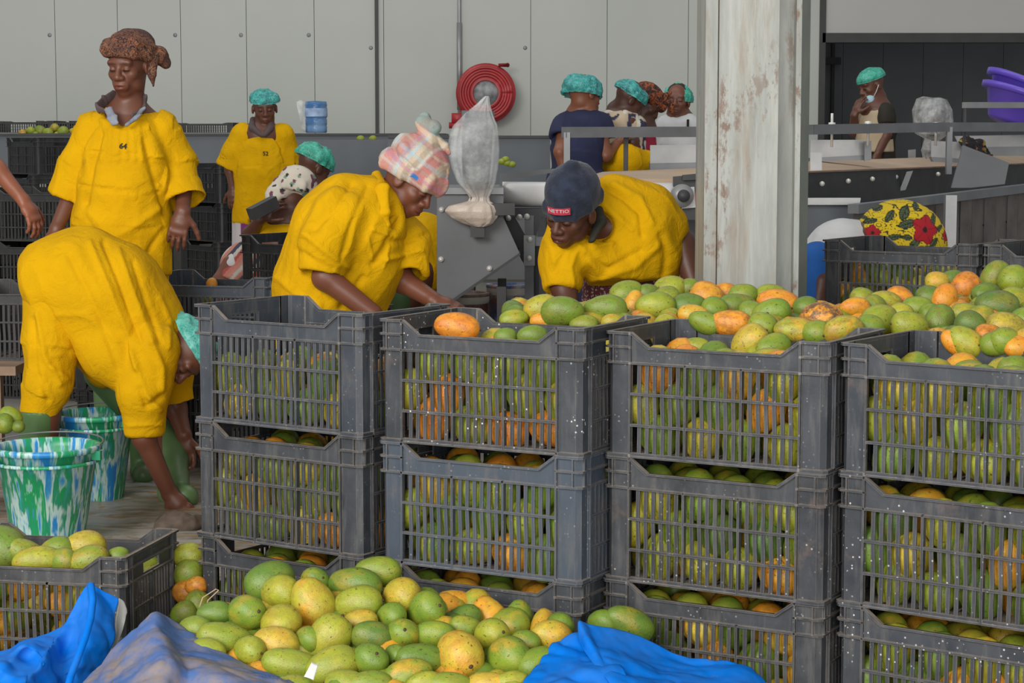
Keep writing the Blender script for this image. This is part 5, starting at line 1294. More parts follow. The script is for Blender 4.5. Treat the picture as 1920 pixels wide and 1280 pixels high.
# under-collar and shirt
cl = Sdf(); cl.chain([w1(203, 204, -.10), w1(210, 220, -.125), w1(216, 232, -.13)], [.007, .007, .006], .008, dirv(.85, .3, .1), [2.6, 2.8, 2.6]); cl.chain([w1(266, 206, -.08), w1(256, 220, -.12), w1(240, 232, -.135)], [.007, .007, .006], .008, dirv(.75, .5, .1), [3.0, 3.2, 2.6])
fg.garment('shirt', cl, MAT['grey_shirt'], .0045, .002, 20, 4)
co = Sdf()
co.chain([w1(214, 178, .05), w1(196, 190, .0), w1(183, 203, -.06), w1(206, 212, -.10)], [.006, .0062, .0062, .005], .008, dirv(-.25, .85, .35), [3.0, 3.6, 3.8, 2.4])
co.chain([w1(262, 172, .06), w1(272, 188, .0), w1(270, 204, -.06), w1(248, 217, -.10)], [.006, .0062, .0062, .005], .008, dirv(.25, .9, .3), [3.0, 3.6, 3.8, 2.6])
co.chain([w1(214, 180, .05), w1(240, 176, .09), w1(262, 173, .06)], [.006, .006, .006], .008, (0, 0, 1), [3.2, 3.4, 3.2])
fg.garment('collar', co, MAT['collar_brown'], .004, .001, 20, 5)
# headwrap
hw = Sdf(); c0, r0_, f0, u0, _ = fg.heads[0]
def HW(x, y, z): return W(-x, y, z)
Mh = np.array([tuple(r0_), tuple(f0), tuple(u0)]).T
hw.ell(HW(.006, -.028, .082), (.086, .104, .058), Mh, .02)
hw.chain([HW(-.074, .0, .062), HW(-.056, .070, .076), HW(0, .092, .084), HW(.060, .068, .068), HW(.086, .0, .046), HW(.078, -.075, .026), HW(0, -.122, .022), HW(-.070, -.08, .040), HW(-.074, 0, .062)], [.019]*9, .008, u0, [1.45]*9)
hw.chain([HW(-.066, .04, .098), HW(0, .076, .114), HW(.066, .05, .098), HW(.09, -.03, .07)], [.016, .018, .018, .018], .008)
hw.ell(HW(.098, -.075, .030), (.030, .034, .036), Mh, .015); hw.ell(HW(.112, -.09, .0), (.02, .022, .026), Mh, .012)
hw.chain([HW(.092, -.03, .03), HW(.094, -.005, -.035), HW(.098, .0, -.080)], [.02, .015, .004], .01)
t = NT('brown_print_wrap'); v = t.coord(); vo = t.n('TexVoronoi', {'Vector': v, 'Scale': 62.}).outputs['Distance']
c = t.ramp(t.noise(v, 46, 4, .7, 2.0), [(.38, (.020, .011, .012)), (.47, (.055, .022, .018)), (.51, (.30, .17, .09)), (.54, (.36, .085, .03)), (.58, (.03, .016, .015)), (.66, (.05, .024, .02)), (.72, (.32, .26, .17))])
c = t.mix(t.ramp(vo, [(.10, .7), (.2, 0)]), c, (.30, .15, .08)); c = t.mix(t.ramp(t.noise(v, 6, 2), [(.42, 0), (.56, .7)]), c, (.045, .020, .022)); t.base(c); t.set(Roughness=.9); t.bump(t.noise(v, 70, 4), .3, .004); MAT['wrap_brown'] = t.m
fg.garment('headwrap', hw, MAT['wrap_brown'], .0045, .005, 24, 7)
tr = Sdf()
for sx, fx in ((208, 203), (264, 270)): tr.chain([w1(sx, 480, .03), w1(fx, 610, .02), w1(fx, 660, .03)], [.115, .09, .08], .03)
fg.garment('trousers', tr, MAT['yellow'], .009, .006, 12, 8)
bo = Sdf()
for fx in (205, 268): bo.chain([w1(fx, 640, .02), w1(fx, 880, .04)], [.072, .048], .02); bo.cap(w1(fx, 888, .05), w1(fx, 890, -.12), .046, .042, .02)
fg.garment('boots', bo, MAT['boot'], .009, .002, 12, 9)
fg.finish((w1(238, 300).x, Y1, 0))
text_on(fg, 'smock', '64', w1(244, 281), .030, CAMR - CAMU*.12, MAT['ink'], 'number', None, .0009)

# ---------------------------------------------------------------- bent woman
Y2 = 7.2
def w2(x, y, d=0.0): return at(x, y, Y2 + d)
fg = Fig('woman bending low in yellow smock, teal hair net and green boots, wiping the floor', (.120, .050, .032), .0046)
W = fg.head(w2(340, 660, -.06), dirv(.22, -.93, .28), dirv(.90, .24, .1), 1.0, w2(304, 640, .0))
b = fg.b; sd = dirv(0, .0, 1)
b.chain([w2(130, 520, .02), w2(200, 530, .02), w2(255, 580, .02), w2(300, 632, .02)], [.115, .10, .105, .075], .03, sd, [1.35, 1.35, 1.4, 1.2])
b.chain([w2(290, 640, -.16), w2(270, 820, -.17), w2(318, 925, -.12)], [.050, .041, .029], .02)
fg.hand(w2(318, 925, -.12), dirv(.62, -.72, .2), dirv(-.3, .5, .8), 1.02, .75, 1)
b.chain([w2(300, 650, .17), w2(330, 765, .19), w2(345, 815, .12)], [.048, .040, .028], .02)
fg.hand(w2(345, 815, .12), dirv(.10, -.98, -.1), dirv(.3, 0, -1), 1.0, .7, 1)
b.chain([w2(105, 545, -.09), w2(92, 700, -.12), w2(72, 915, -.05)], [.10, .065, .045], .02); b.cap(w2(70, 925, -.05), w2(95, 930, -.15), .036, .03, .02)
b.chain([w2(120, 545, .12), w2(235, 730, .25), w2(328, 900, .06)], [.10, .065, .045], .02); b.cap(w2(325, 922, .02), w2(345, 930, -.06), .036, .03, .02)
sm = Sdf()
sm.chain([w2(106, 522, .0), w2(160, 525, .0), w2(215, 556, .0), w2(262, 606, .0), w2(302, 640, .0)], [.150, .172, .176, .150, .100], .05, sd, [1.25, 1.25, 1.25, 1.3, 1.3])
sm.chain([w2(78, 530, .0), w2(98, 545, .0)], [.075, .10], .05, sd, [1.8, 1.8])
sm.chain([w2(150, 585, -.04), w2(215, 660, -.06), w2(262, 700, -.08)], [.095, .100, .10], .06, sd, [1.6, 1.5, 1.3])
sm.cap(w2(325, 648, -.02), w2(355, 664, .0), .050, .050, .01, 's'); sm.cap(w2(300, 640, .0), w2(330, 650, .0), .05, .056, .015, 's')
sm.cut(w2(56, 560, 0), dirv(-1, -.12, 0), .20)
sm.cap(w2(40, 600, -.02), w2(85, 618, -.02), .03, .02, .02, 's', sd, 4)
sm.group(sleeve([w2(288, 650, -.15), w2(270, 735, -.17), w2(272, 812, -.16)], [.090, .082, .064], .03), .018)
sm.group(sleeve([w2(300, 650, .15), w2(325, 700, .18), w2(334, 752, .19)], [.080, .066, .058], .03), .018)
st2 = [(ln(w2, (168, 455, -.2), (205, 540, -.2), (245, 640, -.2), (262, 720, -.2)), .008, .012), (ln(w2, (195, 455, -.2), (232, 550, -.2), (262, 640, -.2)), -.009, .011), (ln(w2, (222, 470, -.2), (250, 550, -.2), (285, 640, -.2)), .008, .012),
       (ln(w2, (130, 480, -.2), (185, 590, -.2), (222, 690, -.2)), -.006, .012), (ln(w2, (250, 490, -.2), (272, 560, -.2), (300, 640, -.2)), -.007, .010), (ln(w2, (104, 590, -.2), (160, 590, -.2), (220, 640, -.2)), .004, .012),
       (ln(w2, (258, 700, -.2), (275, 762, -.2), (302, 745, -.2)), -.010, .012), (ln(w2, (250, 660, -.2), (272, 740, -.2), (300, 768, -.2)), .008, .010), (ln(w2, (240, 798, -.2), (302, 796, -.2)), .004, .006),
       (ln(w2, (285, 640, -.2), (305, 690, -.2), (303, 730, -.2)), .010, .012), (ln(w2, (300, 560, -.2), (318, 600, -.2), (316, 650, -.2)), .006, .010)]
fg.garment('smock', sm, MAT['yellow'], .0058, .012, 6.5, 13, strokes=st2, flow=dirv(.5, -.85, 0))
tr = Sdf()
tr.chain([w2(108, 560, -.07), w2(96, 640, -.11), w2(88, 715, -.12), w2(74, 765, -.10)], [.118, .096, .082, .064], .03)
tr.chain([w2(120, 565, .12), w2(165, 640, .13), w2(195, 690, .13)], [.11, .09, .07], .03)
st = [(ln(w2, (70, 590, -.2), (85, 670, -.2), (112, 720, -.2)), .008, .010), (ln(w2, (62, 600, -.2), (66, 690, -.2), (90, 750, -.2)), -.007, .011), (ln(w2, (100, 690, -.2), (125, 710, -.2)), .008, .012), (ln(w2, (92, 645, -.2), (128, 650, -.2)), .005, .007)]
fg.garment('trousers', tr, MAT['yellow'], .0058, .012, 8, 15, strokes=st)
bo = Sdf(); g = Sdf(); g.chain([w2(72, 765, -.11), w2(68, 850, -.08), w2(70, 905, -.05)], [.066, .062, .055], .02); g.cut(w2(72, 770, -.11), (0, 0, 1), .12); bo.group(g, .01); bo.cap(w2(68, 925, -.05), w2(98, 932, -.16), .050, .046, .03)
bo.chain([w2(188, 700, .22), w2(262, 775, .26), w2(322, 850, .14), w2(326, 905, .03)], [.062, .066, .066, .056], .03); bo.cap(w2(322, 925, .03), w2(348, 932, -.06), .050, .046, .03)
fg.garment('boots', bo, MAT['boot'], .006, .002, 9, 16)
fg.cap_net(0, MAT['net_pale2'], .094, .116, .078, .044, -.030, puff=.009, seed=4, low=-.05, tilt=.034, label='pale teal hair net')
cl = Sdf(); cl.chain([w2(318, 640, -.07), w2(318, 662, -.09), w2(322, 682, -.06)], [.009, .010, .008], .01, dirv(.3, .9, 0), [1.4, 1.5, 1.4])
fg.garment('collar', cl, MAT['collar_brown'], .004, 0)
fg.tube('cord', [w2(331, 640, -.1), w2(340, 648, -.11), w2(350, 650, -.11)], .0012, MAT['ink'], 5)
fg.finish((w2(180, 300).x, Y2, 0))
# rag under her hand
rg = Sdf(); rr = atz(335, 985, .03)
rg.ell(rr + Vector((0, 0, .012)), (.062, .055, .034)); rg.ell(rr + Vector((-.035, -.01, .0)), (.045, .05, .028)); rg.ell(rr + Vector((.045, -.01, .006)), (.045, .05, .03))
V, Q = rg.mesh(.006); N = vnormals(V, Q); V = V + N*(.010*fold_noise(V, np.tile([.5, .2, .8], (len(V), 1)), 26, 3))[:, None]; L = np.array((rr.x, rr.y, 0))
o = obj('rag', qmesh('rag', V - L, Q, plain('wet_rag', (.10, .072, .055), .9, var=.35, scale=30, bump=.5)), None, (rr.x, rr.y, 0)); tag(o, "crumpled brown wet rag on the floor under the bent woman's hand", 'rag')

# ---------------------------------------------------------------- woman in the plaid headwrap
Y3 = 6.85
def w3(x, y, d=0.0): return at(x, y, Y3 + d)
fg = Fig('woman in yellow shirt and pastel plaid headwrap leaning over the crates, in the middle', (.140, .056, .035), .0044)
W = fg.head(w3(768, 338, -.02), dirv(.72, -.64, .22), dirv(.62, .72, .22), 1.0, w3(722, 372, .02))
b = fg.b; sd = dirv(.25, 0, 1)
b.chain([w3(590, 590, .05), w3(620, 500, .05), w3(660, 425, .03), w3(705, 385, .02)], [.115, .105, .11, .075], .03, sd, [1.35, 1.35, 1.4, 1.3])
b.chain([w3(640, 410, -.17), w3(610, 520, -.20), w3(700, 588, -.22)], [.052, .043, .032], .02)
fg.hand(w3(716, 602, -.22), dirv(.8, -.55, .1), dirv(-.2, .8, .5), 1.0, .7, 1)
b.chain([w3(730, 410, .14), w3(752, 525, .02), w3(812, 562, -.06)], [.050, .042, .029], .02)
fg.hand(w3(812, 562, -.06), dirv(.92, -.3, .1), dirv(.1, .9, .4), 1.0, .55, 1)
for fx, d in ((560, -.05), (615, .15)):
    b.chain([w3(fx + 10, 620, d), w3(fx, 780, d), w3(fx, 960, d)], [.10, .06, .045], .02); b.cap(w3(fx, 975, d), w3(fx + 30, 978, d - .1), .035, .03, .02)
sm = Sdf()
sm.chain([w3(594, 600, .04), w3(606, 530, .04), w3(630, 465, .02), w3(668, 415, .0), w3(705, 388, .0)], [.150, .158, .162, .150, .085], .05, sd, [1.25, 1.25, 1.3, 1.35, 1.3])
sm.chain([w3(700, 430, -.06), w3(690, 500, -.02), w3(655, 590, .02)], [.095, .10, .11], .06)
sm.chain([w3(640, 372, -.06), w3(600, 410, -.06)], [.07, .08], .06)
sm.cut(w3(590, 596, .04), dirv(-.1, -1, 0), .3)
sm.cap(w3(716, 380, .0), w3(752, 400, .0), .055, .06, .012, 's'); sm.cap(w3(735, 415, -.12), w3(752, 392, -.12), .03, .03, .02, 's')
sm.group(sleeve([w3(640, 405, -.15), w3(615, 455, -.18), w3(603, 512, -.20)], [.095, .090, .072], .03), .018)
sm.group(sleeve([w3(722, 420, .12), w3(760, 460, .06), w3(762, 518, .0)], [.090, .085, .074], .03), .018)
st3 = [(ln(w3, (640, 345, -.3), (600, 380, -.3), (560, 460, -.3), (550, 540, -.3)), .007, .014), (ln(w3, (690, 350, -.3), (660, 420, -.3), (640, 490, -.3)), -.007, .012), (ln(w3, (660, 345, -.3), (630, 390, -.3), (590, 430, -.3)), -.006, .010),
       (ln(w3, (575, 440, -.3), (610, 470, -.3), (650, 500, -.3)), .008, .012), (ln(w3, (560, 470, -.3), (600, 495, -.3), (625, 505, -.3)), -.006, .010), (ln(w3, (520, 520, -.3), (560, 555, -.3), (600, 575, -.3)), .007, .012),
       (ln(w3, (680, 520, -.3), (660, 550, -.3), (640, 575, -.3)), -.008, .012), (ln(w3, (700, 495, -.3), (720, 470, -.3), (735, 440, -.3)), -.010, .012), (ln(w3, (724, 486, -.3), (752, 480, -.3), (790, 470, -.3)), .008, .010),
       (ln(w3, (730, 455, -.3), (765, 452, -.3), (798, 440, -.3)), -.007, .010), (ln(w3, (700, 430, -.3), (735, 443, -.3)), .006, .006), (ln(w3, (690, 445, -.3), (702, 500, -.3)), .004, .005), (ln(w3, (735, 443, -.3), (720, 500, -.3)), .004, .005)]
fg.garment('shirt', sm, MAT['yellow'], .0056, .012, 7.5, 23, strokes=st3, flow=dirv(-.55, -.8, 0))
co = Sdf()
co.chain([w3(706, 326, .02), w3(716, 352, -.12), w3(718, 400, -.16), w3(722, 424, -.15)], [.012, .014, .014, .010], .012, dirv(.9, .2, .3), [1.5, 1.7, 1.8, 1.4])
co.chain([w3(724, 424, -.15), w3(742, 405, -.08), w3(756, 385, .04)], [.010, .012, .011], .012, dirv(.8, .5, .2), [1.3, 1.5, 1.4])
fg.garment('collar', co, MAT['yellow'], .0045, .001, 20, 24)
un = Sdf(); un.chain([w3(724, 424, -.12), w3(738, 398, -.06)], [.012, .010], .01, dirv(.6, .6, .3), [1.5, 1.3]); fg.garment('undershirt', un, MAT['white_cloth'], .0045, 0)
tr = Sdf()
for fx, d in ((560, -.05), (615, .15)): tr.chain([w3(fx + 15, 600, d), w3(fx, 780, d), w3(fx, 950, d)], [.125, .085, .075], .03)
fg.garment('trousers', tr, MAT['yellow'], .010, .006, 12, 25)
hw = Sdf(); c0, r0_, f0, u0, _ = fg.heads[0]; Mh = np.array([tuple(r0_), tuple(f0), tuple(u0)]).T
hw.ell(W(0, -.012, .078), (.096, .112, .078), Mh, .02)
hw.chain([W(-.084, .0, .040), W(-.062, .078, .046), W(0, .106, .052), W(.062, .078, .046), W(.086, 0, .036), W(.072, -.085, .018), W(0, -.118, .012), W(-.072, -.085, .022), W(-.084, 0, .040)], [.020]*9, .008, u0, [1.6]*9)
hw.chain([W(.088, .02, .05), W(.09, -.05, .085), W(.03, -.10, .10)], [.016, .018, .016], .01)
hw.chain([W(0, -.03, .145), W(-.005, -.05, .165), W(.0, -.07, .178)], [.034, .028, .024], .015)
hw.ell(W(-.0, -.085, .182), (.030, .030, .026), Mh, .014); hw.ell(W(.01, -.045, .196), (.024, .024, .024), Mh, .010); hw.ell(W(-.02, -.10, .196), (.02, .022, .018), Mh, .008)
hw.chain([W(-.01, -.02, .165), W(-.02, .02, .168), W(-.025, .045, .158)], [.016, .012, .007], .008)
def plaid(V, N):
    c, r, f, u, k = fg3_head; P = V - np.array(tuple(c)); x, y, z = P@np.array(tuple(r)), P@np.array(tuple(f)), P@np.array(tuple(u))
    a = y + .015*vnoise(P*9, 3); bnd = z < .062
    s1_ = np.where(bnd, a*.9 + z*.2, a)
    C = np.tile((.58, .40, .32), (len(V), 1))
    def stripe(co_, lo, hi, cc, w=.75):
        m = ((co_ > lo) & (co_ < hi))*w; C[:] = C*(1 - m[:, None]) + np.array(cc)*m[:, None]
    for lo, hi, cc in ((-.12, -.095, (.55, .62, .62)), (-.085, -.05, (.55, .22, .20)), (-.05, -.036, (.45, .30, .38)), (-.030, -.014, (.42, .58, .62)), (-.012, .006, (.60, .50, .36)), (.006, .026, (.40, .34, .24)), (.028, .036, (.56, .58, .54)), (.04, .078, (.48, .15, .14)), (.082, .10, (.58, .45, .32)), (.10, .125, (.55, .18, .16))): stripe(s1_, lo, hi, cc)
    zz = z + .01*vnoise(P*8, 6)
    for lo, hi, cc, w in ((.018, .028, (.55, .54, .48), .5), (.040, .052, (.50, .20, .30), .55), (.066, .071, (.35, .30, .26), .6), (.088, .100, (.36, .52, .58), .45), (.122, .130, (.55, .50, .38), .5), (.135, .15, (.5, .2, .22), .4), (.160, .175, (.60, .48, .34), .7), (.178, .30, (.20, .30, .27), .75)): stripe(zz, lo, hi, cc, w)
    stripe(np.where((a > .032) & (a < .058) & (zz > .034) & (zz < .050), 1., 0.), .5, 2, (.02, .20, .55), .95)
    fine = (np.sin(s1_*900) > .5)*.12; C[:] = C*(1 - fine[:, None]); return np.clip(C, 0, 1)
fg3_head = fg.heads[0]
fg.garment('headwrap', hw, MAT['print'], .0042, .005, 18, 27, plaid)
fg.finish((w3(640, 300).x, Y3, 0))

# ---------------------------------------------------------------- worker in the navy beanie
Y4 = 6.9
def w4(x, y, d=0.0): return at(x, y, Y4 + d)
fg = Fig('worker in navy beanie and yellow smock leaning over the mango heap by the column', (.085, .038, .026), .0044)
W = fg.head(w4(1072, 394, -.14), dirv(-.56, -.50, .66), dirv(-.10, .80, .58), 1.02, w4(1112, 420, .02))
b = fg.b; sd = dirv(.95, -.1, .2)
b.chain([w4(1190, 590, .25), w4(1180, 530, .20), w4(1165, 470, .12), w4(1130, 425, .03)], [.115, .10, .105, .07], .03, sd, [1.35, 1.35, 1.45, 1.3])
b.chain([w4(1070, 430, -.02), w4(1058, 540, -.10), w4(1075, 610, -.20)], [.050, .043, .030], .02)
b.chain([w4(1225, 400, .10), w4(1278, 455, .10), w4(1306, 545, .02)], [.054, .046, .034], .02)
fg.hand(w4(1306, 552, .02), dirv(.1, -.98, .1), dirv(.8, .1, .5), 1.0, .5, -1); fg.hand(w4(1075, 612, -.20), dirv(.3, -.9, .2), dirv(-.4, .5, .7), 1.0, .6, 1)
for fx, d in ((1160, .2), (1225, .25)):
    b.chain([w4(fx, 600, d), w4(fx, 780, d), w4(fx, 940, d)], [.095, .06, .045], .02); b.cap(w4(fx, 950, d), w4(fx - 10, 955, d - .12), .035, .03, .02)
sm = Sdf()
sm.chain([w4(1186, 512, .18), w4(1178, 470, .13), w4(1165, 425, .08), w4(1142, 398, .03)], [.140, .150, .140, .085], .05, sd, [1.22, 1.22, 1.22, 1.35])
sm.chain([w4(1100, 405, .0), w4(1150, 372, .05), w4(1220, 388, .10)], [.055, .070, .078], .05)
sm.chain([w4(1105, 470, -.04), w4(1150, 500, .02), w4(1215, 480, .08)], [.075, .085, .09], .05)
sm.cut(w4(1180, 534, .15), dirv(.06, -1, .1), .26)
sm.cap(w4(1085, 400, -.14), w4(1122, 425, -.06), .055, .055, .014, 's'); sm.cap(w4(1100, 440, -.16), w4(1128, 446, -.13), .035, .035, .014, 's')
sm.group(sleeve([w4(1065, 425, -.02), w4(1054, 485, -.06), w4(1053, 541, -.10)], [.072, .072, .060], .03, side=(1, 0, 0), qs=[1, 1, 1]), .04)
sm.group(sleeve([w4(1218, 400, .10), w4(1244, 425, .10), w4(1262, 452, .10)], [.085, .072, .060], .03), .018)
st4 = [(ln(w4, (1090, 465, -.3), (1130, 520, -.3), (1190, 500, -.3), (1235, 460, -.3)), .008, .014), (ln(w4, (1100, 478, -.3), (1140, 505, -.3), (1200, 470, -.3)), -.007, .010), (ln(w4, (1130, 350, -.3), (1170, 372, -.3), (1200, 400, -.3), (1205, 440, -.3)), -.009, .011),
       (ln(w4, (1150, 345, -.3), (1200, 372, -.3), (1222, 420, -.3)), .007, .012), (ln(w4, (1120, 370, -.3), (1150, 400, -.3), (1185, 430, -.3)), .006, .010), (ln(w4, (1090, 448, -.3), (1120, 462, -.3), (1150, 455, -.3)), .006, .006),
       (ln(w4, (1072, 430, -.3), (1060, 470, -.3), (1040, 510, -.3)), -.006, .010), (ln(w4, (1085, 460, -.3), (1070, 500, -.3), (1075, 535, -.3)), .006, .010), (ln(w4, (1240, 440, -.3), (1250, 480, -.3), (1245, 515, -.3)), -.008, .014), (ln(w4, (1030, 450, -.3), (1040, 490, -.3)), .005, .012)]
fg.garment('smock', sm, MAT['yellow'], .0056, .012, 8, 33, strokes=st4, flow=dirv(.6, -.55, 0))
co = Sdf(); co.chain([w4(1120, 395, -.06), w4(1124, 420, -.10), w4(1110, 450, -.17)], [.014, .016, .010], .012, dirv(.6, .4, .4), [1.6, 1.8, 1.5])
fg.garment('collar', co, MAT['ink'], .0045, 0)
bn = Sdf(); c0, r0_, f0, u0, _ = fg.heads[0]; Mh = np.array([tuple(r0_), tuple(f0), tuple(u0)]).T
bn.ell(W(0, -.012, .070), (.090, .108, .095), Mh, .02); bn.cut(W(0, 0, .035), -Vector(u0) + Vector(f0)*.10, .25)
bn.chain([W(-.080, .01, .040), W(-.058, .072, .034), W(0, .096, .032), W(.058, .072, .034), W(.080, .01, .040), W(.070, -.075, .036), W(0, -.112, .034), W(-.070, -.075, .036), W(-.080, .01, .040)], [.010]*9, .005, u0, [2.6]*9)
bn.ell(W(0, -.02, .163), (.02, .02, .012), Mh, .02)
t = NT('navy_knit'); v = t.coord(); t.base(t.mix(t.ramp(t.noise(v, 30, 4), [(.35, 0), (.7, 1)]), (.010, .014, .030), (.025, .034, .062))); t.set(Roughness=.95, Sheen_Weight=.15); t.bump(t.noise(v, 130, 3), .5, .004); MAT['knit'] = t.m
fg.garment('beanie', bn, MAT['knit'], .0045, .003, 18, 37)
# maker's tab on the turn-up: red with white print
tb = MB(); 
fgx = [W(x, y, .032) for x, y in ((-.0, .1135), (-.024, .108), (-.046, .095), (-.060, .080))]
pts = [W(.016, .1165, .047), W(-.012, .1180, .047), W(-.038, .1080, .047), W(-.058, .0920, .047)]
up_ = Vector(u0)*.026
vs = [p for p in pts] + [p + up_ for p in pts]; m = MB().add([tuple(p) for p in vs], [(i, i + 1, i + 5, i + 4) for i in range(3)])
fg.skirt = None
# patterned skirt
t = NT('speckled_skirt'); v = t.coord(); vo = t.n('TexVoronoi', {'Vector': v, 'Scale': 95.}).outputs['Distance']
t.base(t.mix(t.ramp(vo, [(.3, 0), (.42, 1)]), (.40, .30, .26), t.mix(t.ramp(t.noise(v, 8, 2), [(.58, 0), (.62, 1)]), (.10, .02, .03), (.10, .22, .20)))); t.set(Roughness=.9)
sk_ = Sdf(); sk_.chain([w4(1180, 525, .2), w4(1180, 620, .22), w4(1190, 850, .25)], [.125, .14, .15], .03, sd, [1.3, 1.3, 1.3])
fg.garment('skirt', sk_, t.m, .008, .006, 12, 38)
fg.finish((w4(1160, 300).x, Y4, 0))
m.v = [tuple(Vector(v) - fg.root.location) for v in m.v]
o = obj('maker_tab', m.mesh('maker_tab', plain('tab_red', (.50, .04, .07), .7, var=.05)), fg.made['beanie']); o['label'] = 'red maker tab with white lettering'
tab_v = m.v
from mathutils.geometry import interpolate_bezier
bs = [Vector(v) + fg.root.location for v in tab_v]; lo, hi = bs[:4], bs[4:]
cu = bpy.data.curves.new('print', 'FONT'); cu.body = 'NETTIO'; cu.size = 1; cu.align_x = 'CENTER'; cu.align_y = 'CENTER'; cu.resolution_u = 3
tmp = bpy.data.objects.new('print', cu); col.objects.link(tmp); dg = bpy.context.evaluated_depsgraph_get(); tme = bpy.data.meshes.new_from_object(tmp.evaluated_get(dg)); bpy.data.objects.remove(tmp)
xs_ = [v.co.x for v in tme.vertices]; ys_ = [v.co.y for v in tme.vertices]; wx, hy = max(xs_) - min(xs_), max(ys_) - min(ys_)
for v in tme.vertices:                               # lettering bent along the tab, reading left to right as seen from outside
    a = .06 + .88*(v.co.x - min(xs_))/wx; b_ = .34 + .48*(v.co.y - min(ys_))/hy; i_ = min(int(a*3), 2); f_ = a*3 - i_
    q = lo[i_].lerp(lo[i_ + 1], f_).lerp(hi[i_].lerp(hi[i_ + 1], f_), b_); nrm = (lo[i_ + 1] - lo[i_]).cross(Vector(u0)).normalized()
    if nrm.dot(Vector(f0)) < 0: nrm = -nrm
    v.co = q + nrm*.0012 - fg.root.location
tme.materials.clear(); tme.materials.append(plain('tab_white', (.72, .70, .70), .7, var=.02)); obj('lettering', tme, fg.made['beanie'])
# ---------------------------------------------------------------- people further back
def dots(bg, fg_, freq, thr=.35, seed=3):
    def f(V, N):
        m = (vnoise(V*freq, seed) > thr)[:, None]; return np.where(m, np.array(fg_), np.array(bg))
    return f
def upright(label, Y, hc, fwd, up, neck, shL, shR, waist, hip, tone, armL, armR, top_mat, h=.008, k=1.0, top_to=1.0, bottom_mat=None, sl=(.062, .068), tw=(.105, .115, .125), q=1.35, color=None, side=None, group=None, lean=0.0, legs=True, skirt=None, skirt_color=None, amp=.008, topname='shirt', drop=.72):
    """pixel joints at depth Y; arms = ((elbow), (wrist), sleeve fraction) with optional depth offsets."""
    def w(p): return at(p[0], p[1], Y + (p[2] if len(p) > 2 else 0))
    f = Fig(label, tone, h, group); W = f.head(w(hc), fwd, up, k, w(neck)); b = f.b; sd = side or dirv(1, 0, 0)
    sh = w(((shL[0] + shR[0])/2, (shL[1] + shR[1])/2 + 6, ((shL[2] if len(shL) > 2 else 0) + (shR[2] if len(shR) > 2 else 0))/2))
    b.chain([w(neck), sh, w(waist), w(hip)], [.06, .10, .092, .105], .03, sd, [1.2, 1.4, 1.3, 1.4])
    sm = Sdf(); sm.chain([sh - Vector((0, 0, tw[0]*drop)), w(waist), w(hip)], list(tw), .04, sd, [q*.95, q*.95, q])
    b_ = w(hip); sm.cut(b_, (b_ - w(waist)).normalized(), .34)
    for s_, arm, tsgn in ((shL, armL, 1), (shR, armR, -1)):
        S = w(s_); S = S - Vector((0, 0, .022)); sm.cap(sh.lerp(S, .45) - Vector((0, 0, .03)), S, .066, .054, .03); b.cap(sh, S, .07, .045, .03)
        if arm is None: continue
        el, wr, fr, hd, nrm = arm; E_, W_ = w(el), w(wr)
        b.chain([S, E_, W_], [.045, .038, .027], .02); f.hand(W_, hd, nrm, 1.0, .5, tsgn)
        if fr <= 1: sm.group(sleeve([S, S.lerp(E_, fr*.5), S.lerp(E_, fr)], [sl[0], sl[0], sl[1]], .03, .012), .02)
        else: sm.group(sleeve([S, E_, E_.lerp(W_, fr - 1)], [sl[0], sl[0]*.9, sl[1]], .03, .012), .02)
    nk = w(neck); sm.cap(nk, nk + (W(0, 0, 0) - nk)*.6, .062, .07, .01, 's')
    f.garment(topname, sm, top_mat, h*1.15, amp, 9, len(label), color)
    foot = Vector((b_.x, b_.y, 0))
    if legs:
        for dx in (-.09, .09):
            b.chain([b_ + sd*dx, Vector((b_.x, b_.y, b_.z*.5)) + sd*dx, Vector((b_.x, b_.y, .08)) + sd*dx], [.085, .06, .042], .02)
            b.cap(Vector((b_.x, b_.y, .04)) + sd*dx, Vector((b_.x, b_.y, .035)) + sd*dx + Vector((f.heads[0][2].x, f.heads[0][2].y, 0))*.14, .036, .03, .02)
        if skirt:
            g = Sdf(); g.chain([b_ + Vector((0, 0, .05)), Vector((b_.x, b_.y, max(.12, b_.z - .65)))], [tw[2]*.97, .15], .03, sd, [q, 1.25]); f.garment('skirt', g, skirt, h*1.3, .008, 8, 5, skirt_color)
        else:
            g = Sdf()
            for dx in (-.09, .09): g.chain([b_ + sd*dx + Vector((0, 0, .03)), Vector((b_.x, b_.y, .14)) + sd*dx], [.10, .07], .03)
            f.garment('trousers', g, bottom_mat or MAT['navy'], h*1.4, .006, 10, 6)
    return f, W, foot
up0 = Vector((0, 0, 1)); dn = Vector((0, 0, -1))
# worker 52 at the back
f, W, ft = upright('smiling worker in long yellow smock and teal hair net, standing before the back trough', 13.0, (496, 203), dirv(.18, -.28, .95), dirv(0, 1, .28), (489, 238, .03), (455, 250), (527, 250), (492, 320), (489, 418), (.105, .046, .03),
    ((432, 318, .02), (437, 352, -.04), .95, dirv(0, -1, .1), dirv(-.3, 0, 1)), ((541, 325, .05), (540, 380, .0), .95, dirv(0, -1, .1), dirv(.3, 0, 1)), MAT['yellow'], .007, 1.0, sl=(.085, .10), tw=(.135, .145, .150), q=1.25, skirt=MAT['print'], skirt_color=dots((.55, .5, .5), (.20, .03, .16), 16), topname='smock', amp=.012)
f.cap_net(0, MAT['net_teal'], .098, .115, .080, .042, -.020, puff=.010, low=-.05)
c = Sdf(); Y_ = 13.0; c.chain([at(474, 224, Y_), at(473, 240, Y_ - .08), at(490, 254, Y_ - .13)], [.02, .024, .014], .01); c.chain([at(504, 224, Y_), at(507, 240, Y_ - .08), at(496, 254, Y_ - .13)], [.02, .024, .014], .01)
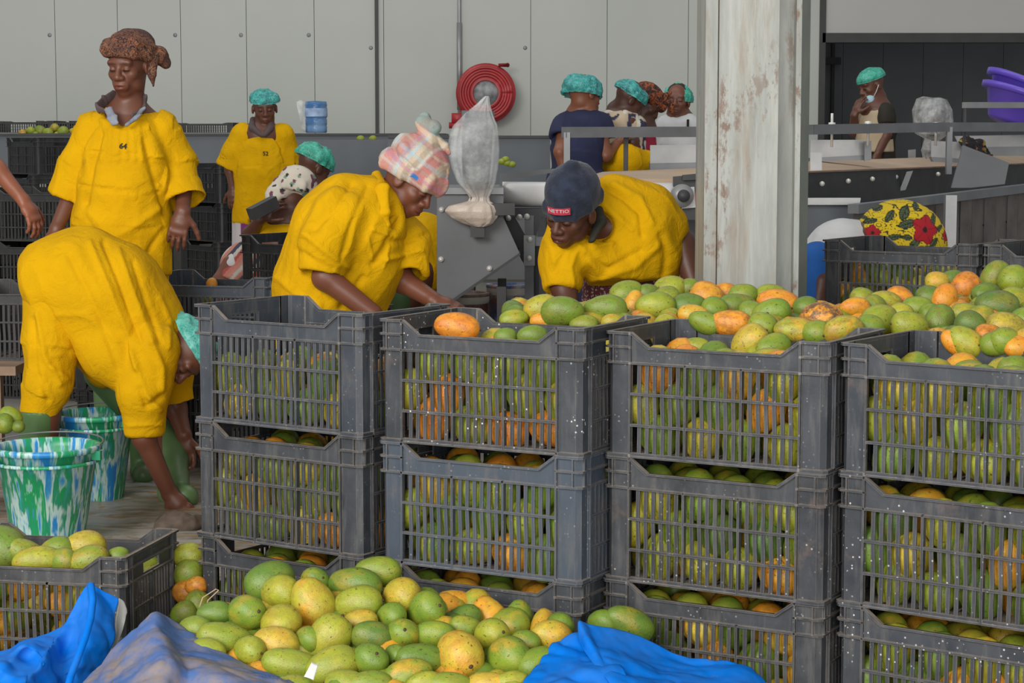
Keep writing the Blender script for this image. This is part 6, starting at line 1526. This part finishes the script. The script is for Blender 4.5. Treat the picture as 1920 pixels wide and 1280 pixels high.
f.garment('collar', c, MAT['collar_brown'], .007, 0)
f.finish(ft); text_on(f, 'smock', '52', at(503, 292, 13), .036, CAMR, MAT['ink'], 'number', None, .0008)
# two sitting workers behind the leaning woman
f, W, ft = upright('worker in teal hair net facing away, crouched behind the cream floral headscarf', 11.2, (588, 312), dirv(.62, -.35, -.55), dirv(.25, .9, .1), (566, 335, -.02), (535, 350), (600, 350), (570, 420), (570, 480), (.085, .038, .026), None, None, MAT['grey_shirt'], .008, 1.05)
f.cap_net(0, MAT['net_green'], .098, .118, .088, .034, -.012, puff=.012, seed=6); f.finish(ft)
f, W, ft = upright('worker seen from behind in yellow smock and cream floral headscarf', 10.0, (556, 362), dirv(.35, -.25, -.8), dirv(.25, .95, 0), (540, 388), (500, 408), (570, 405), (520, 480), (520, 540), (.09, .04, .027),
    ((468, 440, -.05), (487, 412, -.16), .6, dirv(.6, .6, .1), dirv(-.5, .3, .8)), None, MAT['yellow'], .007, 1.05, tw=(.12, .14, .15), topname='smock')
hw = Sdf(); c0, r0_, f0, u0, _ = f.heads[0]; Mh = np.array([tuple(r0_), tuple(f0), tuple(u0)]).T
hw.ell(W(0, -.02, .045), (.092, .112, .088), Mh, .02); hw.ell(W(-.03, -.085, -.01), (.06, .045, .055), Mh, .02); hw.ell(W(-.05, -.105, -.055), (.045, .03, .055), Mh, .02)
hw.chain([W(-.08, .0, .02), W(-.06, -.09, .0), W(0, -.12, .01), W(.07, -.08, .02)], [.022]*4, .01, u0, [1.4]*4)
def floral(V, N):
    C = np.tile((.62, .56, .47), (len(V), 1)); n = vnoise(V*34, 4); C[n > .52] = (.16, .05, .09); C[(vnoise(V*30, 8) > .58)] = (.18, .30, .20); C[(vnoise(V*40, 12) > .62)] = (.03, .03, .04); return C
f.garment('headscarf', hw, MAT['print'], .005, .006, 14, 4, floral); f.finish(ft)
m = MB().bar(at(470, 402, 9.7), at(516, 378, 9.8), .05, .06); tag(m.build('steel_bar', MAT['dark_steel']), 'short dark steel bar held beside the cream floral headscarf', 'bar')
# group at the conveyor
f, W, ft = upright('worker in navy T-shirt and large teal hair net, back turned, at the conveyor', 12.2, (1095, 178), dirv(.72, -.12, -.55), dirv(-.05, 1, 0), (1084, 212, .02), (1060, 228), (1124, 226), (1082, 280), (1080, 345), (.20, .085, .05),
    ((1050, 285, -.1), (1062, 340, -.1), .5, dirv(.1, -1, 0), dirv(-1, 0, 0)), ((1136, 292, -.05), (1160, 266, .1), .42, dirv(.7, .5, 0), dirv(0, 1, 0)), MAT['navy'], .007, 1.08, tw=(.125, .125, .125), sl=(.075, .082), side=dirv(.85, 0, .5), amp=.010, drop=.12)
f.cap_net(0, MAT['net_teal'], .108, .122, .092, .024, -.014, puff=.014, seed=8, low=-.38); f.finish(ft)
def beadp(V, N):
    C = np.tile((.50, .40, .28), (len(V), 1)); n = vnoise(V*np.array((30, 30, 20)), 4); C[n > .25] = (.03, .03, .07); C[vnoise(V*24, 9) > .45] = (.62, .58, .50); C[V[:, 2] < 1.2] = C[V[:, 2] < 1.2]*np.array((.35, .7, .8)); return C
f, W, ft = upright('worker in patterned top and dotted blue hair net bending over the conveyor', 12.5, (1180, 186), dirv(.72, -.45, -.3), dirv(.38, .85, .1), (1160, 206, .02), (1138, 226), (1190, 228), (1160, 275), (1168, 345), (.075, .033, .024),
    ((1140, 270, .1), (1160, 300, .1), .4, dirv(.6, -.5, 0), dirv(0, 1, 0)), ((1186, 266, -.1), (1196, 292, -.1), .3, dirv(.5, -.8, 0), dirv(0, .5, 1)), MAT['print'], .007, 1.02, tw=(.115, .12, .13), color=beadp, skirt=MAT['yellow'], drop=.05)
f.cap_net(0, MAT['net_teal'], .100, .116, .080, .030, -.014, puff=.010, seed=3); 
yc = Sdf(); yc.chain([at(1150, 318, 12.35), at(1172, 306, 12.3), at(1208, 306, 12.4)], [.10, .11, .085], .04, up0, [1.1, 1.0, .8]); f.garment('wrapper', yc, MAT['yellow'], .008, .010, 9, 4)
f.finish(ft)
f, W, ft = upright('worker in red top and dark orange print headwrap, seen in profile at the conveyor', 12.9, (1212, 194), dirv(.72, -.62, .1), dirv(.60, .75, 0), (1192, 212, .02), (1178, 236), (1206, 238), (1186, 285), (1188, 350), (.085, .04, .028),
    None, ((1196, 272, -.1), (1212, 296, -.1), .25, dirv(.6, -.7, 0), dirv(0, .6, 1)), plain('red_top', (.42, .02, .06), .85), .007, 1.0, tw=(.10, .11, .12), drop=.3)
hw = Sdf(); c0, r0_, f0, u0, _ = f.heads[0]; Mh = np.array([tuple(r0_), tuple(f0), tuple(u0)]).T
hw.ell(W(0, -.02, .055), (.088, .108, .075), Mh, .02); hw.chain([W(-.08, 0, .03), W(0, .10, .045), W(.08, 0, .03)], [.02]*3, .01, u0, [1.5]*3)
hw.chain([W(0, .06, .11), W(0, .075, .155)], [.022, .010], .01); hw.chain([W(.0, .07, .10), W(.0, .13, .095), W(.0, .165, .06)], [.02, .018, .008], .01)
t = NT('orange_print_wrap'); v = t.coord(); t.base(t.ramp(t.noise(v, 30, 3, .6, .8), [(.4, (.025, .012, .012)), (.5, (.10, .03, .015)), (.56, (.42, .10, .02)), (.62, (.03, .012, .012))])); t.set(Roughness=.9)
f.garment('headwrap', hw, t.m, .006, .004, 16, 3); f.finish(ft)
f, W, ft = upright('worker in white T-shirt and pale hair net facing the camera beyond the conveyor', 13.4, (1270, 190), dirv(-.22, -.05, .95), dirv(.03, 1, .05), (1273, 214, .03), (1250, 230), (1302, 232), (1275, 275), (1275, 345), (.14, .06, .04),
    ((1244, 275, .05), (1252, 310, -.05), .5, dirv(.1, -1, 0), dirv(-1, 0, 0)), ((1307, 268, .0), (1300, 300, -.15), .55, dirv(-.4, -.8, .3), dirv(.5, 0, 1)), MAT['white_cloth'], .007, 1.02, tw=(.12, .122, .125), sl=(.07, .076), amp=.010, drop=.2)
f.cap_net(0, MAT['net_green'], .100, .105, .100, .022, -.034, puff=.010, seed=5, low=-.25)
hr = Sdf(); c0, r0_, f0, u0, _ = f.heads[0]; Mh = np.array([tuple(r0_), tuple(f0), tuple(u0)]).T
hr.ell(W(0, -.030, .034), (.086, .098, .094), Mh, .01); f.garment('hair', hr, MAT['ink'], .007, .002, 20, 3)
m = MB().box(tuple(at(1290, 231, 13.25) - Vector((.008, .0, .026))), tuple(at(1290, 231, 13.25) + Vector((.008, .01, .026)))); f.meshkid('pen', m, MAT['ink']); f.finish(ft)
t = NT('beige_vest'); t.base((.46, .36, .24)); t.set(Roughness=.85); MAT['vest'] = t.m
f, W, ft = upright('man in green hair net, lowered face mask and beige vest by the dark wall', 14.2, (1634, 160), dirv(-.78, -.35, .35), dirv(-.10, .95, .1), (1643, 184, .03), (1618, 202, .08), (1660, 204, -.09), (1642, 245), (1644, 330), (.105, .048, .033),
    ((1601, 246, .0), (1602, 216, -.1), .45, dirv(.30, .9, .1), dirv(-.8, 0, .5)), ((1662, 252, -.12), (1648, 284, -.16), .55, dirv(-.3, -.8, 0), dirv(.6, 0, 1)), MAT['ink'], .007, 1.0, tw=(.108, .11, .112), sl=(.062, .066), side=dirv(.75, 0, .6), bottom_mat=MAT['navy'], drop=.75)
f.cap_net(0, MAT['net_green'], .094, .112, .080, .044, -.014, puff=.006, seed=4, low=-.05)
vs_ = Sdf(); vs_.chain([at(1639, 217, 14.18), at(1640, 245, 14.18), at(1641, 288, 14.18)], [.106, .116, .122], .03, dirv(.75, 0, .6), [1.12, 1.15, 1.2]); vs_.cut(at(1641, 284, 14.18), dn, .3); vs_.cap(at(1640, 180, 14.15), at(1636, 202, 14.02), .065, .05, .01, 's'); vs_.cap(at(1672, 205, 14.2), at(1652, 225, 14.15), .065, .06, .01, 's'); vs_.cap(at(1612, 205, 14.1), at(1620, 205, 14.12), .05, .05, .01, 's')
f.garment('vest', vs_, MAT['vest'], .008, .008, 12, 5)
mk = Sdf(); mk.ell(W(-.026, .064, -.092), (.040, .040, .042), np.array([tuple(f.heads[0][1]), tuple(f.heads[0][2]), tuple(f.heads[0][3])]).T, .02); f.garment('face_mask', mk, plain('mask_blue', (.42, .62, .70), .8), .006, .003, 40, 2)
f.tube('mask_strap', [W(-.05, .06, -.085), W(-.078, .03, -.04), W(-.088, .0, .0)], .003, MAT['white_cloth'], 5); f.finish(ft)

# ---------------------------------------------------------------- bending figure in the yellow floral wrap at right
Y5 = 7.75
def w5(x, y, d=0.0): return at(x, y, Y5 + d)
f = Fig('person bending over in yellow wrap with red hibiscus print and white shirt, right of column', (.09, .04, .028), .006)
W = f.head(w5(1478, 600), dirv(-.3, -.9, .1), dirv(-.9, -.2, 0), 1.0, w5(1520, 560)); b = f.b; sd = dirv(0, .2, 1)
b.chain([w5(1685, 470, .05), w5(1610, 470, .03), w5(1560, 505, .02), w5(1525, 555)], [.13, .11, .11, .06], .03, sd, [1.3]*4)
for d in (-.10, .12):
    b.chain([w5(1690, 480, d), w5(1705, 650, d), w5(1712, 850, d)], [.10, .06, .045], .02); b.cap(w5(1710, 868, d), w5(1680, 872, d), .036, .03, .02)
b.chain([w5(1545, 530, -.16), w5(1535, 580, -.18), w5(1560, 660, -.2)], [.048, .04, .028], .02); f.hand(w5(1560, 660, -.2), dirv(.2, -1, 0), dirv(-1, 0, 0))
g = Sdf(); g.ell(w5(1686, 455, .0), (.178, .19, .168)); g.cap(w5(1690, 470, 0), w5(1702, 640, 0), .165, .15, .04)
PRN = [(1718, 427, 'f', 25, 0), (1624, 433, 'f', 13, 1), (1742, 383, 'f', 9, 2), (1766, 440, 'f', 10, 2)]
LEAF = [(1682, 396, 14, 8, 55), (1655, 402, 13, 5, 50), (1685, 416, 17, 7, 15), (1623, 412, 11, 4, 20), (1738, 410, 13, 5, 65), (1660, 440, 13, 5, 10), (1697, 452, 12, 7, 40), (1683, 441, 9, 5, -10), (1640, 388, 9, 4, 30), (1708, 384, 9, 5, 60), (1735, 452, 12, 5, 50), (1750, 425, 10, 4, 30), (1614, 404, 8, 4, -40), (1762, 410, 8, 4, 70), (1648, 458, 10, 4, -20), (1720, 462, 10, 5, 20), (1630, 455, 10, 4, 10)]
def hib(V, N):
    c_ = w5(1686, 455); s_ = pxm(Y5 - .12, .95); X = 1686 + (V[:, 0] - c_.x)*s_; Yp = 455 - (V[:, 2] - c_.z)*s_
    C = np.tile((.74, .52, .012), (len(V), 1))
    q = vnoise(np.c_[X*.022, Yp*.05, X*0], 4) + .35*vnoise(np.c_[X*.06, Yp*.11, X*0], 7); C[np.abs((q*4.2) % 1 - .5) < .075] = (.035, .028, .012)
    for x, y, a, b_, an in LEAF:
        ca, sa = math.cos(R(an)), math.sin(R(an)); u = (X - x)*ca - (Yp - y)*sa; v = (X - x)*sa + (Yp - y)*ca; e = (u/a)**2 + (np.abs(v)/b_)**1.4
        C[e < 1.25] = (.02, .025, .015); C[(e < .85) & (np.abs(v) > .9) & (np.abs(((u + np.abs(v)) % 5) - 2.5) > .8)] = (.085, .12, .05)
    for x, y, _, r, ph in PRN:
        u, v = X - x, (Yp - y)*.92; a = np.arctan2(v, u); rr = np.hypot(u, v)/r; lim = .88 + .13*np.cos(5*a + ph)
        C[rr < lim + .06] = (.12, .006, .012); C[rr < lim] = (.42, .010, .020); C[(rr < lim) & (np.abs(np.sin(2.5*a + .3)) < .10)*(rr > .25)] = (.22, .006, .012); C[rr < .20] = (.03, .01, .01)
    return C
f.garment('wrap', g, MAT['print'], .0040, .003, 8, 3, hib)
g = Sdf(); g.chain([w5(1615, 470, .05), w5(1575, 468, .02), w5(1540, 500, .0)], [.12, .115, .10], .04, sd, [1.3, 1.3, 1.3]); f.garment('shirt', g, MAT['white_cloth'], .007, .008, 10, 4)
g = Sdf(); g.chain([w5(1535, 490, -.1), w5(1533, 560, -.14)], [.075, .065], .03); f.garment('sleeve', g, plain('blue_cloth', (.01, .11, .42), .8), .007, .006, 10, 5)
f.finish((w5(1700, 500).x, Y5, 0))
# ---------------------------------------------------------------- reaching arm at the left edge
Y6 = 8.45
def w6(x, y, d=0.0): return at(x, y, Y6 + d)
f = Fig('person at the left edge, only a bare forearm and hand reaching into view', (.25, .10, .06), .0048)
W = f.head(w6(-120, 118), dirv(.9, -.2, .2), dirv(0, 1, 0), 1.0, w6(-122, 185)); b = f.b
b.chain([w6(-122, 190), w6(-122, 260), w6(-122, 380), w6(-120, 480)], [.07, .10, .09, .10], .03, dirv(.2, 0, 1), [1.4]*4)
b.chain([w6(-110, 215, -.16), w6(-50, 262, -.2), w6(-5, 318, -.2), w6(43, 374, -.2)], [.046, .042, .038, .027], .02)
f.hand(w6(44, 375, -.2), dirv(.48, -.82, .1), dirv(.72, .42, .5), 1.08, .55, -1, .1)
b.chain([w6(-112, 215, .16), w6(-100, 330, .18), w6(-70, 420, .1)], [.046, .04, .027], .02); f.hand(w6(-70, 420, .1), dirv(.3, -.9, 0), dirv(1, 0, 0))
for d in (-.1, .1): b.chain([w6(-120, 480, d), w6(-120, 680, d), w6(-120, 860, d)], [.09, .06, .045], .02); b.cap(w6(-120, 880, d), w6(-80, 884, d), .036, .03, .02)
g = Sdf(); g.chain([w6(-122, 235), w6(-122, 340), w6(-120, 520)], [.125, .13, .14], .04, dirv(.2, 0, 1), [1.3]*3); g.group(sleeve([w6(-112, 215, -.15), w6(-85, 236, -.18), w6(-62, 254, -.2)], [.075, .07, .07], .03, .012), .03); f.garment('smock', g, MAT['yellow'], .010, .008, 9, 3)
g = Sdf()
for d in (-.1, .1): g.chain([w6(-120, 500, d), w6(-120, 840, d)], [.105, .07], .03)
f.garment('trousers', g, MAT['navy'], .012, .004, 9, 3); f.finish((w6(-120, 300).x, Y6, 0))
# ---------------------------------------------------------------- striped sleeve behind the crate stack, yellow figure behind the chute
Y7 = 9.15
def w7(x, y, d=0.0): return at(x, y, Y7 + d)
f = Fig('crouching person in salmon striped top, elbow showing left of the tall crate', (.17, .070, .046), .006)
W = f.head(w7(500, 492), dirv(.5, -.6, .3), dirv(.3, .9, .2), 1.0, w7(486, 512)); b = f.b
b.chain([w7(480, 512), w7(478, 530), w7(480, 590)], [.08, .10, .11], .03, dirv(1, 0, .3), [1.3]*3)
b.chain([w7(436, 498, -.05), w7(416, 532, -.1), w7(432, 588, -.14)], [.052, .048, .034], .02); f.hand(w7(432, 588, -.14), dirv(.4, -.8, .3), dirv(-.7, .2, .5))
for d in (-.1, .12): b.chain([w7(482, 590, d), w7(440, 640, d - .25), w7(470, 740, d - .2)], [.09, .07, .045], .02); b.cap(w7(470, 790, d - .2), w7(450, 796, d - .3), .036, .03, .02); b.cap(w7(470, 740, d - .2), w7(470, 790, d - .2), .045, .04, .02)
g = Sdf(); g.chain([w7(470, 495), w7(476, 540), w7(480, 600)], [.11, .12, .13], .04, dirv(1, 0, .3), [1.3]*3); g.group(sleeve([w7(445, 503, -.03), w7(434, 520, -.06), w7(426, 536, -.1)], [.062, .064, .062], .03, .012), .03)
def stripes(V, N):
    d = (V[:, 0]*.75 - V[:, 2]*.65)*62; i = np.floor(d).astype(int) % 7; P = np.array([(.56, .20, .15), (.58, .26, .20), (.60, .55, .48), (.56, .22, .16), (.05, .05, .09), (.55, .52, .46), (.42, .08, .07)]); return P[i]
f.garment('top', g, MAT['print'], .006, .004, 10, 3, stripes)
g = Sdf(); g.cap(w7(444, 490, -.04), w7(437, 500, -.06), .052, .05); f.garment('cap_sleeve', g, MAT['white_cloth'], .007, .004, 12, 2)
g = Sdf()
for d in (-.1, .12): g.chain([w7(482, 590, d), w7(442, 638, d - .24), w7(470, 740, d - .2)], [.11, .085, .07], .03)
f.garment('trousers', g, MAT['navy'], .010, .005, 9, 4); f.finish((w7(480, 500).x, Y7, 0))
Y8 = 9.6
def w8(x, y, d=0.0): return at(x, y, Y8 + d)
f = Fig('person in yellow bending behind the chute, mostly hidden by the woman in plaid headwrap', (.11, .048, .032), .008)
W = f.head(w8(690, 470), dirv(-.5, -.8, .2), dirv(-.8, .4, 0), 1.0, w8(720, 462)); b = f.b; sd = dirv(0, .1, 1)
b.chain([w8(790, 490), w8(760, 455), w8(725, 450)], [.12, .11, .07], .03, sd, [1.3]*3); b.chain([w8(735, 462, -.15), w8(728, 520, -.15), w8(738, 570, -.15)], [.046, .04, .028], .02); f.hand(w8(738, 570, -.15), dirv(0, -1, 0), dirv(-1, 0, 0))
for x, d in ((792, .1), (752, -.1)): b.chain([w8(790, 500, d), w8(x, 600, d), w8(x, 770, d)], [.10, .06, .045], .02); b.cap(w8(x, 778, d), w8(x - 30, 782, d), .036, .03, .02)
g = Sdf(); g.chain([w8(800, 500), w8(788, 462), w8(740, 452)], [.145, .15, .11], .05, sd, [1.25]*3); f.garment('smock', g, MAT['yellow'], .008, .010, 9, 3)
g = Sdf(); g.chain([w8(802, 500, .1), w8(796, 610, .1)], [.13, .10], .03); f.garment('trousers', g, MAT['yellow'], .009, .008, 9, 4)
g = Sdf(); g.chain([w8(775, 515, -.1), w8(752, 535, -.12)], [.09, .075], .03); f.garment('underskirt', g, plain('violet_cloth', (.09, .06, .22), .85), .009, .006, 9, 5)
g = Sdf(); g.chain([w8(748, 545, -.12), w8(746, 640, -.1), w8(748, 760, -.1)], [.082, .07, .055], .02); g.chain([w8(796, 620, .1), w8(793, 760, .1)], [.075, .055], .02); f.garment('boots', g, MAT['boot'], .010, .003, 9, 6); f.finish((w8(790, 500).x, Y8, 0))
